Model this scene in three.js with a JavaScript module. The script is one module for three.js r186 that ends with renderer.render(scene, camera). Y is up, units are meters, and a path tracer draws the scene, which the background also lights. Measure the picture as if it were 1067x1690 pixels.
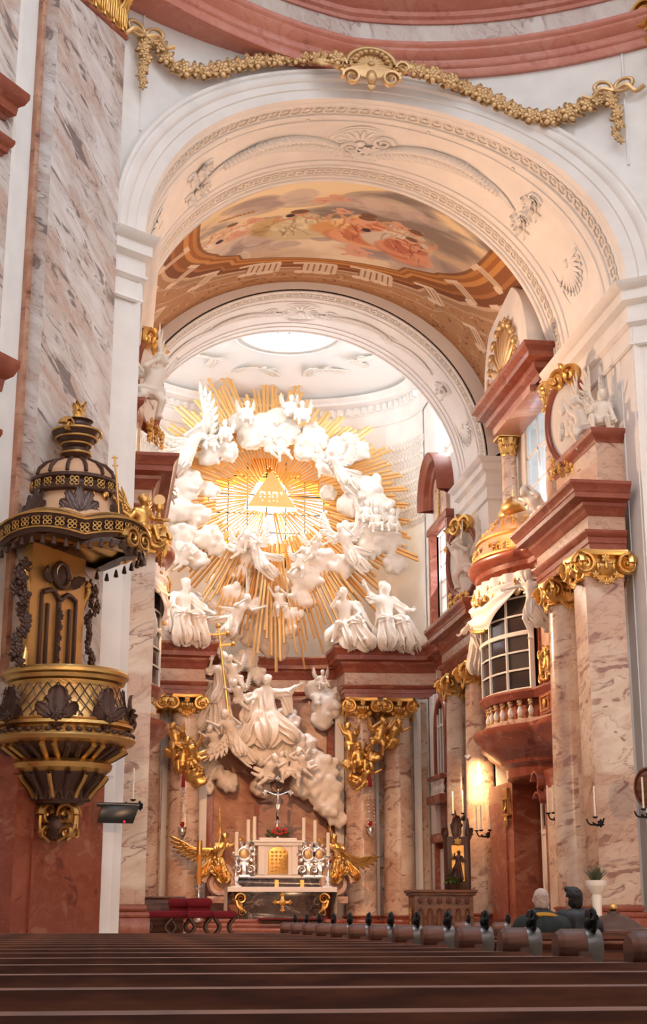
import * as THREE from 'three';
import { mergeGeometries, mergeVertices, toCreasedNormals } from 'three/addons/utils/BufferGeometryUtils.js';
import { RectAreaLightUniformsLib } from 'three/addons/lights/RectAreaLightUniformsLib.js';

// ---------------------------------------------------------------- camera, sky, light, exposure
RectAreaLightUniformsLib.init();
const scene = new THREE.Scene();
const FOC = 2500, YAW = THREE.MathUtils.degToRad(8.1), PITCH = Math.atan(715 / FOC);
const EYE = new THREE.Vector3(-6.5, 1.05, 0);
const camera = new THREE.PerspectiveCamera(2 * Math.atan(845 / FOC) * 180 / Math.PI, 1067 / 1690, 0.1, 300);
camera.position.copy(EYE);
camera.lookAt(EYE.clone().add(new THREE.Vector3(Math.sin(YAW) * Math.cos(PITCH), Math.sin(PITCH), -Math.cos(YAW) * Math.cos(PITCH))));
camera.setViewOffset(1067, 1690, 0, 45, 1067, 1690);
const renderer = new THREE.WebGLRenderer({ antialias: true });
renderer.toneMapping = THREE.LinearToneMapping;
renderer.toneMappingExposure = 1.17;
renderer.shadowMap.enabled = true;
scene.background = new THREE.Color(0.94, 0.96, 1.0);
scene.backgroundIntensity = 2.5;

// daylight that enters by the openings of the building: one area light in each opening, facing inwards
function daylight(name, x, y, z, w, h, tx, ty, tz, power, color = 0xdce8ff) {
  const l = new THREE.RectAreaLight(color, power, w, h);
  l.name = name; l.position.set(x, y, z); l.lookAt(tx, ty, tz); scene.add(l); return l;
}
daylight('nave_dome_daylight', 0, 43.2, -14, 13, 13, 0, 0, -14.01, 8.5);
for (const s of [-1, 1]) for (const z of [-24, -8]) daylight('nave_window_daylight', s * 13.8, 27.5, z, 3.4, 6.5, 0, 23, z - 6, 3.2);
daylight('nave_rear_window_daylight', 0, 17, 7.6, 8, 10, 0, 16, -36, 0.6, 0xdce8ff);
daylight('apse_lantern_daylight', 0.3, 30.4, -58.4, 3.4, 3.4, 0.3, 0, -58.41, 110, 0xe6efff);
for (const s of [-1, 1]) daylight('apse_side_daylight', s * 6.42, 14.6, -56.6, 2.6, 4.6, 0, 18.5, -58.6, 2.5, 0xe6efff);
for (const s of [-1, 1]) daylight('apse_added_window_light', s * 6.3, 20.0, -55.6, 2.2, 2.8, -s * 0.5, 25.2, -59.5, 18, 0xe6efff);  // fill lights of two added, unseen windows, aimed up to brighten the apse dome
daylight('triangle_window_daylight', 0.1, 18.1, -64.6, 4.2, 3.0, 0.1, 17.6, -50, 10, 0xfff0d0);
for (const s of [-1, 1]) daylight('chancel_window_daylight', s * 7.25, 14.7, -45.0, 2.6, 3.4, -s * 2, 13.4, -45.2, 3.4, 0xdfe8ff);

// ---------------------------------------------------------------- helpers
const V = (x, y, z) => new THREE.Vector3(x, y, z);
const PI = Math.PI, TAU = 2 * PI, sin = Math.sin, cos = Math.cos;
const lerp = (a, b, t) => a + (b - a) * t, clamp = (x, a = 0, b = 1) => Math.min(b, Math.max(a, x));
const smooth = (a, b, x) => { const t = clamp((x - a) / (b - a)); return t * t * (3 - 2 * t); };
function rng(seed) { let s = seed * 7919 + 17; return () => { s = (s + 0x6d2b79f5) | 0; let t = Math.imul(s ^ (s >>> 15), 1 | s); t = (t + Math.imul(t ^ (t >>> 7), 61 | t)) ^ t; return ((t ^ (t >>> 14)) >>> 0) / 4294967296; }; }
const hash = (() => { const r = rng(5), a = new Float32Array(65536); for (let i = 0; i < 65536; i++) a[i] = r(); return a; })();
function noise2(x, y, sd = 0) {
  const xi = Math.floor(x), yi = Math.floor(y), fx = x - xi, fy = y - yi, u = fx * fx * (3 - 2 * fx), v = fy * fy * (3 - 2 * fy);
  const h = (i, j) => hash[((i * 157 + j * 8111 + sd * 1237) & 65535)];
  return lerp(lerp(h(xi, yi), h(xi + 1, yi), u), lerp(h(xi, yi + 1), h(xi + 1, yi + 1), u), v) * 2 - 1;
}
function noise3(x, y, z, sd = 0) {
  const zi = Math.floor(z), f = z - zi, w = f * f * (3 - 2 * f);
  return lerp(noise2(x + zi * 17.3, y + zi * 5.7, sd), noise2(x + (zi + 1) * 17.3, y + (zi + 1) * 5.7, sd), w);
}
function fbm(x, y, o = 4, sd = 0) { let a = 0.5, s = 0; for (let i = 0; i < o; i++) { s += a * noise2(x, y, sd + i * 3); x = x * 2.03 + 3.1; y = y * 2.03 + 1.7; a *= 0.5; } return s; }

const taken = {};
function numbered(n) { if (!(n in taken)) { taken[n] = 0; return n; } return n + '_' + String(++taken[n]).padStart(3, '0'); }
function sh(m) { m.castShadow = true; m.receiveShadow = true; return m; }
function thing(name, label, category, pos = [0, 0, 0], turn = 0, group) {
  const o = new THREE.Group(); o.name = numbered(name); o.position.set(...pos); o.rotation.y = turn;
  o.userData = { label, category }; if (group) o.userData.group = group; scene.add(o); return o;
}
function part(name, geo, mat, parent, label) { const m = sh(new THREE.Mesh(geo, mat)); m.name = name; if (label) m.userData.label = label; parent.add(m); return m; }
function solo(name, geo, mat, label, category, pos = [0, 0, 0], turn = 0, group) {
  const m = sh(new THREE.Mesh(geo, mat)); m.name = numbered(name); m.position.set(...pos); m.rotation.y = turn;
  m.userData = { label, category }; if (group) m.userData.group = group; scene.add(m); return m;
}
function struct(name, geo, mat, label, parent = scene) {
  const m = geo ? sh(new THREE.Mesh(geo, mat)) : new THREE.Group(); m.name = name; if (parent === scene) { m.userData = { kind: 'structure', label, category: name.replace(/_.*/, '') }; } parent.add(m); return m;
}
let trimNo = 0;
const trim = (geo, mat, label) => struct('trim_' + (++trimNo), geo, mat, label);
function copyOf(o, pos, turn, label, flip) {
  const c = o.clone(); c.name = numbered(o.name.replace(/_\d{3}$/, '')); c.userData = { ...o.userData }; if (label) c.userData.label = label;
  c.position.set(...pos); c.rotation.y = turn; if (flip) c.scale.x *= -1; scene.add(c); return c;
}

// ---- geometry
const NI = (g) => (g.index ? g.toNonIndexed() : g);
function merge(list) {
  const l = list.flat(9).filter(Boolean).map((g) => { g = NI(g); const o = new THREE.BufferGeometry(); o.setAttribute('position', g.attributes.position); o.setAttribute('normal', g.attributes.normal); o.setAttribute('uv', g.attributes.uv || new THREE.BufferAttribute(new Float32Array(g.attributes.position.count * 2), 2)); return o; });
  return l.length === 1 ? l[0] : mergeGeometries(l);
}
function boxUV(g, s = 1, ou = 0, ov = 0) {
  g = NI(g); const p = g.attributes.position, uv = new Float32Array(p.count * 2), a = V(), b = V(), c = V();
  for (let i = 0; i < p.count; i += 3) {
    a.fromBufferAttribute(p, i); b.fromBufferAttribute(p, i + 1).sub(a); c.fromBufferAttribute(p, i + 2).sub(a); b.cross(c);
    const X = Math.abs(b.x), Y = Math.abs(b.y), Z = Math.abs(b.z);
    for (let k = 0; k < 3; k++) {
      const x = p.getX(i + k), y = p.getY(i + k), z = p.getZ(i + k);
      const q = Y > X && Y > Z ? [x, z] : X > Z ? [z, y] : [x, y]; uv[(i + k) * 2] = q[0] * s + ou; uv[(i + k) * 2 + 1] = q[1] * s + ov;
    }
  }
  g.setAttribute('uv', new THREE.BufferAttribute(uv, 2)); return g;
}
const at = (g, x = 0, y = 0, z = 0, rx = 0, ry = 0, rz = 0, s = 1) => {
  g = g.clone(); if (s !== 1) { if (Array.isArray(s)) g.scale(...s); else g.scale(s, s, s); }
  if (rx) g.rotateX(rx); if (ry) g.rotateY(ry); if (rz) g.rotateZ(rz); g.translate(x, y, z); return g;
};
function box(w, h, d, x = 0, y = 0, z = 0, bev = 0) { // y is the bottom
  let g;
  if (bev > 0) {
    const s = new THREE.Shape(); const a = w / 2 - bev, b = d / 2 - bev; s.moveTo(-a, -b); s.lineTo(a, -b); s.lineTo(a, b); s.lineTo(-a, b); s.closePath();
    g = new THREE.ExtrudeGeometry(s, { depth: h - 2 * bev, bevelEnabled: true, bevelSize: bev, bevelThickness: bev, bevelSegments: 2 }); g.rotateX(-PI / 2); g.translate(0, bev, 0); g = toCreasedNormals(g, 0.5);
  } else { g = new THREE.BoxGeometry(w, h, d); g.translate(0, h / 2, 0); }
  g.translate(x, y, z); return boxUV(g);
}
// grid surface from a function of two indices
function grid(fn, nu, nv, crease = 0.7, uvf) {
  const pos = [], uv = [], idx = [], p = V();
  for (let i = 0; i <= nu; i++) for (let j = 0; j <= nv; j++) { fn(i / nu, j / nv, p, i, j); pos.push(p.x, p.y, p.z); const q = uvf ? uvf(i / nu, j / nv, i, j, p) : [i / nu, j / nv]; uv.push(q[0], q[1]); }
  for (let i = 0; i < nu; i++) for (let j = 0; j < nv; j++) { const a = i * (nv + 1) + j, b = a + nv + 1; idx.push(a, b, a + 1, b, b + 1, a + 1); }
  const g = new THREE.BufferGeometry(); g.setAttribute('position', new THREE.Float32BufferAttribute(pos, 3)); g.setAttribute('uv', new THREE.Float32BufferAttribute(uv, 2)); g.setIndex(idx);
  g.computeVertexNormals(); return crease ? toCreasedNormals(g, crease) : NI(g);
}
// horizontal mitred sweep: plan path [[x,z]...], profile [[out,up]...] (out = left of the path's direction), level y
function sweep(path, prof, y = 0, close = false, crease = 0.6) {
  const n = path.length, pts = [], nor = [];
  for (let i = 0; i < n; i++) {
    const a = close ? path[(i - 1 + n) % n] : path[Math.max(0, i - 1)], b = path[i], c = close ? path[(i + 1) % n] : path[Math.min(n - 1, i + 1)];
    let d1 = [b[0] - a[0], b[1] - a[1]], d2 = [c[0] - b[0], c[1] - b[1]];
    const l1 = Math.hypot(...d1), l2 = Math.hypot(...d2); if (l1 < 1e-9) d1 = d2; if (l2 < 1e-9) d2 = d1;
    const m1 = Math.hypot(...d1), m2 = Math.hypot(...d2), n1 = [d1[1] / m1, -d1[0] / m1], n2 = [d2[1] / m2, -d2[0] / m2];
    const k = 1 + n1[0] * n2[0] + n1[1] * n2[1]; nor.push([(n1[0] + n2[0]) / Math.max(0.25, k), (n1[1] + n2[1]) / Math.max(0.25, k)]);
  }
  const m = prof.length, nn = close ? n : n - 1; let len = [0], pl = [0];
  for (let i = 1; i <= nn; i++) len.push(len[i - 1] + Math.hypot(path[i % n][0] - path[i - 1][0], path[i % n][1] - path[i - 1][1]));
  for (let j = 1; j < m; j++) pl.push(pl[j - 1] + Math.hypot(prof[j][0] - prof[j - 1][0], prof[j][1] - prof[j - 1][1]));
  const g = grid((u, v, p, i, j) => { const a = path[i % n], b = nor[i % n]; p.set(a[0] + b[0] * prof[j][0], y + prof[j][1], a[1] + b[1] * prof[j][0]); }, nn, m - 1, crease, (u, v, i, j) => [len[i], pl[j]]);
  if (close) return g;
  const caps = [0, n - 1].map((i) => {
    const s = new THREE.Shape(prof.map(([o, h]) => new THREE.Vector2(o, h))), c = new THREE.ShapeGeometry(s), q = c.attributes.position;
    for (let k = 0; k < q.count; k++) { const o = q.getX(k), h = q.getY(k); q.setXYZ(k, path[i][0] + nor[i][0] * o, y + h, path[i][1] + nor[i][1] * o); }
    c.computeVertexNormals(); return c;
  });
  return merge([g, ...caps]);
}
function lathe(pts, seg = 24, crease = 0.6, a0 = 0, al = TAU) {
  const g = new THREE.LatheGeometry(pts.map(([r, y]) => new THREE.Vector2(Math.max(r, 1e-4), y)), seg, a0, al), uv = g.attributes.uv, p = g.attributes.position;
  for (let i = 0; i < uv.count; i++) { const r = Math.hypot(p.getX(i), p.getZ(i)); uv.setXY(i, uv.getX(i) * al * Math.max(0.2, r), p.getY(i)); }
  return toCreasedNormals(g, crease);
}
function spline(pts, n = 24) { return new THREE.CatmullRomCurve3(pts.map((p) => (p.isVector3 ? p : V(...p)))).getPoints(n); }
// tube with radius along the way
function tube(pts, r, seg = 6, n = 0) {
  const c = n ? spline(pts, n) : pts.map((p) => (p.isVector3 ? p : V(...p))), m = c.length, rf = typeof r === 'function' ? r : () => r;
  const T = c.map((_, i) => c[Math.min(m - 1, i + 1)].clone().sub(c[Math.max(0, i - 1)]).normalize());
  let N = Math.abs(T[0].y) > 0.9 ? V(1, 0, 0) : V(0, 1, 0); const fr = [];
  for (let i = 0; i < m; i++) { N = N.clone().addScaledVector(T[i], -N.dot(T[i])).normalize(); fr.push([N, T[i].clone().cross(N)]); }
  return grid((u, v, p, i, j) => {
    const k = Math.min(m - 1, Math.max(0, i - 1)), a = j / seg * TAU, q = i === 0 || i === m + 1 ? 0 : rf(k / (m - 1));
    p.copy(c[k]).addScaledVector(fr[k][0], cos(a) * q).addScaledVector(fr[k][1], sin(a) * q);
  }, m + 1, seg, 0.9, (u, v) => [u * 2, v * 0.3]);
}
function ball(x, y, z, rx, ry = rx, rz = rx, n = 10) { const g = new THREE.SphereGeometry(1, n, Math.max(5, n * 0.7 | 0)); g.scale(rx, ry, rz); g.translate(x, y, z); return g; }
function extr(shape, depth, bev = 0, opt = {}) { return toCreasedNormals(new THREE.ExtrudeGeometry(shape, { depth: depth - 2 * bev, bevelEnabled: bev > 0, bevelSize: bev, bevelThickness: bev, bevelSegments: 2, curveSegments: 12, ...opt }).translate(0, 0, bev), 0.6); }
const shapeOf = (pts) => new THREE.Shape(pts.map(([x, y]) => new THREE.Vector2(x, y)));
// put a geometry modelled around +y (bottom at the origin) onto the line from a to b
function along(g, a, b) { const q = new THREE.Quaternion().setFromUnitVectors(V(0, 1, 0), b.clone().sub(a).normalize()); g = g.clone().applyQuaternion(q); g.translate(a.x, a.y, a.z); return g; }
// spiral volute in the xy plane
function volute(r0, turns = 2.2, w = 0.12, th = 0.05, dir = 1) {
  const pts = []; for (let i = 0; i <= 30; i++) { const t = i / 30, a = t * turns * TAU, r = r0 * (1 - t * 0.86); pts.push(V(dir * cos(a) * r, sin(a) * r, 0.03 * t)); }
  return at(tube(pts, (t) => w * r0 * (1 - 0.55 * t), 6), 0, 0, 0, 0, 0, 0, [1, 1, th / (w * r0)]);
}
// acanthus leaf: stands on the origin, height h, curls towards +z
function leaf(h, w, curl = 0.35, lobes = 4) {
  const thick = w * 0.12;
  return merge([grid((u, v, p) => {
    const s = v * 2 - 1, env = Math.pow(Math.sin(PI * clamp(u * 0.86 + 0.12)), 0.7), lob = 1 - 0.28 * Math.abs(sin(u * PI * lobes)), x = s * w * 0.5 * env * (Math.abs(s) > 0.6 ? lob : 1);
    const c = curl * h * (u * u * u * 0.9), up = h * (u - 0.18 * Math.pow(u, 6));
    p.set(x, up, c + thick * (1 - s * s) * (1 - u) + Math.cos(s * 9) * thick * 0.35);
  }, 10, 8, 1.2)]);
}
// rose: ball of petals facing +z
const rosette = (() => { const c = {}; return (r, n = 6) => c[r + '_' + n] || (c[r + '_' + n] = merge([ball(0, 0, r * 0.25, r * 0.3, r * 0.3, r * 0.3, 7), ...Array.from({ length: n }, (_, i) => at(ball(0, r * 0.58, 0, r * 0.36, r * 0.46, r * 0.22, 7), 0, 0, r * 0.1, 0, 0, i / n * TAU)), ...Array.from({ length: n }, (_, i) => at(ball(0, r * 0.33, r * 0.18, r * 0.25, r * 0.3, r * 0.16, 6), 0, 0, r * 0.1, 0, 0, (i + 0.5) / n * TAU))])); })();
// ---- distance-field modelling: prims are splatted into a grid, surface nets mesh it
class Field {
  constructor(min, max, cell) { this.min = min; this.c = cell; this.n = [0, 1, 2].map((i) => Math.ceil((max[i] - min[i]) / cell) + 2); this.f = new Float32Array(this.n[0] * this.n[1] * this.n[2]).fill(9); }
  splat(lo, hi, d, k = 0.03, sub = false) {
    const { min, c, n, f } = this, m = k + c * 2.5, a = [], b = [];
    for (let i = 0; i < 3; i++) { a.push(Math.max(0, Math.floor((lo[i] - m - min[i]) / c))); b.push(Math.min(n[i] - 1, Math.ceil((hi[i] + m - min[i]) / c))); }
    for (let z = a[2]; z <= b[2]; z++) for (let y = a[1]; y <= b[1]; y++) for (let x = a[0]; x <= b[0]; x++) {
      const q = (z * n[1] + y) * n[0] + x, v = d(min[0] + x * c, min[1] + y * c, min[2] + z * c);
      if (sub) { const h = clamp(0.5 - 0.5 * (f[q] + v) / k); f[q] = lerp(f[q], -v, h) + k * h * (1 - h); } else if (v < f[q] + k * 2) { const h = clamp(0.5 + 0.5 * (f[q] - v) / k); f[q] = lerp(f[q], v, h) - k * h * (1 - h); }
    }
    return this;
  }
  ell(x, y, z, rx, ry = rx, rz = rx, k = 0.03, sub = false) { const r = Math.min(rx, ry, rz); return this.splat([x - rx, y - ry, z - rz], [x + rx, y + ry, z + rz], (X, Y, Z) => { const a = (X - x) / rx, b = (Y - y) / ry, c = (Z - z) / rz, l = Math.sqrt(a * a + b * b + c * c); return (l - 1) * r; }, k, sub); }
  // tapered capsule; fold = [amplitude, folds around, twist] makes draped cloth
  cone(a, b, ra, rb, k = 0.03, fold = null) {
    const [ax, ay, az] = a, bx = b[0] - ax, by = b[1] - ay, bz = b[2] - az, bb = bx * bx + by * by + bz * bz + 1e-9, R = Math.max(ra, rb) * (fold ? 1.2 : 1), L = Math.sqrt(bb);
    let ux = by, uy = -bx, uz = 0; if (Math.hypot(ux, uy) < 1e-4 * L) { ux = 1; uy = 0; } const ul = Math.hypot(ux, uy, uz); ux /= ul; uy /= ul; const wx = (by * uz - bz * uy) / L, wy = (bz * ux - bx * uz) / L, wz = (bx * uy - by * ux) / L;
    return this.splat([0, 1, 2].map((i) => Math.min(a[i], b[i]) - R), [0, 1, 2].map((i) => Math.max(a[i], b[i]) + R), (X, Y, Z) => {
      const px = X - ax, py = Y - ay, pz = Z - az, t = clamp((px * bx + py * by + pz * bz) / bb), dx = px - bx * t, dy = py - by * t, dz = pz - bz * t; let r = ra + (rb - ra) * t;
      if (fold) { const th = Math.atan2(dx * wx + dy * wy + dz * wz, dx * ux + dy * uy + dz * uz); r += fold[0] * (0.35 + 0.65 * t) * (sin(th * fold[1] + (fold[2] || 0) * t + 1.7 * sin(th * 2 + t * 3)) * 0.8 + 0.4 * sin(th * fold[1] * 1.9 + 5 * t)); }
      return Math.sqrt(dx * dx + dy * dy + dz * dz) - r;
    }, k);
  }
  noise(amp, freq, sd = 0) { const { min, c, n, f } = this; for (let z = 0, q = 0; z < n[2]; z++) for (let y = 0; y < n[1]; y++) for (let x = 0; x < n[0]; x++, q++) if (Math.abs(f[q]) < 0.4 + amp) { const X = (min[0] + x * c) * freq, Y = (min[1] + y * c) * freq, Z = (min[2] + z * c) * freq; f[q] += amp * noise3(X, Y, Z, sd); } return this; }
  mesh() {
    const { min, c, n, f } = this, [nx, ny, nz] = n, id = new Int32Array(f.length).fill(-1), pos = [], idx = [];
    for (let i = 0; i < f.length; i++) { const x = i % nx, y = (i / nx | 0) % ny, z = i / (nx * ny) | 0; if (!x || !y || !z || x === nx - 1 || y === ny - 1 || z === nz - 1) f[i] = Math.max(f[i], 0.001); }
    const off = [0, 1, nx, nx + 1, nx * ny, nx * ny + 1, nx * ny + nx, nx * ny + nx + 1];
    const edges = [[0, 1], [2, 3], [4, 5], [6, 7], [0, 2], [1, 3], [4, 6], [5, 7], [0, 4], [1, 5], [2, 6], [3, 7]];
    for (let z = 0; z < nz - 1; z++) for (let y = 0; y < ny - 1; y++) for (let x = 0; x < nx - 1; x++) {
      const q = (z * ny + y) * nx + x; let m = 0; for (let k = 0; k < 8; k++) if (f[q + off[k]] < 0) m |= 1 << k; if (m === 0 || m === 255) continue;
      let sx = 0, sy = 0, sz = 0, ct = 0;
      for (const [a, b] of edges) { if (((m >> a) & 1) === ((m >> b) & 1)) continue; const fa = f[q + off[a]], fb = f[q + off[b]], t = fa / (fa - fb); sx += (a & 1) + ((b & 1) - (a & 1)) * t; sy += ((a >> 1) & 1) + (((b >> 1) & 1) - ((a >> 1) & 1)) * t; sz += (a >> 2) + ((b >> 2) - (a >> 2)) * t; ct++; }
      id[q] = pos.length / 3; pos.push(min[0] + (x + sx / ct) * c, min[1] + (y + sy / ct) * c, min[2] + (z + sz / ct) * c);
    }
    const sy_ = nx, sz_ = nx * ny;
    for (let z = 1; z < nz - 1; z++) for (let y = 1; y < ny - 1; y++) for (let x = 1; x < nx - 1; x++) {
      const q = z * sz_ + y * sy_ + x, s = f[q] < 0;
      const quad = (a, b, cc, d) => { if (s) idx.push(a, b, cc, a, cc, d); else idx.push(a, cc, b, a, d, cc); };
      if (s !== f[q + 1] < 0) quad(id[q], id[q - sy_], id[q - sy_ - sz_], id[q - sz_]) ;
      if (s !== f[q + sy_] < 0) quad(id[q], id[q - sz_], id[q - sz_ - 1], id[q - 1]);
      if (s !== f[q + sz_] < 0) quad(id[q], id[q - 1], id[q - 1 - sy_], id[q - sy_]);
    }
    const g = new THREE.BufferGeometry(); g.setAttribute('position', new THREE.Float32BufferAttribute(pos, 3)); g.setIndex(idx.map((v) => Math.max(0, v))); 
    g.computeVertexNormals(); return boxUVi(g);
  }
}
function boxUVi(g) { const p = g.attributes.position, uv = new Float32Array(p.count * 2); for (let i = 0; i < p.count; i++) { uv[i * 2] = p.getX(i) + p.getZ(i) * 0.7; uv[i * 2 + 1] = p.getY(i); } g.setAttribute('uv', new THREE.BufferAttribute(uv, 2)); return g; }
// ---------------------------------------------------------------- materials
function dataTex(N, M, fn, srgb = true) {
  const d = new Uint8Array(N * M * 4), o = [0, 0, 0];
  for (let j = 0; j < M; j++) for (let i = 0; i < N; i++) { fn(i / N, j / M, o); const q = (j * N + i) * 4; d[q] = clamp(o[0], 0, 255); d[q + 1] = clamp(o[1], 0, 255); d[q + 2] = clamp(o[2], 0, 255); d[q + 3] = 255; }
  const t = new THREE.DataTexture(d, N, M); t.magFilter = THREE.LinearFilter; t.minFilter = THREE.LinearMipmapLinearFilter; t.generateMipmaps = true; t.wrapS = t.wrapT = THREE.MirroredRepeatWrapping; if (srgb) t.colorSpace = THREE.SRGBColorSpace; t.needsUpdate = true; return t;
}
const mix3 = (o, c, t) => { o[0] = lerp(o[0], c[0], t); o[1] = lerp(o[1], c[1], t); o[2] = lerp(o[2], c[2], t); };
// size: metres covered by the texture; st: stretch of the veins along their direction; rot: their direction
function marble(N, size, sd, { base, blotch, deep, vein, pale, rot = 0, st = 2, scale = 1, dens = 0.5, veins = 1, fleck = 0, patch = null }) {
  const c = cos(rot), s = sin(rot);
  const raw = (u, v, o) => {
    const X = u * size * scale, Y = v * size * scale, x = (c * X + s * Y) / st, y = -s * X + c * Y;
    const wx = fbm(x * 1.1 + 7, y * 1.1, 3, sd), wy = fbm(x * 1.1, y * 1.1 + 9, 3, sd + 5);
    const n1 = fbm(x * 0.9 + wx * 1.3, y * 0.9 + wy * 1.3, 4, sd + 11), n2 = fbm(x * 2.1 + wx * 2, y * 2.1 + wy * 2, 4, sd + 23), n3 = fbm(x * 6 + wy * 3, y * 6 + wx * 3, 3, sd + 31);
    o[0] = base[0]; o[1] = base[1]; o[2] = base[2];
    mix3(o, blotch, smooth(-0.05, 0.35, n1)); mix3(o, pale, smooth(0.05, 0.42, -n1 + n3 * 0.25) * 0.8);
    mix3(o, deep, smooth(0.62 - dens * 0.5, 0.8 - dens * 0.45, n2 + n3 * 0.35 + 0.25 * n1) * 0.75);
    if (patch) mix3(o, patch, smooth(0.24, 0.4, fbm(x * 1.7 + 4 + wy, y * 1.7 + wx, 4, sd + 71)) * 0.32);
    const vn = Math.exp(-Math.abs(n2 + 0.12 * n3) * 34) * smooth(-0.1, 0.25, fbm(x * 0.7, y * 0.7, 2, sd + 41)); mix3(o, vein, vn * veins * 0.85);
    const v2 = Math.exp(-Math.abs(n3 + 0.3 * n1) * 22) * smooth(0.0, 0.3, n1 + 0.15); mix3(o, vein, v2 * veins * 0.35);
    if (fleck) { const f = noise2(x * 26, y * 26, sd + 51); mix3(o, pale, smooth(0.72, 0.9, f) * fleck); }
  };
  const a = [0, 0, 0], mg = 0.12, rowMix = (u, v, o) => { raw(u, v, o); if (u > 1 - mg) { raw(u - 1, v, a); mix3(o, a, smooth(1 - mg, 1, u)); } }, b = [0, 0, 0];
  const t = dataTex(N, N, (u, v, o) => { rowMix(u, v, o); if (v > 1 - mg) { rowMix(u, v - 1, b); mix3(o, b, smooth(1 - mg, 1, v)); } const g = noise2(u * N * 0.5, v * N * 0.5, sd + 60) * 4; o[0] += g; o[1] += g; o[2] += g; });
  t.wrapS = t.wrapT = THREE.RepeatWrapping; t.repeat.set(1 / size, 1 / size); return t;
}
const lin = (c) => new THREE.Color(c);
const std = (color, roughness = 0.6, metalness = 0, extra = {}) => new THREE.MeshStandardMaterial({ color, roughness, metalness, side: THREE.DoubleSide, ...extra });
const phys = (color, roughness, extra = {}) => new THREE.MeshPhysicalMaterial({ color, roughness, side: THREE.DoubleSide, ...extra });
const plasterBump = (() => { const t = dataTex(256, 256, (u, v, o) => { const g = 128 + 70 * fbm(u * 24, v * 24, 4, 3); o[0] = o[1] = o[2] = g; }, false); t.repeat.set(0.5, 0.5); return t; })();
const plasterTex = (() => { const t = dataTex(512, 512, (u, v, o) => { const g = fbm(u * 7, v * 7, 5, 8) * 9, h = fbm(u * 2, v * 2, 3, 19) * 6; o[0] = 236 + g + h; o[1] = 231 + g + h * 0.9; o[2] = 224 + g + h * 0.7; }); t.repeat.set(0.25, 0.25); return t; })();
const MT = {};
MT.white = std(0xffffff, 0.75, 0, { map: plasterTex });
MT.stucco = std(0xe9e0d3, 0.7, 0);                                  // relief on the vaults
MT.statue = std(0xe6dbcc, 0.5, 0);
MT.greyStatue = MT.statue;
const TX = {};
TX.pale = marble(768, 5, 3, { base: [216, 190, 167], blotch: [204, 168, 144], deep: [136, 96, 84], vein: [116, 82, 76], pale: [229, 211, 190], rot: 0.25, st: 2.2, scale: 1.35, dens: 0.58 });
TX.red = marble(768, 4, 17, { base: [140, 70, 50], blotch: [153, 82, 60], deep: [108, 52, 40], vein: [184, 128, 104], pale: [166, 98, 74], rot: 0.1, st: 1.6, scale: 1.6, dens: 0.4, veins: 0.45, fleck: 0.5, patch: [204, 168, 142] });
TX.pink = marble(512, 4, 27, { base: [196, 122, 102], blotch: [202, 134, 114], deep: [178, 104, 86], vein: [216, 164, 146], pale: [206, 142, 124], rot: 0.1, st: 1.6, scale: 1.6, dens: 0.4, veins: 0.4, fleck: 0.4 });
TX.pil = marble(1024, 6, 41, { base: [208, 198, 190], blotch: [196, 170, 154], deep: [112, 100, 98], vein: [100, 86, 86], pale: [226, 220, 216], rot: -0.62, st: 3.4, scale: 2.1, dens: 0.6, veins: 0.85 });
TX.altar = marble(768, 4, 53, { base: [188, 138, 110], blotch: [168, 110, 86], deep: [112, 70, 56], vein: [104, 66, 56], pale: [208, 166, 138], rot: 0.45, st: 3, scale: 1.6, dens: 0.55 });
TX.dark = marble(512, 3, 61, { base: [74, 62, 56], blotch: [60, 50, 46], deep: [44, 38, 36], vein: [196, 184, 172], pale: [96, 84, 76], rot: 0.2, st: 1.4, scale: 1.4, dens: 0.4, veins: 0.9 });
TX.wood = (() => { const t = dataTex(512, 512, (u, v, o) => { const y = v * 30 + fbm(u * 3, v * 9, 3, 4) * 2.2, g = Math.pow(0.5 + 0.5 * sin(y * 2 + fbm(u * 4, v * 60, 3, 9) * 2.4), 2), f = fbm(u * 30, v * 220, 2, 13); o[0] = 112 - 34 * g + f * 14; o[1] = 63 - 24 * g + f * 10; o[2] = 38 - 16 * g + f * 8; }); t.repeat.set(0.6, 0.6); return t; })();
const mm = (tex, r = 0.28, extra = {}) => std(0xffffff, r, 0, { map: tex, ...extra });
MT.pale = mm(TX.pale, 0.22); MT.red = mm(TX.red, 0.25); MT.pink = mm(TX.pink, 0.35); MT.pil = mm(TX.pil, 0.16); MT.altar = mm(TX.altar, 0.3); MT.dark = mm(TX.dark, 0.15); MT.wood = mm(TX.wood, 0.6);
MT.frieze = (() => { const t = marble(512, 5, 77, { base: [216, 204, 194], blotch: [206, 190, 180], deep: [172, 140, 130], vein: [150, 118, 112], pale: [226, 218, 210], rot: 1.2, st: 2.6, scale: 1.2, dens: 0.34 }); return mm(t, 0.3); })();
const goldBump = dataTex(256, 256, (u, v, o) => { o[0] = o[1] = o[2] = 128 + 90 * fbm(u * 18, v * 18, 4, 33); }, false);
MT.gold = std(new THREE.Color().setRGB(0.74, 0.44, 0.14), 0.36, 1, { bumpMap: goldBump, bumpScale: 0.006 });
MT.ray = std(new THREE.Color().setRGB(0.8, 0.48, 0.18), 0.45, 0.7);
MT.oldGold = std(new THREE.Color().setRGB(0.62, 0.38, 0.13), 0.36, 1, { bumpMap: goldBump, bumpScale: 0.008 });
MT.paleGold = std(new THREE.Color().setRGB(0.66, 0.44, 0.22), 0.45, 0.8, { bumpMap: goldBump, bumpScale: 0.008 });
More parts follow.
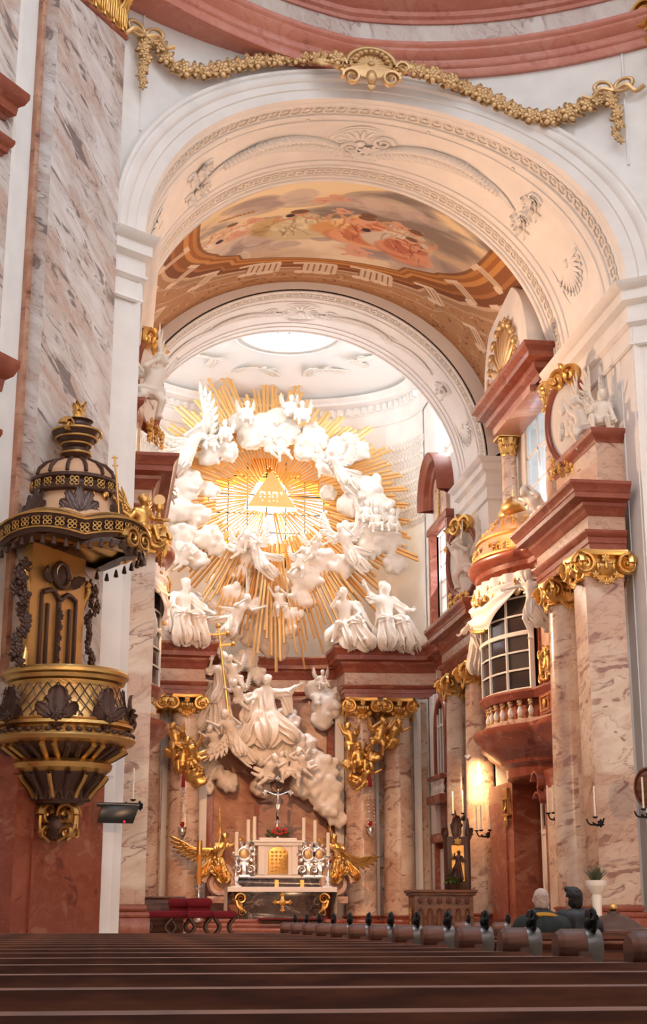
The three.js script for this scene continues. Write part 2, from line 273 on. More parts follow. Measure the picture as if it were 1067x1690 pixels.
MT.bronze = std(new THREE.Color().setRGB(0.075, 0.036, 0.024), 0.4, 0.3, { bumpMap: goldBump, bumpScale: 0.008 });
MT.cream = std(0xc9a07c, 0.5); MT.lacquer = std(new THREE.Color().setRGB(0.66, 0.38, 0.13), 0.34, 0.65, { bumpMap: goldBump, bumpScale: 0.006 });
MT.silver = std(new THREE.Color().setRGB(0.86, 0.82, 0.78), 0.22, 1, { bumpMap: goldBump, bumpScale: 0.006 });
MT.steel = std(0x6b6460, 0.38, 0.7); MT.frame = std(0xeae2d6, 0.5); MT.iron = std(0x1d1a18, 0.5, 0.6); MT.darkWood = std(0x4a2a1c, 0.4); MT.walnut = mm(TX.wood, 0.4); MT.candle = std(0xf2e6cf, 0.6);
MT.velvet = phys(0x7c1420, 0.9, { sheen: 1, sheenColor: new THREE.Color(0xb03040), sheenRoughness: 0.5 });
MT.linen = std(0xf6f0ea, 0.85); MT.glass = phys(0xb9c4cc, 0.06, { transmission: 0.35, thickness: 0, ior: 1.5 });
MT.darkGlass = std(0x3a3230, 0.08, 0); MT.blueGlass = phys(0xffffff, 0.15, { color: 0xdfe9f0, transmission: 0.92, thickness: 0 }); MT.clear = phys(0xffffff, 0.05, { transmission: 1, thickness: 0 }); MT.amber = phys(0xf2b84a, 0.3, { transmission: 0.9, thickness: 0 });
MT.stone = (() => { const t = dataTex(512, 512, (u, v, o) => { const g = fbm(u * 14, v * 14, 5, 71) * 22; o[0] = 176 + g; o[1] = 158 + g; o[2] = 142 + g; }); t.repeat.set(0.3, 0.3); return mm(t, 0.4); })();
// fresco of the chancel vault: a generic sky with clouds and robed figures over a painted cornice
// u runs round the arc (0 = right springing, 1 = left), v along the chancel (0 = behind the crossing arch, 1 = at the inner arch)
MT.fresco = (() => {
  const W = 1536, H = 1024, cv = document.createElement('canvas'); cv.width = W; cv.height = H; const g = cv.getContext('2d');
  const im = g.createImageData(W, H), o = [0, 0, 0];
  for (let j = 0; j < H; j++) for (let i = 0; i < W; i++) {
    const u = i / W, v = j / H, wx = fbm(u * 4, v * 4, 3, 5), n = fbm(u * 7 + wx, v * 5 + wx * 0.7, 5, 9), m = fbm(u * 3 + 2, v * 2.5 + wx, 4, 19);
    o[0] = 230; o[1] = 208; o[2] = 174; mix3(o, [246, 222, 170], smooth(0.5, 0.1, Math.hypot((u - 0.5) * 1.4, v - 0.2)));
    mix3(o, [154, 142, 134], smooth(0.05, 0.36, n) * 0.8); mix3(o, [198, 168, 138], smooth(0.0, 0.35, m) * 0.7); mix3(o, [120, 104, 98], smooth(0.2, 0.46, n + m * 0.4) * 0.6); mix3(o, [250, 232, 196], smooth(0.1, 0.4, -n) * 0.6);
    const q = (j * W + i) * 4; im.data[q] = o[0]; im.data[q + 1] = o[1]; im.data[q + 2] = o[2]; im.data[q + 3] = 255;
  }
  g.putImageData(im, 0, 0);
  let K = 0.74; const r = rng(77), P = (u, v) => [(0.5 + (u - 0.5) * K) * W, v * H];
  const blob = (u, v, rx, ry, c, a = 1, rot = 0) => { const [x, y] = P(u, v); g.save(); g.translate(x, y); g.rotate(rot); g.scale(1, ry / rx); const gr = g.createRadialGradient(0, 0, rx * W * 0.2, 0, 0, rx * W); gr.addColorStop(0, c); gr.addColorStop(0.75, c); gr.addColorStop(1, c.replace(/[\d.]+\)$/, '0)')); g.globalAlpha = a; g.fillStyle = gr; g.beginPath(); g.arc(0, 0, rx * W, 0, TAU); g.fill(); g.restore(); };
  const cloudBank = (u, v, w, h, k) => { for (let i = 0; i < 26; i++) { const a = r(), b = r(); blob(u + (a - 0.5) * w, v + (b - 0.5) * h, 0.018 + 0.028 * r(), 0.02 + 0.03 * r(), ['rgba(216,196,178,1)', 'rgba(188,166,150,1)', 'rgba(234,214,190,1)', 'rgba(160,140,130,1)'][(r() * 4) | 0], 0.6 * k); } };
  cloudBank(0.72, 0.62, 0.16, 0.2, 1); cloudBank(0.5, 0.6, 0.34, 0.12, 1); cloudBank(0.3, 0.6, 0.2, 0.2, 0.9); cloudBank(0.4, 0.2, 0.2, 0.1, 0.6); cloudBank(0.63, 0.2, 0.14, 0.12, 0.7);
  // a robed figure: masses of cloth, folds, arms, head
  const fold = (x0, y0, x1, y1, w, c, al) => { const a = P(x0, y0), b = P(x1, y1); g.globalAlpha = al; g.strokeStyle = c; g.lineWidth = w; g.lineCap = 'round'; g.beginPath(); g.moveTo(...a); g.quadraticCurveTo((a[0] + b[0]) / 2 + (r() - 0.5) * 30, (a[1] + b[1]) / 2 + (r() - 0.5) * 24, ...b); g.stroke(); };
  const figure = (u, v, s, robe, dark, lite, lean) => {
    const sk = ['rgba(228,176,140,1)', 'rgba(214,158,120,1)'][(r() * 2) | 0];
    for (let i = 0; i < 22; i++) { const t = i / 21, w = 0.034 * s * (1.25 - t) + 0.008 * s; blob(u + lean * s * t + (r() - 0.5) * w * 1.4, v + (0.42 - t) * 0.13 * s + (r() - 0.5) * 0.02 * s, w * (0.5 + 0.4 * r()), w * (0.6 + 0.5 * r()), r() < 0.3 ? lite : robe, 0.75); }
    for (let i = 0; i < 26; i++) { const x = u + (r() - 0.5) * 0.07 * s, y = v + (r() * 0.13 - 0.05) * s; fold(x, y, x + (lean * 0.6 + (r() - 0.5) * 0.03) * s, y - (0.02 + 0.05 * r()) * s, (2 + 4 * r()) * s, i % 3 ? dark : lite, i % 3 ? 0.4 : 0.6); }
    for (const k of [-1, 1]) { const ax = u + lean * s * 0.8 + k * 0.012 * s, ay = v - 0.05 * s, bx = ax + k * (0.02 + 0.015 * r()) * s, by = ay + (0.015 - 0.03 * r()) * s; fold(ax, ay, bx, by, 12 * s, sk, 1); fold(bx, by, bx + k * 0.018 * s * (r() - 0.2), by - 0.035 * s, 9 * s, sk, 1); }
    blob(u + lean * s, v - 0.088 * s, 0.0115 * s, 0.016 * s, sk, 1); blob(u + lean * s * 1.1, v - 0.1 * s, 0.0115 * s, 0.012 * s, 'rgba(116,78,52,1)', 0.85); g.globalAlpha = 1;
  };
  const putto = (u, v, s) => { const sk = 'rgba(226,172,140,1)', d = 'rgba(176,116,88,1)'; blob(u, v, 0.012 * s, 0.017 * s, sk, 1); blob(u + 0.008 * s, v - 0.022 * s, 0.008 * s, 0.011 * s, sk, 1); for (const [dx, dy] of [[-0.02, 0.016], [0.016, 0.024], [0.022, -0.006], [-0.018, -0.012]]) fold(u, v, u + dx * s, v + dy * s, 8 * s, sk, 1); for (let i = 0; i < 5; i++) fold(u + (r() - 0.5) * 0.014 * s, v + (r() - 0.5) * 0.02 * s, u + (r() - 0.5) * 0.02 * s, v + (r() - 0.5) * 0.03 * s, 2, d, 0.6); g.globalAlpha = 1; };
  blob(0.6, 0.46, 0.055, 0.075, 'rgba(186,152,98,1)', 0.9); blob(0.63, 0.42, 0.03, 0.04, 'rgba(214,184,128,1)', 0.9); for (let i = 0; i < 20; i++) fold(0.56 + r() * 0.1, 0.4 + r() * 0.12, 0.56 + r() * 0.1, 0.4 + r() * 0.12, 4, 'rgba(140,108,62,1)', 0.5);
  figure(0.55, 0.47, 1.35, 'rgba(214,196,150,1)', 'rgba(134,112,70,1)', 'rgba(240,226,190,1)', 0.012); figure(0.455, 0.45, 1.2, 'rgba(222,164,104,1)', 'rgba(160,96,54,1)', 'rgba(244,206,150,1)', -0.02); figure(0.4, 0.49, 1.3, 'rgba(206,124,82,1)', 'rgba(136,70,46,1)', 'rgba(236,176,130,1)', 0.02); figure(0.345, 0.47, 1.15, 'rgba(222,206,180,1)', 'rgba(150,126,104,1)', 'rgba(246,236,216,1)', -0.015); figure(0.315, 0.53, 1.0, 'rgba(196,112,80,1)', 'rgba(126,66,48,1)', 'rgba(230,164,124,1)', 0.01);
  figure(0.73, 0.42, 0.9, 'rgba(226,190,152,1)', 'rgba(178,118,86,1)', 'rgba(246,224,192,1)', -0.02); figure(0.775, 0.47, 0.8, 'rgba(230,206,178,1)', 'rgba(186,140,110,1)', 'rgba(248,232,210,1)', 0.02);
  for (const [u, v, s] of [[0.42, 0.68, 1.7], [0.5, 0.2, 1.2], [0.53, 0.23, 1], [0.69, 0.46, 1.3], [0.66, 0.36, 1.1], [0.36, 0.36, 1.1], [0.48, 0.33, 1], [0.8, 0.38, 1]]) putto(u, v, s);
  fold(0.67, 0.26, 0.74, 0.24, 16, 'rgba(200,150,92,1)', 1); for (let i = 0; i < 9; i++) fold(0.67 + i * 0.008, 0.265 - i * 0.002, 0.673 + i * 0.008, 0.24, 3, 'rgba(150,96,52,1)', 0.8);
  for (const [u, v] of [[0.735, 0.46], [0.585, 0.37], [0.42, 0.47]]) blob(u, v, 0.0075, 0.012, 'rgba(66,46,50,1)', 1);   // the three lamp holes
  K = 1;
  // painted cornice with a bowed outline along the sides and at the inner arch
  const rim = (k) => { g.beginPath(); g.moveTo(0, 0); g.lineTo(W, 0); g.lineTo(W, H); g.lineTo(0, H); g.closePath(); const pts = []; const N = 90; for (let i = 0; i <= N; i++) { const t = i / N * 1.0, u = 0.5 + (0.225 - k) * cos(PI * t) * -1 * (1 + 0.05 * Math.sign(cos(PI * t))), v = (0.72 + 0.06 * (Math.abs(t - 0.5) < 0.2 ? 1 : Math.abs(t - 0.5) < 0.3 ? 0.3 : 0) - k * 1.1) * Math.pow(sin(PI * t), 0.4); pts.push(P(u, v)); } g.moveTo(...pts[0]); for (const p of pts.slice(1)) g.lineTo(...p); g.closePath(); };
  const fillRim = (k, c) => { rim(k); g.fillStyle = c; g.fill('evenodd'); };
  fillRim(0, 'rgba(126,72,30,1)'); fillRim(-0.006, 'rgba(206,140,66,1)'); fillRim(-0.014, 'rgba(160,94,38,1)'); fillRim(-0.022, 'rgba(218,156,84,1)'); fillRim(-0.032, 'rgba(134,76,34,1)'); fillRim(-0.05, 'rgba(180,118,62,1)'); fillRim(-0.058, 'rgba(116,66,34,1)'); fillRim(-0.075, 'rgba(226,196,160,1)'); fillRim(-0.084, 'rgba(168,124,86,1)'); fillRim(-0.1, 'rgba(186,138,94,1)'); g.save(); rim(-0.104); g.clip('evenodd'); for (let i = 0; i < 1500; i++) { g.globalAlpha = 0.55; g.strokeStyle = ['rgba(214,170,112,1)', 'rgba(112,70,40,1)', 'rgba(150,100,58,1)', 'rgba(232,204,164,1)', 'rgba(96,60,40,1)'][(r() * 5) | 0]; g.lineWidth = 2 + 4 * r(); const [x, y] = P(r(), r()), a = r() * TAU; g.beginPath(); g.arc(x, y, 4 + 15 * r(), a, a + 1.5 + 3 * r()); g.stroke(); } g.globalAlpha = 1; g.restore(); for (const k of [-0.104, -0.15]) { rim(k); g.strokeStyle = 'rgba(234,210,176,1)'; g.lineWidth = 7; g.stroke(); g.strokeStyle = 'rgba(110,68,40,1)'; g.lineWidth = 2; g.stroke(); }
  // brown foliage panels at the sides
  for (const s of [0, 1]) { for (let i = 0; i < 420; i++) { const u = r() * 0.115, v = r(); g.globalAlpha = 0.5; g.strokeStyle = ['rgba(206,160,100,1)', 'rgba(92,58,36,1)', 'rgba(170,120,72,1)', 'rgba(222,190,150,1)'][(r() * 4) | 0]; g.lineWidth = 2 + 3 * r(); const [x, y] = P(s ? 1 - u : u, v); g.beginPath(); g.arc(x, y, 5 + 14 * r(), r() * TAU, r() * TAU); g.stroke(); } }
  g.globalAlpha = 1;
  // white consoles in pairs
  const cons = (u, v, rot) => { const [x, y] = P(u, v); g.save(); g.translate(x, y); g.rotate(rot); g.scale(1.25, 1.25); for (const k of [-1, 0, 1]) { g.fillStyle = 'rgba(222,196,164,1)'; g.fillRect(-17 + k * 12, -34, 9, 64); g.fillStyle = 'rgba(150,104,70,1)'; g.fillRect(-8 + k * 12, -26, 3, 50); } g.fillStyle = 'rgba(230,206,176,1)'; g.fillRect(-26, -42, 52, 12); g.beginPath(); g.arc(-8, 28, 11, 0, TAU); g.arc(9, 28, 11, 0, TAU); g.fill(); g.restore(); };
  for (const [u, v, a] of [[0.39, 0.845, 0.1], [0.42, 0.855, 0.05], [0.485, 0.87, 0], [0.515, 0.87, 0], [0.58, 0.855, -0.05], [0.61, 0.845, -0.1], [0.255, 0.6, 1.1], [0.235, 0.36, 1.45], [0.745, 0.6, -1.1], [0.765, 0.36, -1.45], [0.3, 0.78, 0.6], [0.7, 0.78, -0.6], [0.19, 0.8, 0.9], [0.81, 0.8, -0.9], [0.17, 0.5, 1.3], [0.83, 0.5, -1.3]]) cons(u, v, a);
  // gilt festoons low on both sides
  for (const s of [0, 1]) for (let i = 0; i < 12; i++) { const t = i / 11, u = 0.06 + 0.0 * t, v = 0.62 + 0.28 * t; blob(s ? 1 - (0.05 + 0.02 * sin(PI * t)) : 0.05 + 0.02 * sin(PI * t), v, 0.009, 0.013, 'rgba(206,158,80,1)', 1); }
  const t = new THREE.CanvasTexture(cv); t.colorSpace = THREE.SRGBColorSpace; t.flipY = false; t.wrapS = t.wrapT = THREE.ClampToEdgeWrapping; return mm(t, 0.85);
})();
// ---------------------------------------------------------------- the building: nave end wall, crossing arch, chancel, apse
const AX = 0.36, ellZ = (x) => -17.9 - 20 * Math.sqrt(1 - ((x - AX) / 14.5) ** 2);      // the oval nave wall
const A1 = { a: 6.42, b: 6.0, cx: AX, ys: (x) => 17.44 - 0.037 * x, rear: -42.8 };   // crossing arch
const A2 = { a: 6.4, b: 6.1, cx: 0.05, ys: 16.62, front: -50, rear: -54 };     // inner arch
const sp = (pts, s) => (s > 0 ? pts : pts.map(([x, z]) => [-x, z]).reverse());
function mir(g) { g = NI(g).clone(); g.scale(-1, 1, 1); for (const k of ['position', 'normal', 'uv']) { const a = g.attributes[k], n = a.itemSize; for (let i = 0; i < a.count; i += 3) for (let c = 0; c < n; c++) { const t = a.array[(i + 1) * n + c]; a.array[(i + 1) * n + c] = a.array[(i + 2) * n + c]; a.array[(i + 2) * n + c] = t; } } return g; }
const mr = (g, s) => (s > 0 ? g : mir(g));

// floors
{
  const f = struct('floor', box(40, 0.3, 50, 0, -0.3, -14), MT.stone, 'pale stone floor of the nave under the pews');
  part('chancel_floor', box(16, 0.55, 34, 0, 0, -53.6), MT.stone, f); part('chancel_step', box(13, 0.37, 0.5, 0, 0, -36.4, 0.02), MT.stone, f); part('chancel_step', box(13, 0.18, 0.5, 0, 0, -36.0, 0.02), MT.stone, f);
}
// nave end wall with the crossing arch: white plaster over the arch, piers at both sides
{
  const xs = []; for (let i = 0; i <= 14; i++) xs.push(AX - 7.3 + (7.3 - A1.a) * i / 14); for (let i = 1; i < 96; i++) xs.push(AX - A1.a * cos(PI * i / 96)); for (let i = 0; i <= 14; i++) xs.push(AX + A1.a + (7.3 - A1.a) * i / 14);
  const bot = (x) => (Math.abs(x - AX) >= A1.a - 1e-6 ? 0 : A1.ys(x) + A1.b * Math.sqrt(1 - ((x - AX) / A1.a) ** 2)), top = 26.5;
  const face = (dz) => grid((u, v, p, i, j) => { const x = xs[i]; p.set(x, lerp(bot(x), top, v), ellZ(x) + dz); }, xs.length - 1, 14, 1.2, (u, v, i, j, p) => [p.x, p.y]);
  const w = struct('wall_front', face(0), MT.white, 'white plaster end wall of the oval nave pierced by the high round chancel arch');
  part('wall_back', face(-0.9), MT.white, w);
  // raised frames in the spandrels
  for (const s of [-1, 1]) {
    const pts = [], N = 26; for (let i = 0; i <= N; i++) { const x = lerp(1.2, 6.6, i / N); pts.push([x, 24.35 - 0.0 * x]); }
    const loop = [...pts.map(([x]) => [x, 24.35]), ...Array.from({ length: 12 }, (_, i) => [6.6, 24.35 - 3.6 * (i + 1) / 12])];
    const c = loop.map(([x, y]) => V(AX + s * x, y, ellZ(AX + s * x) + 0.02)); part('spandrel_moulding', tube(c, 0.045, 6), MT.white, w);
  }
}
// archivolt of the crossing arch: stepped moulding
{
  const prof = [[-0.04, -0.4], [-0.04, 0.1], [0.06, 0.12], [0.2, 0.12], [0.22, 0.17], [0.42, 0.17], [0.44, 0.22], [0.5, 0.26], [0.6, 0.26], [0.66, 0.2], [0.7, 0.26], [0.78, 0.26], [0.8, 0.0]];
  const N = 120;
  const g = grid((u, v, p, i, j) => { const t = PI * (1 - u), [r, o] = prof[j]; const x = AX + cos(t) * (A1.a + r), x0 = clamp(x, AX - 7.28, AX + 7.28); p.set(x, A1.ys(x) + sin(t) * (A1.b + r), ellZ(x0) + o); }, N, prof.length - 1, 0.5, (u, v) => [u * 20, v]);
  trim(g, MT.white, 'white stepped archivolt moulding around the crossing arch');
}
// soffit of a barrel arch from z0(x) to z1 with relief bands
function soffit(A, z0, z1, label, cfg) {
  const ys = typeof A.ys === 'number' ? () => A.ys : A.ys, N = 110, K = 30;
  const P = (t, w, h = 0) => { const x = A.cx + cos(t) * (A.a - h), zz = z0(A.cx + cos(t) * A.a); return V(x, ys(x) + sin(t) * (A.b - h), lerp(zz, z1, w)); };   // t angle, w 0..1 front to rear, h height of relief
  const c = struct('ceiling_' + cfg.n, grid((u, v, p) => p.copy(P(PI * u, v)), N, K, 1.2, (u, v) => [u * 20, v * 5]), MT.white, label);
  // shell above, so that the vault has thickness
  part('vault_back', grid((u, v, p) => p.copy(P(PI * u, v, -0.7)), 40, 2, 1.2), MT.white, c);
  const band = (w0, w1, h, name) => { const pr = [[w0, -0.05], [w0, h * 0.6], [w0 + (w1 - w0) * 0.1, h], [w1 - (w1 - w0) * 0.1, h], [w1, h * 0.6], [w1, -0.05]]; part(name, grid((u, v, p, i, j) => p.copy(P(PI * u, pr[j][0], pr[j][1])), N, 5, 0.5, (u, v) => [u * 20, v]), MT.white, c); };
  // guilloche: interlaced rings with a button in each
  const ring = (w, r, n) => {
    const L = Math.abs(z1 - z0(0)), tor = merge([new THREE.TorusGeometry(r, r * 0.19, 5, 14), new THREE.SphereGeometry(r * 0.4, 8, 5).scale(1, 1, 0.5)]);
    for (let i = 0; i < n; i++) { const t = PI * (i + 0.5) / n, p = P(t, w, 0.02), q = P(t, w, 0.5), m = part('guilloche_ring', tor, MT.stucco, c); m.position.copy(p); m.lookAt(q); }
  };
  for (const [w0, w1, h] of cfg.fillets) band(w0, w1, h, 'fillet');
  for (const [w, r, n] of cfg.rings) ring(w, r, n);
  return { c, P };
}
const S1 = soffit(A1, (x) => ellZ(x) + 0.05, A1.rear, 'white stucco vault of the crossing arch with guilloche bands, rosette and palm reliefs', { n: 1, fillets: [[0.035, 0.06, 0.05], [0.175, 0.21, 0.06], [0.25, 0.275, 0.04], [0.735, 0.765, 0.05], [0.80, 0.82, 0.05], [0.93, 0.95, 0.05], [0.97, 1.0, 0.07]], rings: [[0.118, 0.2, 58], [0.875, 0.17, 70]] });
const S2 = soffit(A2, () => A2.front, A2.rear, 'white stucco vault of the inner arch with faint relief ornament', { n: 2, fillets: [[0.0, 0.035, 0.05], [0.15, 0.175, 0.05], [0.24, 0.26, 0.04], [0.76, 0.78, 0.04], [0.86, 0.88, 0.04], [0.965, 1.0, 0.05]], rings: [[0.09, 0.16, 76]] });
// relief ornament laid on a soffit: local x runs round the arc, y to the rear, z out of the surface
function onSoffit(S, t, w, turn, name, geo, scl = 1) { const p = S.P(t, w, 0.02), q = S.P(t, w, 0.6), e = S.P(t + 0.01, w, 0.02), z = q.clone().sub(p).normalize(), x = p.clone().sub(e).normalize(), y = z.clone().cross(x).normalize(); const m = part(name, geo, MT.white, S.c); const M4 = new THREE.Matrix4().makeBasis(x, y, z); m.quaternion.setFromRotationMatrix(M4); m.rotateZ(turn); m.position.copy(p); m.scale.set(scl, scl, name === 'palm_relief' ? 0.617 * scl * scl : scl * 0.6); return m; }
const rosetteOval = merge([...Array.from({ length: 16 }, (_, i) => at(ball(0, 0.5, 0, 0.085, 0.3, 0.06, 7), 0, 0, 0, 0, 0, i / 16 * TAU)), at(new THREE.TorusGeometry(0.9, 0.035, 5, 40), 0, 0, 0), at(new THREE.TorusGeometry(1.02, 0.05, 5, 40), 0, 0, 0), ball(0, 0, 0.05, 0.16, 0.16, 0.12), new THREE.TorusGeometry(0.24, 0.04, 5, 16)]);
const palm = (() => { // palm branch 3 m long with bow and scrolls
  const l = [], r = rng(4), c = spline([[-1.9, -0.35, 0.03], [-0.8, 0.05, 0.06], [0.5, 0.2, 0.06], [1.9, 0.05, 0.03]], 30); l.push(tube(c, (t) => 0.03 * (1 - 0.6 * t) + 0.01, 5));
  for (let i = 2; i < 30; i++) for (const s of [-1, 1]) { const L = 0.5 * sin(PI * Math.min(1, (i + 4) / 34)) + 0.12; l.push(at(at(ball(L / 2, 0, 0, L / 2, 0.075, 0.17, 6), 0, 0, 0, 0, 0, s * (0.75 - 0.01 * i)), c[i].x, c[i].y, c[i].z)); }
  for (let i = 0; i < 7; i++) l.push(at(rosette(0.14 + 0.05 * r(), 5), -1.9 + 0.55 * (r() - 0.5), -0.35 + 0.6 * (r() - 0.5), 0.05)); l.push(at(volute(0.3, 1.6, 0.2, 0.08), -1.45, 0.25, 0.02), at(volute(0.24, 1.6, 0.2, 0.08, -1), -2.25, -0.05, 0.02));
  const g = merge(l), q = g.attributes.position; for (let i = 0; i < q.count; i++) q.setZ(i, q.getZ(i) + q.getX(i) ** 2 / 7.9); return g;
})();
const scrollClump = (() => { const l = [], r = rng(9); for (let i = 0; i < 14; i++) l.push(at(leaf(0.35 + 0.3 * r(), 0.22, 0.5), 0.5 * (r() - 0.5), 0.6 * (r() - 0.5), 0.03, 0.5, 0, r() * TAU)); l.push(at(volute(0.34, 1.7, 0.2, 0.1), 0.3, 0.2, 0.03), at(volute(0.26, 1.7, 0.2, 0.1, -1), -0.3, -0.3, 0.03), at(rosette(0.2, 6), 0, 0, 0.1)); return merge(l); })();
const shellFan = (r, n = 11, a0 = 0.12, a1 = PI - 0.12) => merge([...Array.from({ length: n }, (_, i) => { const a = lerp(a0, a1, i / (n - 1)); return at(at(ball(0.54 * r, 0, 0, 0.46 * r, r * 0.085, r * 0.07, 8), 0, 0, 0, 0, 0, a)); }), ball(0, 0, 0.03, r * 0.16, r * 0.14, r * 0.12), ...Array.from({ length: n }, (_, i) => { const a = lerp(a0, a1, i / (n - 1)); return ball(cos(a) * r * 1.02, sin(a) * r * 1.02, 0.02, r * 0.09, r * 0.09, r * 0.08, 6); })]);
{
  onSoffit(S1, PI / 2 - 0.0, 0.5, 0, 'oval_rosette', rosetteOval, 0.95);
  for (const s of [-1, 1]) {
    onSoffit(S1, PI / 2 - s * 0.36, 0.5, 0, 'palm_relief', s > 0 ? palm : mir(palm), 1.12);
    onSoffit(S1, PI / 2 - s * 0.62, 0.5, s * -0.3, 'palm_relief', s > 0 ? palm : mir(palm), 0.62);
    for (const w of [0.4, 0.6]) onSoffit(S1, PI / 2 - s * 0.86, w, s * 0.6, 'scroll_relief', scrollClump, 0.85);
    const fr = merge([at(new THREE.TorusGeometry(1.15, 0.05, 5, 30, PI), 0, 0.2, 0), tube([[-1.15, 0.2, 0], [-1.15, -1.2, 0]], 0.05, 5), tube([[1.15, 0.2, 0], [1.15, -1.2, 0]], 0.05, 5), tube([[-1.15, -1.2, 0], [1.15, -1.2, 0]], 0.05, 5), at(shellFan(1.0, 13), 0, -0.25, 0.03)]);
    onSoffit(S1, PI / 2 - s * 1.22, 0.5, -s * PI / 2, 'shell_niche', fr, 0.92);
    for (const k of [0.28, 0.7]) onSoffit(S1, PI / 2 - s * k, 0.235, 0, 'bead', ball(0, 0, 0, 0.06), 1);
    onSoffit(S2, PI / 2 - s * 0.34, 0.5, 0, 'palm_relief', s > 0 ? palm : mir(palm), 0.72); onSoffit(S2, PI / 2 - s * 0.7, 0.5, 0, 'palm_relief', s > 0 ? palm : mir(palm), 0.6); onSoffit(S2, PI / 2 - s * 0.98, 0.5, 0.4, 'scroll_relief', scrollClump, 0.8);
    onSoffit(S2, PI / 2 - s * 1.28, 0.5, -s * PI / 2, 'shell_niche', fr, 0.72);
  }
  onSoffit(S2, PI / 2, 0.5, 0, 'oval_rosette', rosetteOval, 0.85);
}
// fresco vault between the arches
{
  const g = grid((u, v, p) => { const t = PI * u, zz = lerp(A1.rear, A2.front - 0.02, v), bulge = 0.25 * sin(PI * v), a = lerp(7.3, 6.75, v), b = lerp(6.15, 5.75, v) + bulge; p.set(lerp(AX, 0.1, v) + cos(t) * a, 17.3 + sin(t) * b, zz); }, 80, 24, 1.2, (u, v) => [u, v]);
  const c = struct('ceiling_3', g, MT.fresco, 'vault fresco of clouds and robed figures above a painted golden cornice');
  part('vault_back', grid((u, v, p) => { const t = PI * u, zz = lerp(A1.rear + 0.6, A2.front - 0.6, v); p.set(cos(t) * 7.5, 17.3 + sin(t) * 7.4, zz); }, 30, 3, 1.2), MT.white, c);
  // end faces above both arches
  const ring = (z, a0, b0, y0, a1, b1, y1) => grid((u, v, p) => { const t = PI * u; p.set((z > -45 ? AX : 0.05) + cos(t) * lerp(a0, a1, v), lerp(y0, y1, v) + sin(t) * lerp(b0, b1, v), z); }, 60, 1, 1.2);
  part('arch_face', ring(A1.rear, 6.42, 5.98, 17.45, 7.5, 7.4, 17.3), MT.white, c); part('arch_face', ring(A2.front, 6.4, 6.1, 16.62, 7.5, 7.4, 17.3), MT.white, c);
  part('arch_face', ring(A2.rear, 6.4, 6.1, 16.62, 8.0, 8.4, 16.65), MT.white, c);
}
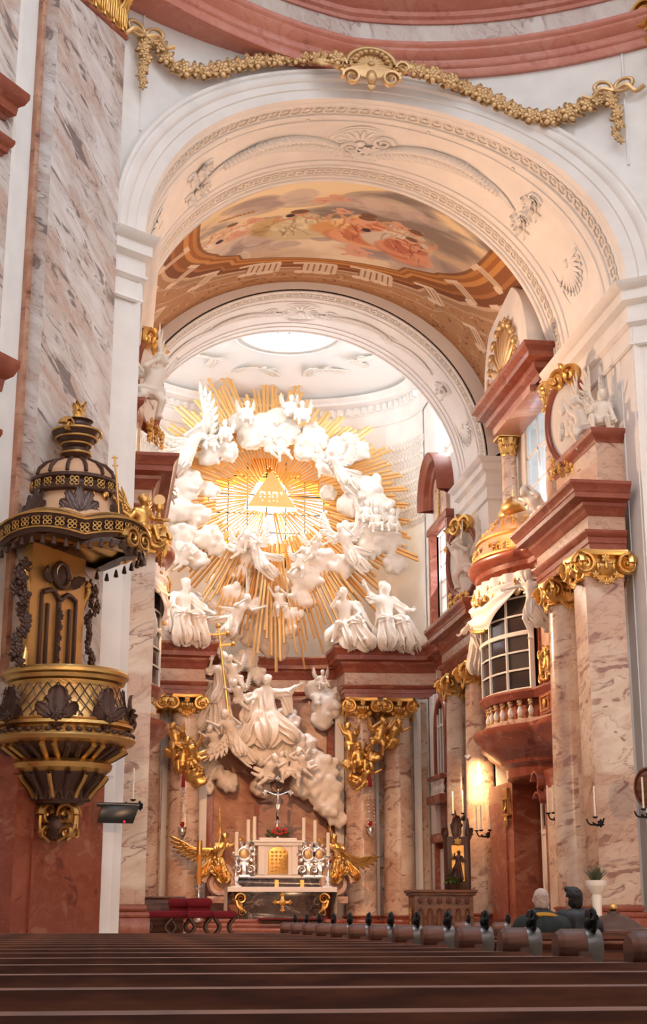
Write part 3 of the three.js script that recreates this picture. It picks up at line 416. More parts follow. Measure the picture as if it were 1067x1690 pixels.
// side walls of the chancel: pier of the crossing arch, window bay, pier of the inner arch, apse bay
const winZ0 = -43.4, winZ1 = -47.4;
for (const s of [-1, 1]) {
  const side = s > 0 ? 'right' : 'left';
  const y1 = s > 0 ? 17.22 : 17.66, J = s > 0 ? 6.8 : 6.07, K = s > 0 ? 7.1 : 6.7;
  const wallBox = (x0, x1, y0, yy, z0, z1) => { const g = box(x1 - x0, yy - y0, z0 - z1, (x0 + x1) / 2, y0, (z0 + z1) / 2); return mr(g, s); };
  const w = struct('wall_' + side, merge([
    wallBox(J, 7.9, 0.5, y1, -35.7, -42.8),            // pier of the crossing arch
    wallBox(K, 7.9, 0.5, 12.6, -42.8, -50), wallBox(K, 7.9, 12.6, 17.4, -42.8, winZ0), wallBox(K, 7.9, 12.6, 17.4, winZ1, -50), wallBox(K, 7.9, 17.0, 17.4, winZ0, winZ1),
    wallBox(6.45, 7.9, 0.5, 16.62, -50, -54),              // pier of the inner arch
    wallBox(6.35, 7.9, 0.5, 11.4, -54, -60.5), wallBox(6.35, 7.9, 11.4, 15.8, -54, -55.2), wallBox(6.35, 7.9, 11.4, 15.8, -58.0, -60.5), wallBox(6.35, 7.9, 15.8, 18.4, -54, -60.5), wallBox(6.35, 7.9, 18.4, 21.6, -54, -54.3), wallBox(6.35, 7.9, 18.4, 21.6, -56.9, -60.5), wallBox(6.35, 7.9, 21.6, 24.0, -54, -60.5),
  ]), MT.white, 'white plaster side wall of the chancel on the ' + (s > 0 ? 'side of the seated visitors' : 'pulpit side'));
  // impost cornices of both arches
  const imp = [[0, -1.75], [0.05, -1.75], [0.09, -1.7], [0.05, -1.62], [0.05, -1.2], [0.07, -1.2], [0.16, -1.1], [0.16, -1.02], [0.1, -1.0], [0.1, -0.62], [0.2, -0.55], [0.26, -0.5], [0.26, -0.22], [0.34, -0.18], [0.44, -0.06], [0.47, 0], [0, 0.02]];
  trim(sweep(sp([[J + 0.86, ellZ(s * (J + 0.86)) + 0.02], [J + 0.4, ellZ(s * (J + 0.4)) + 0.02], [J, ellZ(s * J) + 0.02], [J, -42.8], [J + 0.4, -42.82]], s), imp, y1 + 0.02), MT.white, 'white impost cornice carrying the crossing arch on the ' + (s > 0 ? 'pier behind the giant columns' : 'pier behind the pulpit'));
  trim(sweep(sp([[7.2, -49.98], [6.45, -49.98], [6.45, -54.02], [7.0, -54.02]], s), imp.map(([o, h]) => [o * 0.9, h * 0.85]), 16.67), MT.white, 'white impost cornice of the inner arch on the ' + (s > 0 ? 'side of the blue window' : 'pulpit side'));
  // lunette with gilded shell
  if (s > 0) {
    const sh_ = new THREE.Shape(); sh_.moveTo(-2.75, 0.1); sh_.lineTo(2.75, 0.1); sh_.lineTo(2.75, 0.55); sh_.absarc(0, 0.55, 2.7, 0, PI, false); sh_.closePath();
    const g = extr(sh_, 0.9, 0.05); g.rotateY(-PI / 2); part('lunette', boxUV(at(g, 6.98, 17.95, -45.9)), MT.white, w);
    const sh2 = shellFan(1.7, 11, 0.1, PI - 0.1); const f = part('shell_ornament', at(at(merge([sh2, ...Array.from({ length: 9 }, (_, i) => { const a = lerp(0.2, PI - 0.2, i / 8); return at(rosette(0.15, 5), cos(a) * 1.8, sin(a) * 1.8, 0.05); })]), 0, 0, 0, 0, -PI / 2), 6.04, 18.3, -45.9), MT.paleGold, w, 'pale gilded scallop shell');
    part('shell_heart', at(at(shellFan(0.72, 9, 0.25, PI - 0.25), 0, 0, 0.1, 0, -PI / 2), 6.02, 18.3, -45.9), MT.gold, w);
  }
}
// outer enclosure of the nave behind and beside the camera, ceiling with a round dome opening
{
  const sideN = (s) => { const pts = []; for (let i = 0; i <= 20; i++) { const t = lerp(0.56, PI / 2, i / 20); pts.push([s * AX + 14.5 * sin(t), -17.9 - 20 * cos(t)]); } pts.push([s * AX + 14.5, 8.2]); return pts; };
  for (const s of [-1, 1]) {
    const pts = sideN(s), win = [[-24, 1.7], [-8, 1.7]];
    const seg = []; const wallStrip = (p0, p1, a, b) => { const g = new THREE.BufferGeometry(); const q = [p0[0], a, p0[1], p1[0], a, p1[1], p1[0], b, p1[1], p0[0], a, p0[1], p1[0], b, p1[1], p0[0], b, p0[1]]; g.setAttribute('position', new THREE.Float32BufferAttribute(q, 3)); g.computeVertexNormals(); return boxUV(g); };
    const dense = []; for (let i = 0; i < pts.length - 1; i++) { const L = Math.hypot(pts[i + 1][0] - pts[i][0], pts[i + 1][1] - pts[i][1]), n = Math.ceil(L / 0.9); for (let k = 0; k < n; k++) dense.push([lerp(pts[i][0], pts[i + 1][0], k / n), lerp(pts[i][1], pts[i + 1][1], k / n)]); } dense.push(pts[pts.length - 1]);
    for (let i = 0; i < dense.length - 1; i++) { const a = dense[i], b = dense[i + 1], zm = (a[1] + b[1]) / 2, open = win.some(([z, h]) => Math.abs(zm - z) < h); if (open) { seg.push(wallStrip(a, b, 0, 24), wallStrip(a, b, 31, 34)); } else seg.push(wallStrip(a, b, 0, 34)); }
    const gg = merge(seg); const both = merge([gg, at(gg, 0.6, 0, 0)]);
    struct('wall_nave_' + (s > 0 ? 'right' : 'left'), mr(both, s), MT.white, 'white plaster side wall of the nave beside the pews, out past the arch');
  }
  const back = new THREE.Shape(); back.moveTo(-15, 0); back.lineTo(15, 0); back.lineTo(15, 34); back.lineTo(-15, 34); back.closePath(); const h = new THREE.Path(); h.moveTo(-4, 12); h.lineTo(4, 12); h.lineTo(4, 22); h.lineTo(-4, 22); h.closePath(); back.holes.push(h);
  struct('wall_nave_rear', at(extr(back, 0.5), 0, 0, 8.2), MT.white, 'white plaster rear wall of the nave with its tall window opening');
  const cs = new THREE.Shape(); cs.moveTo(-15.5, -9); cs.lineTo(15.5, -9); cs.lineTo(15.5, 40); cs.lineTo(-15.5, 40); cs.closePath(); const ho = new THREE.Path(); ho.absarc(0, 14, 9.2, 0, TAU, true); cs.holes.push(ho);
  const cg = extr(cs, 0.6, 0, { curveSegments: 40 }); cg.rotateX(-PI / 2); struct('ceiling_nave', at(cg, 0, 34, 0), MT.white, 'white nave ceiling around the open dome drum');
  struct('ceiling_dome', at(merge([lathe([[9.2, 0], [9.2, 9.5]], 48, 1.2), lathe([[9.9, 0], [9.9, 9.5]], 48, 1.2)]), 0, 34.3, -14), MT.white, 'white drum under the dome opening');
}
// red cornice ring, marble frieze and upper red cornice over the arch
{
  const path = []; for (let i = 0; i <= 60; i++) { const x = lerp(9.9, -9.9, i / 60); path.push([x, ellZ(x) + 0.05 + 0.19 * Math.max(0, -x - 0.4)]); }
  const sc = (pr, k) => pr.map(([o, h]) => [o * 0.8, h * k]).map(([o, h], i, q) => (i === 0 || i === q.length - 1 ? [o - 1.6, h] : [o, h]));
  const lo = [[0, 0], [0.1, 0.02], [0.14, 0.1], [0.14, 0.34], [0.2, 0.38], [0.24, 0.46], [0.24, 0.66], [0.36, 0.74], [0.46, 0.86], [0.5, 0.92], [0.5, 1.02], [0.58, 1.08], [0.62, 1.16], [0.62, 1.24], [0, 1.3]];
  const t1 = trim(sweep(path, sc(lo, 0.75), 24.15), MT.pink, 'pink red marble cornice ring curving over the arch behind the gilded shell');
  const t2 = trim(sweep(path, [[-1.6, 0], [0.05, 0], [0.05, 0.8], [-1.6, 0.8]], 25.1), MT.frieze, 'pale veined marble frieze between the two red cornices');
  const up = [[0, 0], [0.16, 0.04], [0.2, 0.16], [0.32, 0.24], [0.36, 0.4], [0.5, 0.46], [0.7, 0.62], [0.9, 0.7], [0.9, 0.9], [1.05, 1.05], [1.1, 1.3], [0, 1.4]];
  trim(sweep(path, sc(up, 0.8), 25.85), MT.pink, 'upper pink red marble cornice at the top of the nave wall');
  const w = struct('wall_drum', merge([sweep(path.map(([x, z]) => [x, z]), [[0.05, 0], [0.05, 7.4], [-1.6, 7.4], [-1.6, 0]], 26.9)]), MT.white, 'white wall of the nave above the red cornices');
}
// apse: straight sides, elliptical end, cornice ring, flat dome with lantern
const apPath = (a, b, z0 = -60, n = 40) => { const p = [[a, -54]]; for (let i = 0; i <= n; i++) { const t = PI * i / n; p.push([cos(t) * a, z0 - sin(t) * b]); } p.push([-a, -54]); return p; };
{
  const a = 6.3, b = 4.3, top = 23.2, wy = 18.15, WR = 3.2, WB = 2.3;
  // wall with an elliptical window behind the triangle
  const pts = []; for (let i = 0; i <= 72; i++) { const t = PI * i / 72; pts.push([cos(t) * a, -60 - sin(t) * b]); }
  const rows = 60, quads = [], P = (i, j) => [pts[i][0], lerp(0, top, j / rows), pts[i][1]];
  const inside = (i, j) => { const p = P(i, j); return p[2] < -62 && ((p[0] - 0.1) / WR) ** 2 + ((p[1] - wy) / WB) ** 2 < 1; };
  for (let i = 0; i < 72; i++) for (let j = 0; j < rows; j++) { if (inside(i, j) && inside(i + 1, j) && inside(i, j + 1) && inside(i + 1, j + 1)) continue; quads.push(...P(i, j), ...P(i + 1, j), ...P(i + 1, j + 1), ...P(i, j), ...P(i + 1, j + 1), ...P(i, j + 1)); }
  const g = new THREE.BufferGeometry(); g.setAttribute('position', new THREE.Float32BufferAttribute(quads, 3)); g.computeVertexNormals();
  const w = struct('wall_apse', boxUV(g), MT.white, 'white plaster apse wall behind the golden rays');
  part('wall_back', boxUV(g.clone().translate(0, 0, -0.5)), MT.white, w);
  // lattice of lozenges with buttons high on the apse wall
  for (let r = 0; r < 7; r++) for (let i = 0; i < 60; i++) {
    const t = 0.03 + (i + (r % 2) / 2) * 0.045; if (t > 0.95 && t < PI - 0.95) continue; if (t > PI - 0.03) continue; const y = 17.3 + r * 0.56, p = V(cos(t) * (a - 0.02), y, -60 - sin(t) * (b - 0.02));
    const m = part('lattice_button', LB(), MT.stucco, w); m.position.copy(p); m.lookAt(0, y, -58); const l = part('lattice_lozenge', LL(), MT.stucco, w); l.position.copy(p); l.lookAt(0, y, -58);
  }
  const ringPath = [[6.32, -54]]; for (let i = 0; i <= 48; i++) { const t = PI * i / 48; ringPath.push([cos(t) * (a + 0.0), -60 - sin(t) * b]); } ringPath.push([-6.32, -54]);
  trim(sweep(ringPath, [[0, 0], [0.08, 0.02], [0.12, 0.1], [0.12, 0.55], [0.18, 0.6], [0.18, 0.95], [0.3, 1.02], [0.5, 1.1], [0.5, 1.22], [0.62, 1.32], [0.68, 1.4], [0, 1.5]], 21.9), MT.white, 'white cornice ring at the foot of the bright apse dome');
  const dent = box(0.16, 0.3, 0.26, 0, 0, 0);
  const dg = struct('trim_' + (++trimNo), null, null, 'row of small white brackets under the apse cornice'); for (let i = 1; i < 44; i++) { const t = PI * i / 44, m = part('bracket', dent, MT.white, dg); m.position.set(cos(t) * (a - 0.22), 22.55, -60 - sin(t) * (b - 0.22)); m.lookAt(0, 22.55, -60); }
  // dome: saucer from the ring to the lantern rim
  const lx = 0.35, lz = -58.4, lr = 1.85, dome = (u, v, p) => { const t = u * TAU, rx = lerp(6.35, lr, v), sx = cos(t), szz = sin(t); const ox = sx * 6.35, oz = szz > 0 ? -54 + 0 : 0; let bx = cos(t) * 6.4, bz = t < PI ? -60 - sin(t) * 4.4 : -60 - sin(t) * 6.0; const ix = lx + cos(t) * lr, iz = lz - sin(t) * lr; const h = 23.3 + 1.15 * sin(v * PI / 2); p.set(lerp(bx, ix, v), h, lerp(bz, iz, v)); };
  const d = struct('ceiling_apse', grid(dome, 64, 16, 1.2), MT.white, 'bright white flat dome of the apse with palm reliefs around a round lantern');
  part('dome_back', grid((u, v, p) => { dome(u, v, p); p.y += 0.5; }, 48, 8, 1.2), MT.white, d);
  part('lantern_rim', at(merge([new THREE.TorusGeometry(lr + 0.1, 0.12, 8, 48).rotateX(PI / 2), new THREE.TorusGeometry(lr + 0.45, 0.06, 6, 48).rotateX(PI / 2).translate(0, -0.1, 0)]), lx, 24.42, lz), MT.white, d);
  // lantern drum with tall windows
  const dr = [], bars = []; for (let i = 0; i < 12; i++) { const t = i / 12 * TAU; dr.push(at(box(0.4, 6, 0.25, 0, 0, 0), lx + cos(t) * (lr + 0.12), 24.5, lz + sin(t) * (lr + 0.12), 0, -t + PI / 2)); }
  part('lantern_pier', merge([...dr, at(lathe([[lr + 0.25, 0], [lr, 0.02], [lr, 0.6], [lr + 0.25, 0.62]], 40), lx, 24.5, lz), at(lathe([[lr + 0.25, 0], [lr, 0.02], [lr, 0.6], [lr + 0.25, 0.62]], 40), lx, 29.9, lz)]), MT.white, d);
  for (let i = 0; i < 24; i++) { const t = (i + 0.5) / 24 * TAU; const m = part('glazing_bar', GB(), MT.iron, d); m.position.set(lx + cos(t) * (lr + 0.06), 25.1, lz + sin(t) * (lr + 0.06)); }
  const pr = merge([0, 1].map((k) => at(palm, 0, 0, 0, 0, 0, 0)));
  for (let i = 0; i < 9; i++) { const t = 0.1 + (PI - 0.2) * i / 8, m = part('palm_relief', palm, MT.stucco, d); const q = V(); dome(t / TAU, 0.45, q); m.position.set(q.x, q.y - 0.05, q.z); m.rotation.set(PI / 2, 0, PI / 2 - t + (i % 2 ? 1.2 : -1.2)); m.scale.set(0.62, 0.62, 0.25); m.position.y += 0.06; }
  // window glass and iron grid behind the triangle
  const win = struct('window_1', null, null, 'oval amber edged window glowing behind the gilded triangle');
  part('pane', at(new THREE.CircleGeometry(1, 48), 0.1, wy, -64.3, 0, 0, 0, [2.85, 1.55, 1]), MT.clear, win);
  const rg = grid((u, v, p) => { const t = u * TAU; p.set(0.1 + cos(t) * lerp(2.8, 3.5, v), wy + sin(t) * lerp(1.5, 2.6, v), -64.28); }, 56, 2, 1.2); part('amber_pane', rg, MT.amber, win, 'amber glass ring');
  for (let i = -3; i <= 3; i++) { part('glazing_bar', tube([[0.1 + i * 0.85, wy - 2.4, -64.2], [0.1 + i * 0.85, wy + 2.4, -64.2]], 0.03, 5), MT.iron, win); } for (let i = -2; i <= 2; i++) part('glazing_bar', tube([[-3.2, wy + i * 0.85, -64.2], [3.4, wy + i * 0.85, -64.2]], 0.03, 5), MT.iron, win);
}
function LB() { return LB.g || (LB.g = ball(0, 0, 0, 0.1, 0.1, 0.06, 7)); }
function LL() { return LL.g || (LL.g = merge([[0, 0.28, 0.2, 0], [0.2, 0, 0, -0.28], [0, -0.28, -0.2, 0], [-0.2, 0, 0, 0.28]].map(([a, b, c, d]) => tube([[a, b, 0], [c, d, 0]], 0.022, 4)))); }
function GB() { return GB.g || (GB.g = box(0.06, 4.8, 0.06)); }
// ---------------------------------------------------------------- columns, pilasters, entablatures
function ent(path, y0, hA, hF, hC, pc, label) {
  const t = struct('trim_' + (++trimNo), null, null, label);
  part('architrave', sweep(path, [[-0.35, 0], [0, 0], [0, hA * 0.34], [0.03, hA * 0.36], [0.03, hA * 0.66], [0.07, hA * 0.7], [0.13, hA * 0.9], [0.13, hA], [-0.35, hA]], y0), MT.red, t);
  part('frieze', sweep(path, [[-0.3, 0], [0.0, 0], [0.0, hF], [-0.3, hF]], y0 + hA), MT.pale, t);
  const q = (a, b) => [a * pc, b * hC];
  part('cornice', sweep(path, [[-0.35, 0], [0.02, 0], q(0.1, 0.06), q(0.13, 0.16), q(0.2, 0.24), q(0.28, 0.3), q(0.3, 0.4), q(0.34, 0.42), q(0.76, 0.47), q(0.76, 0.64), q(0.8, 0.66), q(0.83, 0.74), q(0.94, 0.84), q(1, 0.9), q(1, 1), [-0.35, hC + 0.02]], y0 + hA + hF), MT.red, t);
  return t;
}
// ionic capital with corner volutes, unit radius of the shaft top
const capBell = merge([lathe([[1.02, -0.12], [1.1, -0.06], [1.02, 0], [1.0, 0.05], [1.2, 0.3], [1.28, 0.42], [1.2, 0.55], [1.05, 0.6]], 24), ...Array.from({ length: 20 }, (_, i) => at(ball(0, 0, 0, 0.12, 0.17, 0.1, 6), cos(i / 20 * TAU) * 1.22, 0.42, sin(i / 20 * TAU) * 1.22, 0, -i / 20 * TAU + PI / 2))]);
const capAbacus = (() => { const s = new THREE.Shape(), r = 1.62; for (let k = 0; k < 4; k++) { const a = k * PI / 2 + PI / 4; const c = [cos(a), sin(a)], d = [-sin(a), cos(a)]; const p1 = [c[0] * r + d[0] * -0.16, c[1] * r + d[1] * -0.16], p2 = [c[0] * r + d[0] * 0.16, c[1] * r + d[1] * 0.16]; if (k) s.quadraticCurveTo(cos(a - PI / 4) * 1.0, sin(a - PI / 4) * 1.0, ...p1); else s.moveTo(...p1); s.lineTo(...p2); } s.quadraticCurveTo(cos(0) * 1.0, sin(0) * 1.0, cos(PI / 4) * r + sin(PI / 4) * 0.16, sin(PI / 4) * r - cos(PI / 4) * 0.16); const g = extr(s, 0.26, 0.05); g.rotateX(-PI / 2); return at(g, 0, 0.9, 0); })();
const capVol = merge([volute(0.52, 2.3, 0.2, 0.16), new THREE.CylinderGeometry(0.46, 0.46, 0.1, 18).rotateX(PI / 2).translate(0, 0, -0.06), ball(0, 0, 0.03, 0.11, 0.11, 0.12, 8)]), capVolM = mir(capVol);
const capFest = merge([...Array.from({ length: 5 }, (_, i) => { const t = i / 4; return at(rosette(0.17, 5), lerp(-0.5, 0.5, t), 0.05 - 0.3 * sin(PI * t), 1.16); }), at(rosette(0.22, 6), 0, 0.75, 1.22)]);
const capFestAll = merge([0, 1, 2, 3].map((k) => at(capFest, 0, 0, 0, 0, k * PI / 2)));
function capital(parent, r, h, square) {
  const c = part('capital', at(merge([capBell, capAbacus, capFestAll]), 0, 0, 0, 0, 0, 0, [r, h / 1.16, r]), MT.gold, parent, 'gilded ionic capital');
  for (let k = 0; k < 4; k++) for (const s of [-1, 1]) { const a = k * PI / 2, m = part('volute', s > 0 ? capVol : capVolM, MT.gold, c); m.position.set(sin(a) * r * 1.16 + cos(a) * s * r * 1.02, h * 0.46, cos(a) * r * 1.16 - sin(a) * s * r * 1.02); m.rotation.y = a; m.scale.set(h * 0.8, h * 0.8, r * 1.2); }
  return c;
}
const plinthOf = (r, h) => merge([box(r * 2.9, 0.2, r * 2.9, 0, h - 0.2, 0, 0.02), box(r * 2.7, h - 0.36, r * 2.7, 0, 0.16, 0, 0.01), box(r * 2.95, 0.16, r * 2.95, 0, 0, 0, 0.02)]);
let colNo = 0;
function column(x, z, y0, yc, yt, r, label, group) {
  const t = thing('marble_column', label, 'column', [x, 0.55, z], 0, group), H = yc - y0; colNo++;
  part('pedestal', plinthOf(r, y0 - 0.55 - 0.3), MT.red, t, 'red marble pedestal');
  part('base', at(lathe([[r * 1.36, 0], [r * 1.4, 0.06], [r * 1.36, 0.13], [r * 1.18, 0.16], [r * 1.14, 0.2], [r * 1.24, 0.23], [r * 1.26, 0.27], [r * 1.04, 0.3]], 28), 0, y0 - 0.85, 0), MT.red, t);
  const pr = []; for (let i = 0; i <= 14; i++) { const u = i / 14; pr.push([r * (u < 0.3 ? 1 : 1 - 0.14 * Math.pow((u - 0.3) / 0.7, 1.4)), y0 - 0.55 + u * H]); }
  const g = lathe(pr, 36, 1), uv = g.attributes.uv; for (let i = 0; i < uv.count; i++) uv.setXY(i, uv.getX(i) + colNo * 1.37, uv.getY(i) + colNo * 2.11); part('shaft', g, MT.pale, t);
  const c = capital(t, r * 0.88, yt - yc); c.position.y = yc - 0.55; return t;
}
function pilaster(x, z, w, d, y0, yc, yt, label, group, turn = 0) {
  const t = thing('marble_pilaster', label, 'pilaster', [x, 0.55, z], turn, group); colNo++;
  part('pedestal', merge([box(w * 1.25, y0 - 0.85, d * 1.3, 0, 0, 0, 0.02)]), MT.red, t); part('base', merge([box(w * 1.22, 0.14, d * 1.26, 0, y0 - 0.85, 0, 0.04), box(w * 1.1, 0.16, d * 1.12, 0, y0 - 0.71, 0, 0.05)]), MT.red, t);
  part('shaft', boxUV(box(w, yc - y0, d, 0, y0 - 0.55, 0, 0.015), 1, colNo * 1.3, colNo * 0.7), MT.pale, t);
  const h = yt - yc, c = capital(t, w * 0.55, h); c.position.y = yc - 0.55; part('core', box(w * 1.02, h * 0.8, d * 1.02, 0, 0, 0, 0.02), MT.gold, c);
  return t;
}
for (const s of [-1, 1]) {
  const R = s > 0, side = R ? 'beside the curtained oratory' : 'behind the pulpit', dy = R ? 0 : 0.25;
  // front block of the order, beside the crossing arch
  pilaster(s * 5.98, -37.1, 1.02, 1.0, 1.35, 9.45 + dy, 10.15 + dy, R ? 'pale marble pilaster with gilded capital next to the white pier and the plant stand' : 'pale marble pilaster partly hidden by the pulpit canopy', 'giant marble pilasters');
  if (R) column(s * 6.05, -40.3, 1.35, 9.45, 10.15, 0.52, 'round marble column with gilded capital between the pilaster and the curtained oratory', 'giant columns');
  const path = [[6.6, -36.55], [5.6, -36.55], [5.62, -41.4], [6.9, -41.4]];
  ent(sp(path, s), 10.15 + dy, 0.52, 0.38, 0.8, 0.62, 'red marble entablature with pale frieze ' + side);
  // attic pedestal on the front block
  const at0 = 11.86 + dy, ap = [[6.8, -36.9], [6.05, -36.9], [6.05, -40.6], [6.9, -40.6]];
  const a = struct('trim_' + (++trimNo), null, null, 'attic pedestal of pale marble with red cap above the entablature ' + side);
  part('plinth', sweep(sp(ap, s), [[-0.3, 0], [0.12, 0], [0.12, 0.2], [0.02, 0.26], [-0.3, 0.26]], at0), MT.red, a); part('die', sweep(sp(ap, s), [[-0.3, 0], [0, 0], [0, 1.1], [-0.3, 1.1]], at0 + 0.24), MT.pale, a); part('cap', sweep(sp(ap, s), [[-0.3, 0], [0.02, 0], [0.06, 0.1], [0.16, 0.18], [0.2, 0.3], [0.2, 0.36], [-0.8, 0.38]], at0 + 1.32), MT.red, a);
  // middle block under the inner arch
  ent(sp([[6.9, -49.35], [5.7, -49.35], [5.72, -54.7], [6.3, -54.7], [6.3, -58.2]], s), 9.5, 0.52, 0.42, 0.98, 0.55, R ? 'red marble entablature with pale frieze between oratory and altar' : 'red marble entablature with pale frieze behind the pulpit side oratory');
  if (R) { column(6.05, -50.55, 1.2, 8.8, 9.5, 0.52, 'marble column nearest the curtained oratory with the bright lamp glow', 'giant columns'); column(6.05, -53.5, 1.2, 8.8, 9.5, 0.52, 'marble column beside the small arched window', 'giant columns'); }
  // altar block
  const cl = R ? ['marble column right against the cloud with the three gilded cherubs', 'marble column next to the door side with gilded cherubs leaning in'] : ['marble column beside the standing angel and the red glass lamp', 'marble column half hidden behind the pulpit side balcony'];
  column(s * 3.45, -59.5, 1.15, 8.75, 9.42, 0.6, cl[0], 'altar columns'); column(s * 4.92, -59.5, 1.15, 8.75, 9.42, 0.57, cl[1], 'altar columns');
  ent(sp([[6.35, -58.7], [5.65, -58.9], [4.2, -58.95], [2.75, -59.05], [2.7, -60.6]], s), 9.42, 0.5, 0.48, 1.02, 0.5, R ? 'curved red entablature under the two white sculpted readers' : 'curved red entablature under the seated white scholar');
}
// recessed entablature and marble wall of the high altar
ent([[2.7, -60.9], [1.4, -61.3], [0, -61.4], [-1.4, -61.3], [-2.7, -60.9]], 9.42, 0.5, 0.48, 0.9, 0.35, 'recessed red entablature behind the lower golden rays');
{
  const w = struct('wall_altar', sweep([[2.75, -60.75], [1.4, -61.15], [0, -61.25], [-1.4, -61.15], [-2.75, -60.75]], [[-0.4, 0], [0, 0], [0, 8.9], [-0.4, 8.9]], 0.55), MT.altar, 'brown veined marble wall behind the high altar');
  for (const s of [-1, 1]) { part('white_strip', box(0.34, 8.9, 0.3, s * 2.7, 0.55, -60.25, 0.03), MT.white, w); part('red_strip', box(0.26, 8.9, 0.3, s * 2.4, 0.55, -60.6, 0.03), MT.red, w); part('side_wall', box(3.7, 8.9, 0.3, s * 4.6, 0.55, -60.45), MT.pale, w); part('white_strip', box(0.3, 8.9, 0.2, s * 5.85, 0.55, -60.2, 0.03), MT.white, w); part('strip_between', box(0.2, 8.9, 0.2, s * 4.18, 0.55, -60.25, 0.03), MT.white, w); }
}
// chancel side wall veneers: red marble panels and doors between the columns
for (const s of [-1, 1]) {
  const X = (g) => mr(g, s);
  const w = struct('wall_veneer_' + (s > 0 ? 'right' : 'left'), X(merge([box(0.15, 8.9, 8.2, 6.98, 0.55, -46.2), box(0.12, 8.9, 2.6, 6.3, 0.55, -57.3)])), MT.red, 'red marble veneer of the chancel wall beside the ' + (s > 0 ? 'doors under the oratory' : 'pulpit side oratory'));
  part('white_pilaster_strip', X(box(0.35, 8.9, 0.9, 6.25, 0.55, -58.3, 0.03)), MT.white, w); part('white_back', X(box(0.3, 9.6, 4.4, 6.75, 0.55, -39.5, 0.02)), MT.white, w); part('marble_back', X(box(0.3, 8.9, 5.6, 6.6, 0.55, -52.9, 0.02)), MT.pale, w);
}
// left and right giant pilasters of the oval nave with gilded corinthian capitals
function bigPilaster(x, z, turn, s, label) {
  const t = thing('giant_pilaster', label, 'pilaster', [x, 0, z], turn, 'giant nave pilasters'), W = 2.8, px = -s * W / 2;
  part('shaft', boxUV(box(W, 16.8, 0.5, px, 6.2, 0, 0.02)), MT.pil, t); part('side_return', box(0.2, 17, 1.0, px - s * (W / 2 + 0.06), 6.0, -0.62), MT.altar, t);
  part('pedestal', merge([box(W + 0.35, 4.7, 0.8, px, 0, 0, 0.02)]), MT.red, t, 'red marble pedestal');
  part('pedestal_panel', merge([box(W - 0.75, 3.4, 0.06, px, 0.65, 0.42, 0.02)]), MT.red, t);
  part('pedestal_cap', merge([box(W + 0.5, 0.2, 0.95, px, 4.7, 0, 0.04), box(W + 0.75, 0.22, 1.2, px, 4.9, 0, 0.05), box(W + 0.55, 0.16, 1.0, px, 5.12, 0, 0.03)]), MT.red, t); part('base', merge([box(W + 0.4, 0.35, 0.8, px, 5.28, 0, 0.12), box(W + 0.2, 0.3, 0.66, px, 5.63, 0, 0.1), box(W + 0.08, 0.3, 0.56, px, 5.93, 0, 0.05)]), MT.pil, t);
  part('astragal', merge([box(W + 0.14, 0.16, 0.62, px, 22.95, 0, 0.06)]), MT.red, t);
  const lv = []; const r = rng(12); for (let i = 0; i < 7; i++) { const lx = px - W / 2 + (i + 0.5) * W / 7; for (let k = -2; k <= 2; k++) lv.push(at(ball(0, 0, 0, 0.04, 0.55, 0.05, 6), lx + k * 0.075, 23.7, 0.3 + 0.02 * (2 - Math.abs(k)))); lv.push(at(leaf(1.15, 0.42, 0.5, 4), lx, 23.12, 0.26)); lv.push(at(leaf(1.6, 0.4, 0.5, 5), lx + 0.2, 23.6, 0.22)); for (let k = 0; k < 5; k++) lv.push(at(rosette(0.09, 5), lx + (r() - 0.5) * 0.3, 23.8 + r() * 0.8, 0.42)); }
  part('capital', merge([box(W, 2.3, 0.5, px, 23.1, 0, 0.03), ...lv, at(volute(0.45, 2, 0.2, 0.3), px - W / 2, 25, 0.3), at(volute(0.45, 2, 0.2, 0.3, -1), px + W / 2, 25, 0.3)]), MT.gold, t, 'gilded corinthian capital');
  return t;
}
bigPilaster(-6.92, -35.15, 0.966, 1, 'giant veined grey pink pilaster with gilded capital behind the pulpit');
bigPilaster(7.75, -35.25, -0.966, -1, 'giant nave pilaster whose gilded capital edge shows by the garland end');
// chapel front further along the left nave wall
{
  const o = [-6.92, -35.15], t = struct('wall_chapel', null, null, 'white nave wall with marble chapel front and red mouldings beside the giant pilaster'); t.position.set(o[0], 0, o[1]); t.rotation.y = 0.966;
  part('white_wall', box(8.5, 34, 0.4, -7.0, 0, -0.45), MT.white, t); part('marble_panel', box(4, 26, 0.3, -5.95, 0, -0.15), MT.pil, t); part('white_fillet', box(0.3, 34, 0.25, -3.75, 0, -0.3, 0.04), MT.white, t);
  const m = [[-0.2, 0], [0.05, 0], [0.1, 0.12], [0.3, 0.2], [0.34, 0.45], [0.5, 0.55], [0.62, 0.75], [0.62, 0.9], [-0.2, 0.92]], sm = m.map(([a, b]) => [a * 0.55, b * 0.6]);
  const pth = [[-4.3, -0.6], [-4.3, 0.02], [-8, 0.02]];
  for (const [y, p, k] of [[18.5, m, 0.85], [17.6, sm, 0.8], [11.8, m, 1.05], [10.55, sm, 1.1], [7.3, sm, 1.2], [4.7, m, 1]]) part('red_moulding', sweep(pth, p.map(([a, b]) => [a * k * 0.75, b * k]), y), MT.red, t);
  part('red_pedestal', box(4, 4.8, 0.5, -6.0, 0, 0, 0.03), MT.red, t);
}
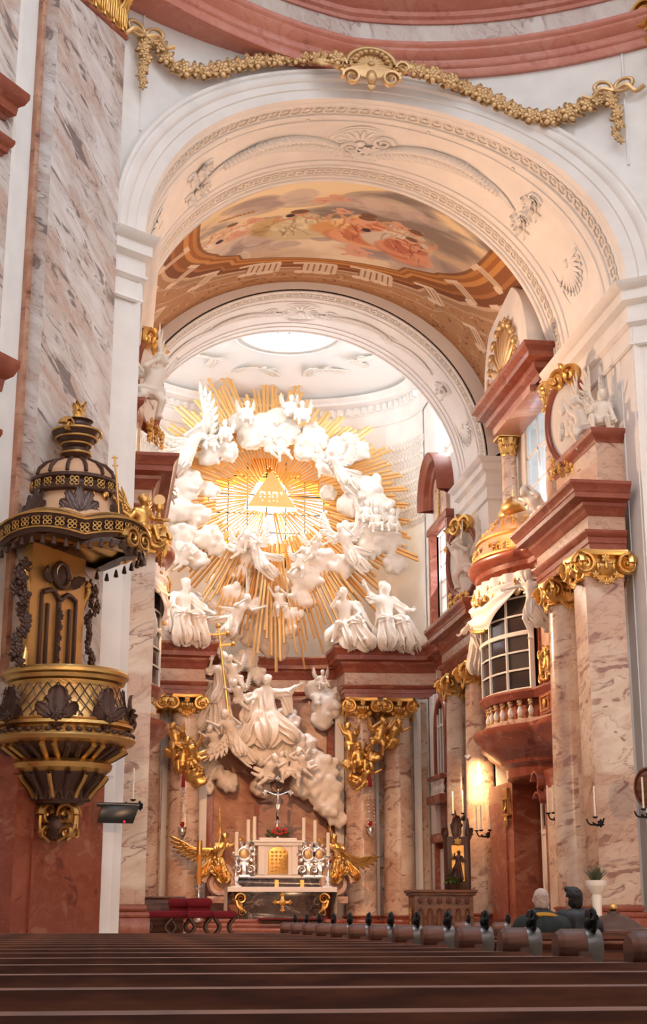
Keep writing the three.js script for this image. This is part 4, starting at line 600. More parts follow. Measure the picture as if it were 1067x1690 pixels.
// ---------------------------------------------------------------- figures
// a pixel of the photograph and a depth give a point of the place
const fwdH = [Math.sin(YAW), -Math.cos(YAW)], RGT = V(Math.cos(YAW), 0, Math.sin(YAW)), FWD = V(fwdH[0] * cos(PITCH), sin(PITCH), fwdH[1] * cos(PITCH)), UPV = V(-fwdH[0] * sin(PITCH), cos(PITCH), -fwdH[1] * sin(PITCH));
function px(x, y, z) { const r = FWD.clone().addScaledVector(RGT, (x - 533.5) / FOC).addScaledVector(UPV, (800 - y) / FOC); return EYE.clone().addScaledVector(r, (z - EYE.z) / r.z); }
const add3 = (a, b, k = 1) => [a[0] + b[0] * k, a[1] + b[1] * k, a[2] + b[2] * k], sub3 = (a, b) => add3(a, b, -1), len3 = (a) => Math.hypot(...a), nrm3 = (a) => { const l = len3(a) || 1; return a.map((v) => v / l); }, cross3 = (a, b) => [a[1] * b[2] - a[2] * b[1], a[2] * b[0] - a[0] * b[2], a[0] * b[1] - a[1] * b[0]];
function hand(w, dir, s, palmUp = [0, 0, 1]) { // palm, four fingers of different length with a bend, thumb from the side of the palm
  const d = nrm3(dir), sd = nrm3(cross3(d, palmUp)), up = nrm3(cross3(sd, d)), P = (a, b, c) => V(...add3(add3(add3(w, d, a * s), sd, b * s), up, c * s)), l = [];
  const palm = ball(0, 0, 0, 0.045, 0.052, 0.022, 8); palm.scale(s, s, s); l.push(palm.applyMatrix4(new THREE.Matrix4().makeBasis(V(...sd), V(...d), V(...up)).setPosition(P(0.045, 0, 0))));
  [[-0.03, 0.062], [-0.01, 0.074], [0.011, 0.07], [0.031, 0.054]].forEach(([b, L]) => l.push(tube([P(0.075, b, 0), P(0.085 + L * 0.5, b * 1.15, -0.004), P(0.08 + L * 0.95, b * 1.2, 0.022)], (t) => s * (0.0105 - 0.003 * t), 5)));
  l.push(tube([P(0.02, -0.035, 0), P(0.05, -0.066, 0.012), P(0.082, -0.07, 0.024)], (t) => s * (0.0125 - 0.003 * t), 5)); return l;
}
function fig(o) {
  const ch = !!o.child, t = { pel: [0, 0.93, 0], chest: [0, 1.3, 0], eL: [-0.3, 1.12, 0.02], hL: [-0.32, 0.86, 0.1], eR: [0.3, 1.12, 0.02], hR: [0.32, 0.86, 0.1], kL: [-0.11, 0.5, 0.04], fL: [-0.12, 0.06, 0], kR: [0.11, 0.5, 0.04], fR: [0.12, 0.06, 0], look: [0, 0, 1], tw: 0, ...o };
  const th = t.tw, rx = [cos(th), 0, -sin(th)], fz = [sin(th), 0, cos(th)], upT = nrm3(sub3(t.chest, t.pel)), m = ch ? 1.15 : 1;
  const sw = ch ? 0.15 : 0.185, sh = [-1, 1].map((k) => add3(add3(t.chest, rx, k * sw), upT, 0.09)), neck = add3(t.chest, upT, 0.2), hd = t.head || add3(add3(neck, upT, ch ? 0.12 : 0.14), nrm3(t.look), 0.03), hip = [-1, 1].map((k) => add3(t.pel, rx, k * 0.095));
  const all = [t.pel, t.chest, hd, t.eL, t.hL, t.eR, t.hR, t.kL, t.kR, t.fL, t.fR, ...(t.cloth || []).flatMap((c) => [c[0], c[1]])], mn = [9, 9, 9], mx = [-9, -9, -9], pad = t.pad || 0.36; for (const p of all) for (let i = 0; i < 3; i++) { mn[i] = Math.min(mn[i], p[i] - pad); mx[i] = Math.max(mx[i], p[i] + pad); }
  const F = new Field(mn, mx, t.cell || 0.021);
  const mid = add3(t.pel, sub3(t.chest, t.pel), 0.5); F.cone(t.pel, mid, 0.145 * m, (ch ? 0.15 : 0.128), 0.08).cone(mid, t.chest, (ch ? 0.15 : 0.13), 0.155, 0.08); F.cone(sh[0], sh[1], 0.085, 0.085, 0.09); F.cone(t.chest, hd, 0.075, 0.055, 0.06);
  // head with face and hair
  const hs = (ch ? 1.08 : 1), lk = nrm3(t.look), hup = [0, 1, 0], hx = nrm3(cross3(hup, lk)), hu = nrm3(cross3(lk, hx)), H = (x, y, z) => add3(add3(add3(hd, hx, x * hs), hu, y * hs), lk, z * hs);
  F.ell(...hd, 0.086 * hs, 0.115 * hs, 0.098 * hs, 0.02); const cr = H(0, 0.03, -0.015); F.ell(...cr, 0.092 * hs, 0.095 * hs, 0.105 * hs, 0.03); F.cone(H(0, 0.02, 0.085), H(0, -0.02, 0.112), 0.012 * hs, 0.016 * hs, 0.012); F.ell(...H(0, -0.085, 0.065), 0.03 * hs, 0.025 * hs, 0.03 * hs, 0.02); for (const k of [-1, 1]) { F.ell(...H(k * 0.036, 0.012, 0.098), 0.02 * hs, 0.012 * hs, 0.016 * hs, 0.012, true); F.ell(...H(k * 0.09, -0.01, 0), 0.014, 0.03, 0.02, 0.01); } F.ell(...H(0, -0.052, 0.1), 0.024, 0.005, 0.01, 0.01, true);
  const r = rng(o.seed || 3); if (t.hair !== 'none') for (let i = 0; i < (t.hair === 'long' ? 34 : 22); i++) { const a = r() * TAU, e = 0.15 + r() * 1.25, q = H(cos(a) * 0.085 * cos(e), 0.045 + 0.09 * sin(e) * (t.hair === 'long' && r() > 0.5 ? -0.8 : 1), sin(a) * 0.09 * cos(e) - 0.03); const zf = sub3(q, hd); if (zf[0] * lk[0] + zf[1] * lk[1] + zf[2] * lk[2] > 0.06 && q[1] < hd[1] + 0.06) continue; F.ell(...q, 0.03, 0.03, 0.03, 0.02); }
  if (t.beard) { F.cone(H(0, -0.08, 0.07), H(0, -0.2, 0.06), 0.055, 0.025, 0.03, [0.01, 5, 1]); }
  const limb = (a, b, c, r0, r1, r2) => { F.cone(a, b, r0, r1, 0.03); F.cone(b, c, r1, r2, 0.02); };
  const f = ch ? 1.2 : 1; limb(sh[0], t.eL, t.hL, 0.058 * f, 0.045 * f, 0.032 * f); limb(sh[1], t.eR, t.hR, 0.058 * f, 0.045 * f, 0.032 * f); limb(hip[0], t.kL, t.fL, 0.09 * f, 0.06 * f, 0.04 * f); limb(hip[1], t.kR, t.fR, 0.09 * f, 0.06 * f, 0.04 * f);
  for (const [kk, ff, tt] of [[t.kL, t.fL, t.tL], [t.kR, t.fR, t.tR]]) { const d = tt || fz; F.cone(ff, add3(add3(ff, d, 0.16 * (ch ? 0.8 : 1)), [0, -0.03, 0]), 0.038 * f, 0.028 * f, 0.02); }
  const ck = ch ? 1 : 0.84; for (const c of t.cloth || []) F.cone(c[0], c[1], c[2] * ck, c[3] * ck, c[5] || 0.04, [c[4][0] * (ch ? 1 : 1.35), c[4][1], c[4][2]]);
  for (const b of t.blobs || []) F.ell(...b);
  const g = F.mesh(); const l = [g];
  l.push(...hand(t.hL, sub3(t.hL, t.eL), ch ? 0.8 : 1), ...hand(t.hR, sub3(t.hR, t.eR), ch ? 0.8 : 1));
  const out = merge(l); out.userData.sh = sh; return out;
}
// a feathered wing growing from the origin towards +x and up; sweep angle bends it back
const wingGeo = (() => {
  const l = [], row = (n, a0, a1, L0, L1, w, z, x0) => { for (let i = 0; i < n; i++) { const u = i / (n - 1), a = lerp(a0, a1, u), L = lerp(L0, L1, Math.pow(u, 1.3)), r0 = lerp(0.55, 0.05, u) * x0; const f = at(ball(L / 2, 0, 0, L / 2, w, 0.018, 8), 0, 0, 0, 0.25, 0, a); l.push(at(f, r0 * 0.9, r0 * 0.75, z)); } };
  row(9, 1.25, -0.35, 0.95, 0.5, 0.07, -0.02, 1); row(9, 1.3, -0.2, 0.62, 0.34, 0.06, 0.012, 1); row(8, 1.35, -0.05, 0.36, 0.2, 0.05, 0.035, 1);
  l.push(tube([[0, -0.02, 0], [0.22, 0.2, 0.03], [0.5, 0.45, 0.03], [0.62, 0.75, 0], [0.66, 1.1, -0.02]], (t) => 0.055 * (1 - 0.75 * t), 6, 12)); return merge(l);
})();
const wingGeoL = mir(wingGeo);
function addWings(t, g, m, s, at_, spreadR = [0, -0.4, 0], spreadL = [0, 0.4, 0]) { const a = part('wing', wingGeo, m, t), b = part('wing', wingGeoL, m, t); a.position.set(at_[0] + 0.05 * s, at_[1], at_[2]); b.position.set(at_[0] - 0.05 * s, at_[1], at_[2]); a.rotation.set(...spreadR); b.rotation.set(...spreadL); a.scale.setScalar(s); b.scale.setScalar(s); }
// ---- stock of poses
const FG = {};
FG.putSit = fig({ child: true, seed: 5, cell: 0.022, pel: [0, 0.3, 0], chest: [0.02, 0.56, 0.03], look: [0.3, -0.1, 1], eL: [-0.28, 0.52, 0.08], hL: [-0.32, 0.72, 0.2], eR: [0.26, 0.42, 0.1], hR: [0.34, 0.24, 0.2], kL: [-0.16, 0.34, 0.3], fL: [-0.14, 0.05, 0.34], kR: [0.18, 0.3, 0.28], fR: [0.2, 0.0, 0.22], cloth: [[[-0.2, 0.28, 0.12], [0.25, 0.26, 0.12], 0.1, 0.1, [0.02, 5, 2]]] });
FG.putFly = fig({ child: true, seed: 8, cell: 0.022, pel: [0, 0.3, 0], chest: [0.1, 0.5, 0.16], look: [0.8, 0.1, 0.7], eL: [-0.1, 0.6, 0.3], hL: [0.05, 0.78, 0.4], eR: [0.36, 0.5, 0.2], hR: [0.55, 0.6, 0.25], kL: [-0.26, 0.16, 0.1], fL: [-0.5, 0.28, 0.02], kR: [-0.08, 0.04, 0.12], fR: [-0.32, -0.12, 0.05], cloth: [[[-0.1, 0.3, 0], [0.15, 0.16, 0.14], 0.13, 0.1, [0.02, 6, 2]], [[-0.1, 0.3, 0], [-0.4, 0.44, -0.06], 0.1, 0.06, [0.02, 5, 3]]] });
FG.putReach = fig({ child: true, seed: 11, cell: 0.022, pel: [0, 0.36, 0], chest: [-0.06, 0.6, 0.04], look: [-0.6, 0.4, 0.8], eL: [-0.3, 0.74, 0.06], hL: [-0.42, 0.94, 0.08], eR: [0.2, 0.72, 0.16], hR: [0.02, 0.86, 0.26], kL: [-0.12, 0.14, 0.2], fL: [-0.1, -0.14, 0.1], kR: [0.22, 0.2, 0.12], fR: [0.42, 0.02, 0.0], cloth: [[[-0.14, 0.34, 0.04], [0.22, 0.3, 0.06], 0.12, 0.1, [0.02, 6, 2]]] });
FG.cherub = (() => { const F = new Field([-0.2, -0.25, -0.2], [0.2, 0.22, 0.22], 0.02); F.ell(0, 0, 0, 0.11, 0.13, 0.12, 0.02); F.ell(0, -0.02, 0.115, 0.018, 0.02, 0.02, 0.02); for (const k of [-1, 1]) { F.ell(k * 0.06, -0.05, 0.07, 0.045, 0.04, 0.04, 0.03); F.ell(k * 0.042, 0.025, 0.115, 0.02, 0.013, 0.016, 0.01, true); } F.ell(0, -0.062, 0.115, 0.022, 0.006, 0.012, 0.01, true); const r = rng(2); for (let i = 0; i < 18; i++) { const a = r() * TAU; F.ell(cos(a) * 0.09, 0.07 + 0.05 * r(), sin(a) * 0.09 - 0.03, 0.04, 0.035, 0.04, 0.02); } return merge([F.mesh(), at(wingGeo, 0.08, -0.12, -0.04, 0, 0, -0.5, 0.42), at(wingGeoL, -0.08, -0.12, -0.04, 0, 0, 0.5, 0.42)]); })();
// angel in flight with streaming robe, body slanting to +x
FG.angelFly = fig({ seed: 21, hair: 'long', pel: [0, 0.8, 0], chest: [0.16, 1.1, 0.12], look: [0.7, -0.1, 0.7], eL: [-0.12, 1.12, 0.34], hL: [0.16, 1.3, 0.48], eR: [0.5, 1.06, 0.2], hR: [0.78, 1.16, 0.3], kL: [-0.22, 0.42, 0.2], fL: [-0.62, 0.24, 0.0], kR: [0.02, 0.36, 0.12], fR: [-0.4, 0.0, 0.02], tL: [-0.8, -0.3, 0], tR: [-0.8, -0.3, 0], cloth: [[[0.14, 1.08, 0.1], [0, 0.72, 0.02], 0.17, 0.2, [0.025, 7, 2]], [[0, 0.78, 0.02], [-0.16, 0.4, 0.14], 0.2, 0.2, [0.04, 8, 3]], [[-0.06, 0.6, 0.06], [-0.55, 0.2, 0.0], 0.2, 0.14, [0.05, 7, 5]], [[-0.05, 0.8, -0.05], [-0.7, 0.72, -0.14], 0.13, 0.1, [0.05, 5, 6]]] });
FG.angelStand = fig({ seed: 25, hair: 'long', pel: [0, 0.92, 0], chest: [0.02, 1.3, 0.02], look: [0.6, -0.05, 0.8], eL: [-0.3, 1.3, 0.12], hL: [-0.3, 1.52, 0.3], eR: [0.32, 1.16, 0.16], hR: [0.36, 1.02, 0.4], kL: [-0.1, 0.5, 0.12], kR: [0.14, 0.5, 0.02], cloth: [[[0.02, 1.28, 0.02], [0, 0.85, 0.02], 0.19, 0.2, [0.025, 8, 2]], [[0, 0.92, 0.02], [0.02, 0.12, 0.04], 0.2, 0.3, [0.05, 10, 2]], [[0.2, 1.3, 0], [-0.16, 0.7, 0.14], 0.09, 0.16, [0.04, 6, 4]], [[-0.1, 0.9, -0.1], [-0.45, 0.2, -0.15], 0.15, 0.2, [0.05, 7, 4]], [[-0.19, 1.38, 0.02], [-0.3, 1.3, 0.12], 0.09, 0.1, [0.02, 6, 1]], [[0.2, 1.38, 0.02], [0.33, 1.14, 0.18], 0.09, 0.1, [0.02, 6, 1]]] });
const seatCloth = (z = 0.5) => [[[0, 0.95, 0], [0, 0.55, 0.02], 0.2, 0.24, [0.025, 8, 2]], [[-0.1, 0.5, 0.04], [-0.18, 0.52, z], 0.17, 0.17, [0.035, 7, 3]], [[0.1, 0.5, 0.04], [0.18, 0.5, z], 0.17, 0.17, [0.035, 7, 3]], [[-0.18, 0.5, z - 0.02], [-0.2, 0.06, z + 0.04], 0.17, 0.22, [0.05, 8, 2]], [[0.18, 0.48, z - 0.02], [0.22, 0.06, z + 0.02], 0.17, 0.22, [0.05, 8, 2]], [[0, 0.42, z * 0.6], [0, 0.08, z], 0.2, 0.22, [0.05, 8, 2]]];
FG.seatedA = fig({ seed: 31, beard: true, pel: [0, 0.5, 0], chest: [0.02, 0.92, 0.04], look: [0.7, -0.25, 0.7], eL: [-0.34, 0.8, 0.16], hL: [-0.2, 0.66, 0.42], eR: [0.36, 0.78, 0.2], hR: [0.5, 0.64, 0.46], kL: [-0.18, 0.52, 0.5], fL: [-0.2, 0.06, 0.54], kR: [0.18, 0.5, 0.5], fR: [0.22, 0.06, 0.5], cloth: [...seatCloth(), [[-0.19, 1.02, 0.02], [-0.34, 0.78, 0.16], 0.1, 0.13, [0.025, 6, 2]], [[0.2, 1.02, 0.02], [0.38, 0.76, 0.2], 0.1, 0.13, [0.025, 6, 2]], [[-0.28, 0.9, 0.02], [-0.34, 0.3, 0.2], 0.12, 0.14, [0.04, 6, 3]]], blobs: [[0, 0.25, 0.02, 0.36, 0.26, 0.3, 0.06]] });
FG.seatedB = fig({ seed: 35, beard: true, pel: [0, 0.5, 0], chest: [-0.06, 0.92, 0.08], look: [0.5, -0.5, 0.7], eL: [-0.36, 0.94, 0.14], hL: [-0.22, 1.16, 0.26], eR: [0.3, 0.8, 0.24], hR: [0.22, 0.68, 0.46], kL: [-0.24, 0.5, 0.46], fL: [-0.36, 0.06, 0.4], kR: [0.2, 0.56, 0.48], fR: [0.36, 0.1, 0.6], cloth: [[[0, 0.6, 0], [-0.3, 0.2, 0.2], 0.2, 0.24, [0.05, 8, 3]], [[0.05, 0.55, 0.05], [0.24, 0.5, 0.46], 0.18, 0.17, [0.04, 7, 3]], [[0.22, 0.5, 0.44], [0.4, 0.06, 0.52], 0.17, 0.24, [0.05, 8, 2]], [[0.0, 0.45, 0.2], [0.05, 0.08, 0.4], 0.2, 0.24, [0.05, 8, 2]], [[0.22, 0.98, 0.04], [0.46, 0.4, 0.0], 0.14, 0.2, [0.05, 6, 3]]], blobs: [[0, 0.25, 0.02, 0.36, 0.26, 0.3, 0.06]] });
FG.reader = fig({ seed: 39, hair: 'none', pel: [0, 0.52, 0], chest: [0.0, 0.96, 0.06], look: [0.2, -0.3, 0.8], eL: [-0.34, 1.06, 0.1], hL: [-0.5, 1.32, 0.14], eR: [0.34, 0.84, 0.2], hR: [0.44, 0.8, 0.44], kL: [-0.2, 0.5, 0.5], fL: [-0.24, 0.06, 0.5], kR: [0.24, 0.54, 0.5], fR: [0.42, 0.06, 0.52], cloth: [...seatCloth(0.52), [[0.3, 0.55, 0.4], [0.5, 0.02, 0.46], 0.14, 0.2, [0.05, 7, 2]], [[-0.19, 1.06, 0.04], [-0.36, 1.06, 0.1], 0.1, 0.12, [0.025, 6, 2]], [[0.2, 1.06, 0.04], [0.36, 0.84, 0.2], 0.1, 0.14, [0.025, 6, 2]], [[0, 1.12, 0], [0, 1.4, -0.03], 0.12, 0.1, [0.02, 6, 2]]], blobs: [[0, 0.25, 0.02, 0.36, 0.26, 0.3, 0.06]] });
FG.saint = fig({ seed: 44, hair: 'short', pel: [0, 0.56, 0], chest: [0.02, 0.98, 0.06], look: [-0.45, 0.15, 0.85], eL: [-0.34, 0.82, 0.12], hL: [-0.46, 0.56, 0.26], eR: [0.42, 1.04, 0.12], hR: [0.76, 1.24, 0.18], kL: [-0.18, 0.3, 0.36], fL: [-0.24, 0.02, -0.05], kR: [0.2, 0.34, 0.4], fR: [0.34, 0.0, 0.1], cloth: [[[0.02, 1.06, 0.05], [0.0, 0.68, 0.05], 0.2, 0.31, [0.03, 8, 2]], [[0, 0.66, 0.02], [0, 0.14, 0.22], 0.24, 0.4, [0.05, 11, 2]], [[0.15, 0.5, 0.2], [0.52, 0.1, 0.3], 0.2, 0.24, [0.05, 8, 4]], [[-0.15, 0.5, 0.2], [-0.4, 0.06, 0.2], 0.2, 0.24, [0.05, 8, 3]], [[-0.2, 1.02, 0.04], [-0.36, 0.8, 0.14], 0.12, 0.15, [0.02, 6, 2]], [[-0.35, 0.8, 0.14], [-0.44, 0.5, 0.2], 0.12, 0.17, [0.03, 6, 2]], [[0.22, 1.06, 0.05], [0.46, 1.02, 0.12], 0.12, 0.16, [0.02, 6, 2]], [[0.46, 1.0, 0.12], [0.52, 0.66, 0.12], 0.14, 0.1, [0.04, 5, 2]], [[0.46, 1.05, 0.12], [0.66, 1.17, 0.16], 0.1, 0.06, [0.02, 6, 2]]] });
// statue: geometry scaled s, wings optional
function statue(name, label, cat, p, turn, s, g, m, wings, group) {
  const t = thing(name, label, cat, p.isVector3 ? [p.x, p.y, p.z] : p, turn, group); const b = part('figure', g, m, t); b.scale.setScalar(s); if (wings) addWings(t, g, m, s * (wings.k || 1), wings.at.map((v) => v * s), wings.r, wings.l); return t;
}
// cloud bank of stucco: spheres given in photo pixels with radius in metres
function cloudGeo(list, seed, cell = 0.07, flat = 0.75) {
  const mn = [99, 99, 99], mx = [-99, -99, -99]; for (const [x, y, z, r] of list) { const p = [x, y, z]; for (let i = 0; i < 3; i++) { mn[i] = Math.min(mn[i], p[i] - r - 0.3); mx[i] = Math.max(mx[i], p[i] + r + 0.3); } }
  const F = new Field(mn, mx, cell), q = rng(seed); for (const [x, y, z, r] of list) { F.ell(x, y, z, r, r * 0.86, r * flat, 0.05); for (let i = 0; i < 13; i++) { const a = q() * TAU, e = q() * 1.2, k = r * (0.75 + 0.2 * q()); F.ell(x + cos(a) * k * cos(e * 0.7), y + sin(a) * k * 0.86 * cos(e * 0.7), z + sin(e) * r * flat * 0.75, r * (0.24 + 0.22 * q()), r * (0.22 + 0.2 * q()), r * (0.24 + 0.18 * q()), 0.025); } }
  F.noise(0.06, 2.2, seed); F.noise(0.035, 5.5, seed + 3); return F.mesh();
}
function cloud(label, list, seed, m = MT.statue, group = 'stucco clouds of the golden glory') {
  const pts = list.map(([x, y, z, r]) => { const p = px(x, y, z); return [p.x, p.y, p.z, r]; }), o = pts[0], l = pts.map((p) => [p[0] - o[0], p[1] - o[1], p[2] - o[2], p[3]]);
  return solo('stucco_cloud', cloudGeo(l, seed), m, label, 'cloud', [o[0], o[1], o[2]], 0, group);
}
// ---------------------------------------------------------------- the golden glory in the apse
const gloryZ = (x, y) => -62.3 + 0.16 * (18 - y) + 0.042 * x * x;
{
  const C = px(447, 815, -62.2), t = thing('sunburst', 'great gilded sunburst of bundled rays around the triangle in the apse', 'sunburst', [C.x, C.y, -62.2]);
  const r = rng(91); let n = 0;
  const rayGeo = (() => { const s = new THREE.Shape(); s.moveTo(-0.5, 0); s.lineTo(0, 0.5); s.lineTo(0.5, 0); s.lineTo(0, -0.15); s.closePath(); const g = new THREE.ExtrudeGeometry(s, { depth: 1, bevelEnabled: false }); g.rotateX(-PI / 2); return NI(g); })();   // runs along +y, face towards +z
  function ray(ang, r0, r1, w, off = 0, dz = 0) {
    const d = [cos(ang), sin(ang)], nn = [-d[1] * off, d[0] * off], a = V(d[0] * r0 + nn[0], d[1] * r0 + nn[1], 0), b = V(d[0] * r1 + nn[0] * 1.35, d[1] * r1 + nn[1] * 1.35, 0); if (Math.abs(b.x + C.x) > 6.0) b.multiplyScalar(6.0 / Math.abs(b.x + C.x));
    for (const p of [a, b]) p.z = gloryZ(p.x + C.x, p.y + C.y) + 62.2 + dz; const L = a.distanceTo(b), m = part('ray', rayGeo, MT.ray, t); m.position.copy(a); m.quaternion.setFromUnitVectors(V(0, 1, 0), b.clone().sub(a).normalize()); m.scale.set(w, L, 0.12); n++;
  }
  const edge = (a) => { const c = cos(a), s = sin(a); const k = [[0.866, 0.5], [-0.866, 0.5], [0, -1]].map(([x, y]) => { const q = c * x + s * y; return q > 0.05 ? 0.6 / q : 9; }); return Math.min(...k); };   // distance to the triangle's outline
  for (let i = 0; i < 92; i++) { const a = i / 92 * TAU + 0.01; if (Math.abs(((a + PI / 2 + PI) % TAU) - PI) < 0.12) continue; ray(a, Math.min(1.7, edge(a) + 0.14 + 0.08 * r()), 3.1 + 0.7 * r(), 0.07, 0, -0.1 - 0.08 * (i % 2)); }
  const outer = [[90, 6.2], [84, 5.2], [97, 5.3], [77, 5.9], [70, 5.1], [64, 4.9], [57, 5.0], [50, 5.2], [43, 5.0], [36, 5.6], [29, 5.2], [22, 5.8], [15, 5.6], [8, 5.9], [1, 6.0], [-7, 6.1], [-14, 6.2], [-21, 6.4], [-28, 7.2], [-36, 6.4], [-45, 6.6], [-52, 6.9], [-60, 6.9], [-67, 7.2], [-75, 7.6], [-82, 8.2], [-90, 8.3], [-97, 8.0], [-104, 7.4], [-112, 6.6], [-119, 6.4], [-128, 6.2], [-137, 6.0], [-148, 5.5], [-162, 5.2], [176, 5.1], [162, 5.3], [149, 5.5], [138, 5.9], [128, 5.6], [119, 6.2], [111, 6.4], [104, 5.0]];
  for (const [deg, R] of outer) { const a = deg * PI / 180, k = Math.abs(deg + 90) < 40 ? 5 : 4; for (let i = 0; i < k; i++) ray(a + (r() - 0.5) * 0.012, 2.2 + 0.5 * r(), R * (1 - 0.16 * Math.abs(i - (k - 1) / 2) / 2 - 0.05 * r()), 0.13, (i - (k - 1) / 2) * 0.135, (deg < -58 && deg > -122 ? 1.25 : deg < -20 || deg > 100 ? 0.35 : 0.05) + 0.05 * (i % 2)); }
  // triangle with the pierced letters
  const tri = shapeOf([[-0.86, -0.52], [0.86, -0.52], [0, 0.82]]), hole = (pts) => tri.holes.push(new THREE.Path(pts.map(([x, y]) => new THREE.Vector2(x, y))));
  const he = (x) => { hole([[x - 0.1, 0.02], [x + 0.1, 0.02], [x + 0.1, -0.2], [x + 0.06, -0.2], [x + 0.06, -0.03], [x - 0.1, -0.03]]); hole([[x - 0.1, -0.07], [x - 0.06, -0.07], [x - 0.06, -0.2], [x - 0.1, -0.2]]); };
  he(-0.32); hole([[-0.13, 0.02], [-0.05, 0.02], [-0.05, -0.2], [-0.09, -0.2], [-0.09, -0.03], [-0.13, -0.03]]); he(0.12); hole([[0.3, 0.02], [0.38, 0.02], [0.38, -0.09], [0.34, -0.09], [0.34, -0.03], [0.3, -0.03]]);
  for (const [x, y] of [[-0.32, -0.3], [-0.08, -0.32], [0.08, -0.3], [0.2, -0.32]]) hole(Array.from({ length: 6 }, (_, i) => [x + 0.028 * cos(-i), y + 0.028 * sin(-i)]));
  part('triangle', at(extr(tri, 0.14, 0.0), 0, 0.0, 0.1, 0, 0, 0, [1.2, 1.2, 1]), MT.ray, t, 'gilded triangle with four pierced letters');
}
const Z = -61.1;
cloud('stucco cloud bank with cherubs at the crown of the sunburst', [[430, 712, -62.0, 0.73], [395, 700, -62.0, 0.52], [410, 725, -61.8, 0.52], [460, 690, -62.1, 0.52], [478, 715, -61.9, 0.53], [450, 725, -61.7, 0.52], [515, 718, -61.9, 0.52]], 3);
cloud('smooth round stucco cloud above the triangle beside the small crown cherubs', [[512, 730, -61.7, 0.65], [500, 748, -61.6, 0.43]], 4);
cloud('stucco cloud at the upper edge of the sunburst toward the apse window', [[560, 750, -61.4, 0.69], [590, 745, -61.3, 0.53], [545, 770, -61.3, 0.52], [575, 725, -61.6, 0.43]], 5);
cloud('large stucco cloud with bumpy edge flanking the glowing window', [[600, 812, -61.1, 0.82], [575, 835, -61.0, 0.52], [622, 835, -60.9, 0.60], [540, 815, -61.3, 0.36], [635, 865, -60.8, 0.52]], 6);
cloud('heavy stucco cloud under the pair of cherubs at the sunburst rim', [[640, 895, -60.7, 0.65], [610, 875, -60.8, 0.60], [650, 930, -60.6, 0.52], [610, 905, -60.7, 0.52], [575, 880, -60.9, 0.52]], 7);
cloud('long rolling stucco cloud sweeping down toward the saint', [[560, 935, -60.6, 0.65], [530, 930, -60.6, 0.65], [505, 958, -60.5, 0.65], [495, 990, -60.5, 0.53], [480, 1015, -60.4, 0.43], [590, 920, -60.7, 0.47], [478, 1040, -60.4, 0.36]], 8);
cloud('stucco cloud column rising behind the central vertical rays', [[415, 960, -61.3, 0.69], [425, 1000, -61.2, 0.65], [440, 1040, -61.1, 0.60], [455, 1070, -61.0, 0.52], [465, 975, -61.4, 0.65], [415, 1050, -61.0, 0.52], [405, 1090, -60.9, 0.52], [425, 1115, -60.8, 0.43]], 9);
cloud('stucco cloud beside the winged angel at the upper pulpit side', [[352, 728, -61.5, 0.60], [375, 745, -61.5, 0.52], [345, 755, -61.4, 0.43], [330, 715, -61.6, 0.34]], 10);
cloud('broad stucco cloud behind the red cornice on the pulpit side', [[305, 800, -61.2, 0.73], [290, 840, -61.1, 0.69], [325, 850, -61.2, 0.52], [300, 885, -61.0, 0.60], [345, 810, -61.5, 0.39], [280, 770, -61.2, 0.52]], 11);
cloud('smooth pillow shaped stucco cloud between slanting rays', [[345, 890, -60.9, 0.53], [305, 915, -60.8, 0.60], [325, 925, -60.8, 0.43], [360, 905, -60.9, 0.39]], 12);
cloud('stucco cloud under the embracing cherub pair', [[395, 915, -60.9, 0.65], [375, 935, -60.8, 0.47], [415, 930, -60.9, 0.52], [360, 960, -60.7, 0.39], [395, 950, -60.7, 0.47]], 13);
cloud('darker stucco cloud around the flying angel over the cross staff', [[390, 985, -60.6, 0.60], [370, 1000, -60.5, 0.43], [415, 1000, -60.5, 0.43], [385, 1040, -60.6, 0.43]], 14);
cloud('shaded stucco cloud behind the outstretched arm of the saint', [[538, 1165, -60.2, 0.62], [520, 1140, -60.4, 0.43], [550, 1150, -60.3, 0.39], [530, 1190, -60.1, 0.43]], 15, MT.statue, 'stucco clouds around the saint');
cloud('wide stucco cloud on which the saint kneels', [[440, 1235, -59.7, 0.8], [475, 1228, -59.7, 0.75], [405, 1222, -59.7, 0.75], [500, 1235, -59.8, 0.55], [372, 1210, -59.8, 0.6], [455, 1265, -59.9, 0.6], [425, 1195, -60.1, 0.69], [470, 1195, -60.1, 0.60], [345, 1222, -60.1, 0.43]], 16, MT.statue, 'stucco clouds around the saint');
cloud('big swirling stucco cloud hanging low beside the altar column', [[515, 1268, -59.8, 0.78], [530, 1300, -59.8, 0.7], [545, 1330, -59.7, 0.55], [500, 1295, -59.9, 0.55], [555, 1350, -59.7, 0.4], [535, 1270, -59.8, 0.6]], 17, MT.statue, 'stucco clouds around the saint');
cloud('dim stucco cloud low on the altar wall under the winged angel', [[350, 1270, -60.4, 0.47], [375, 1290, -60.5, 0.43], [340, 1300, -60.4, 0.34], [430, 1300, -60.6, 0.43]], 18, MT.statue, 'stucco clouds around the saint');
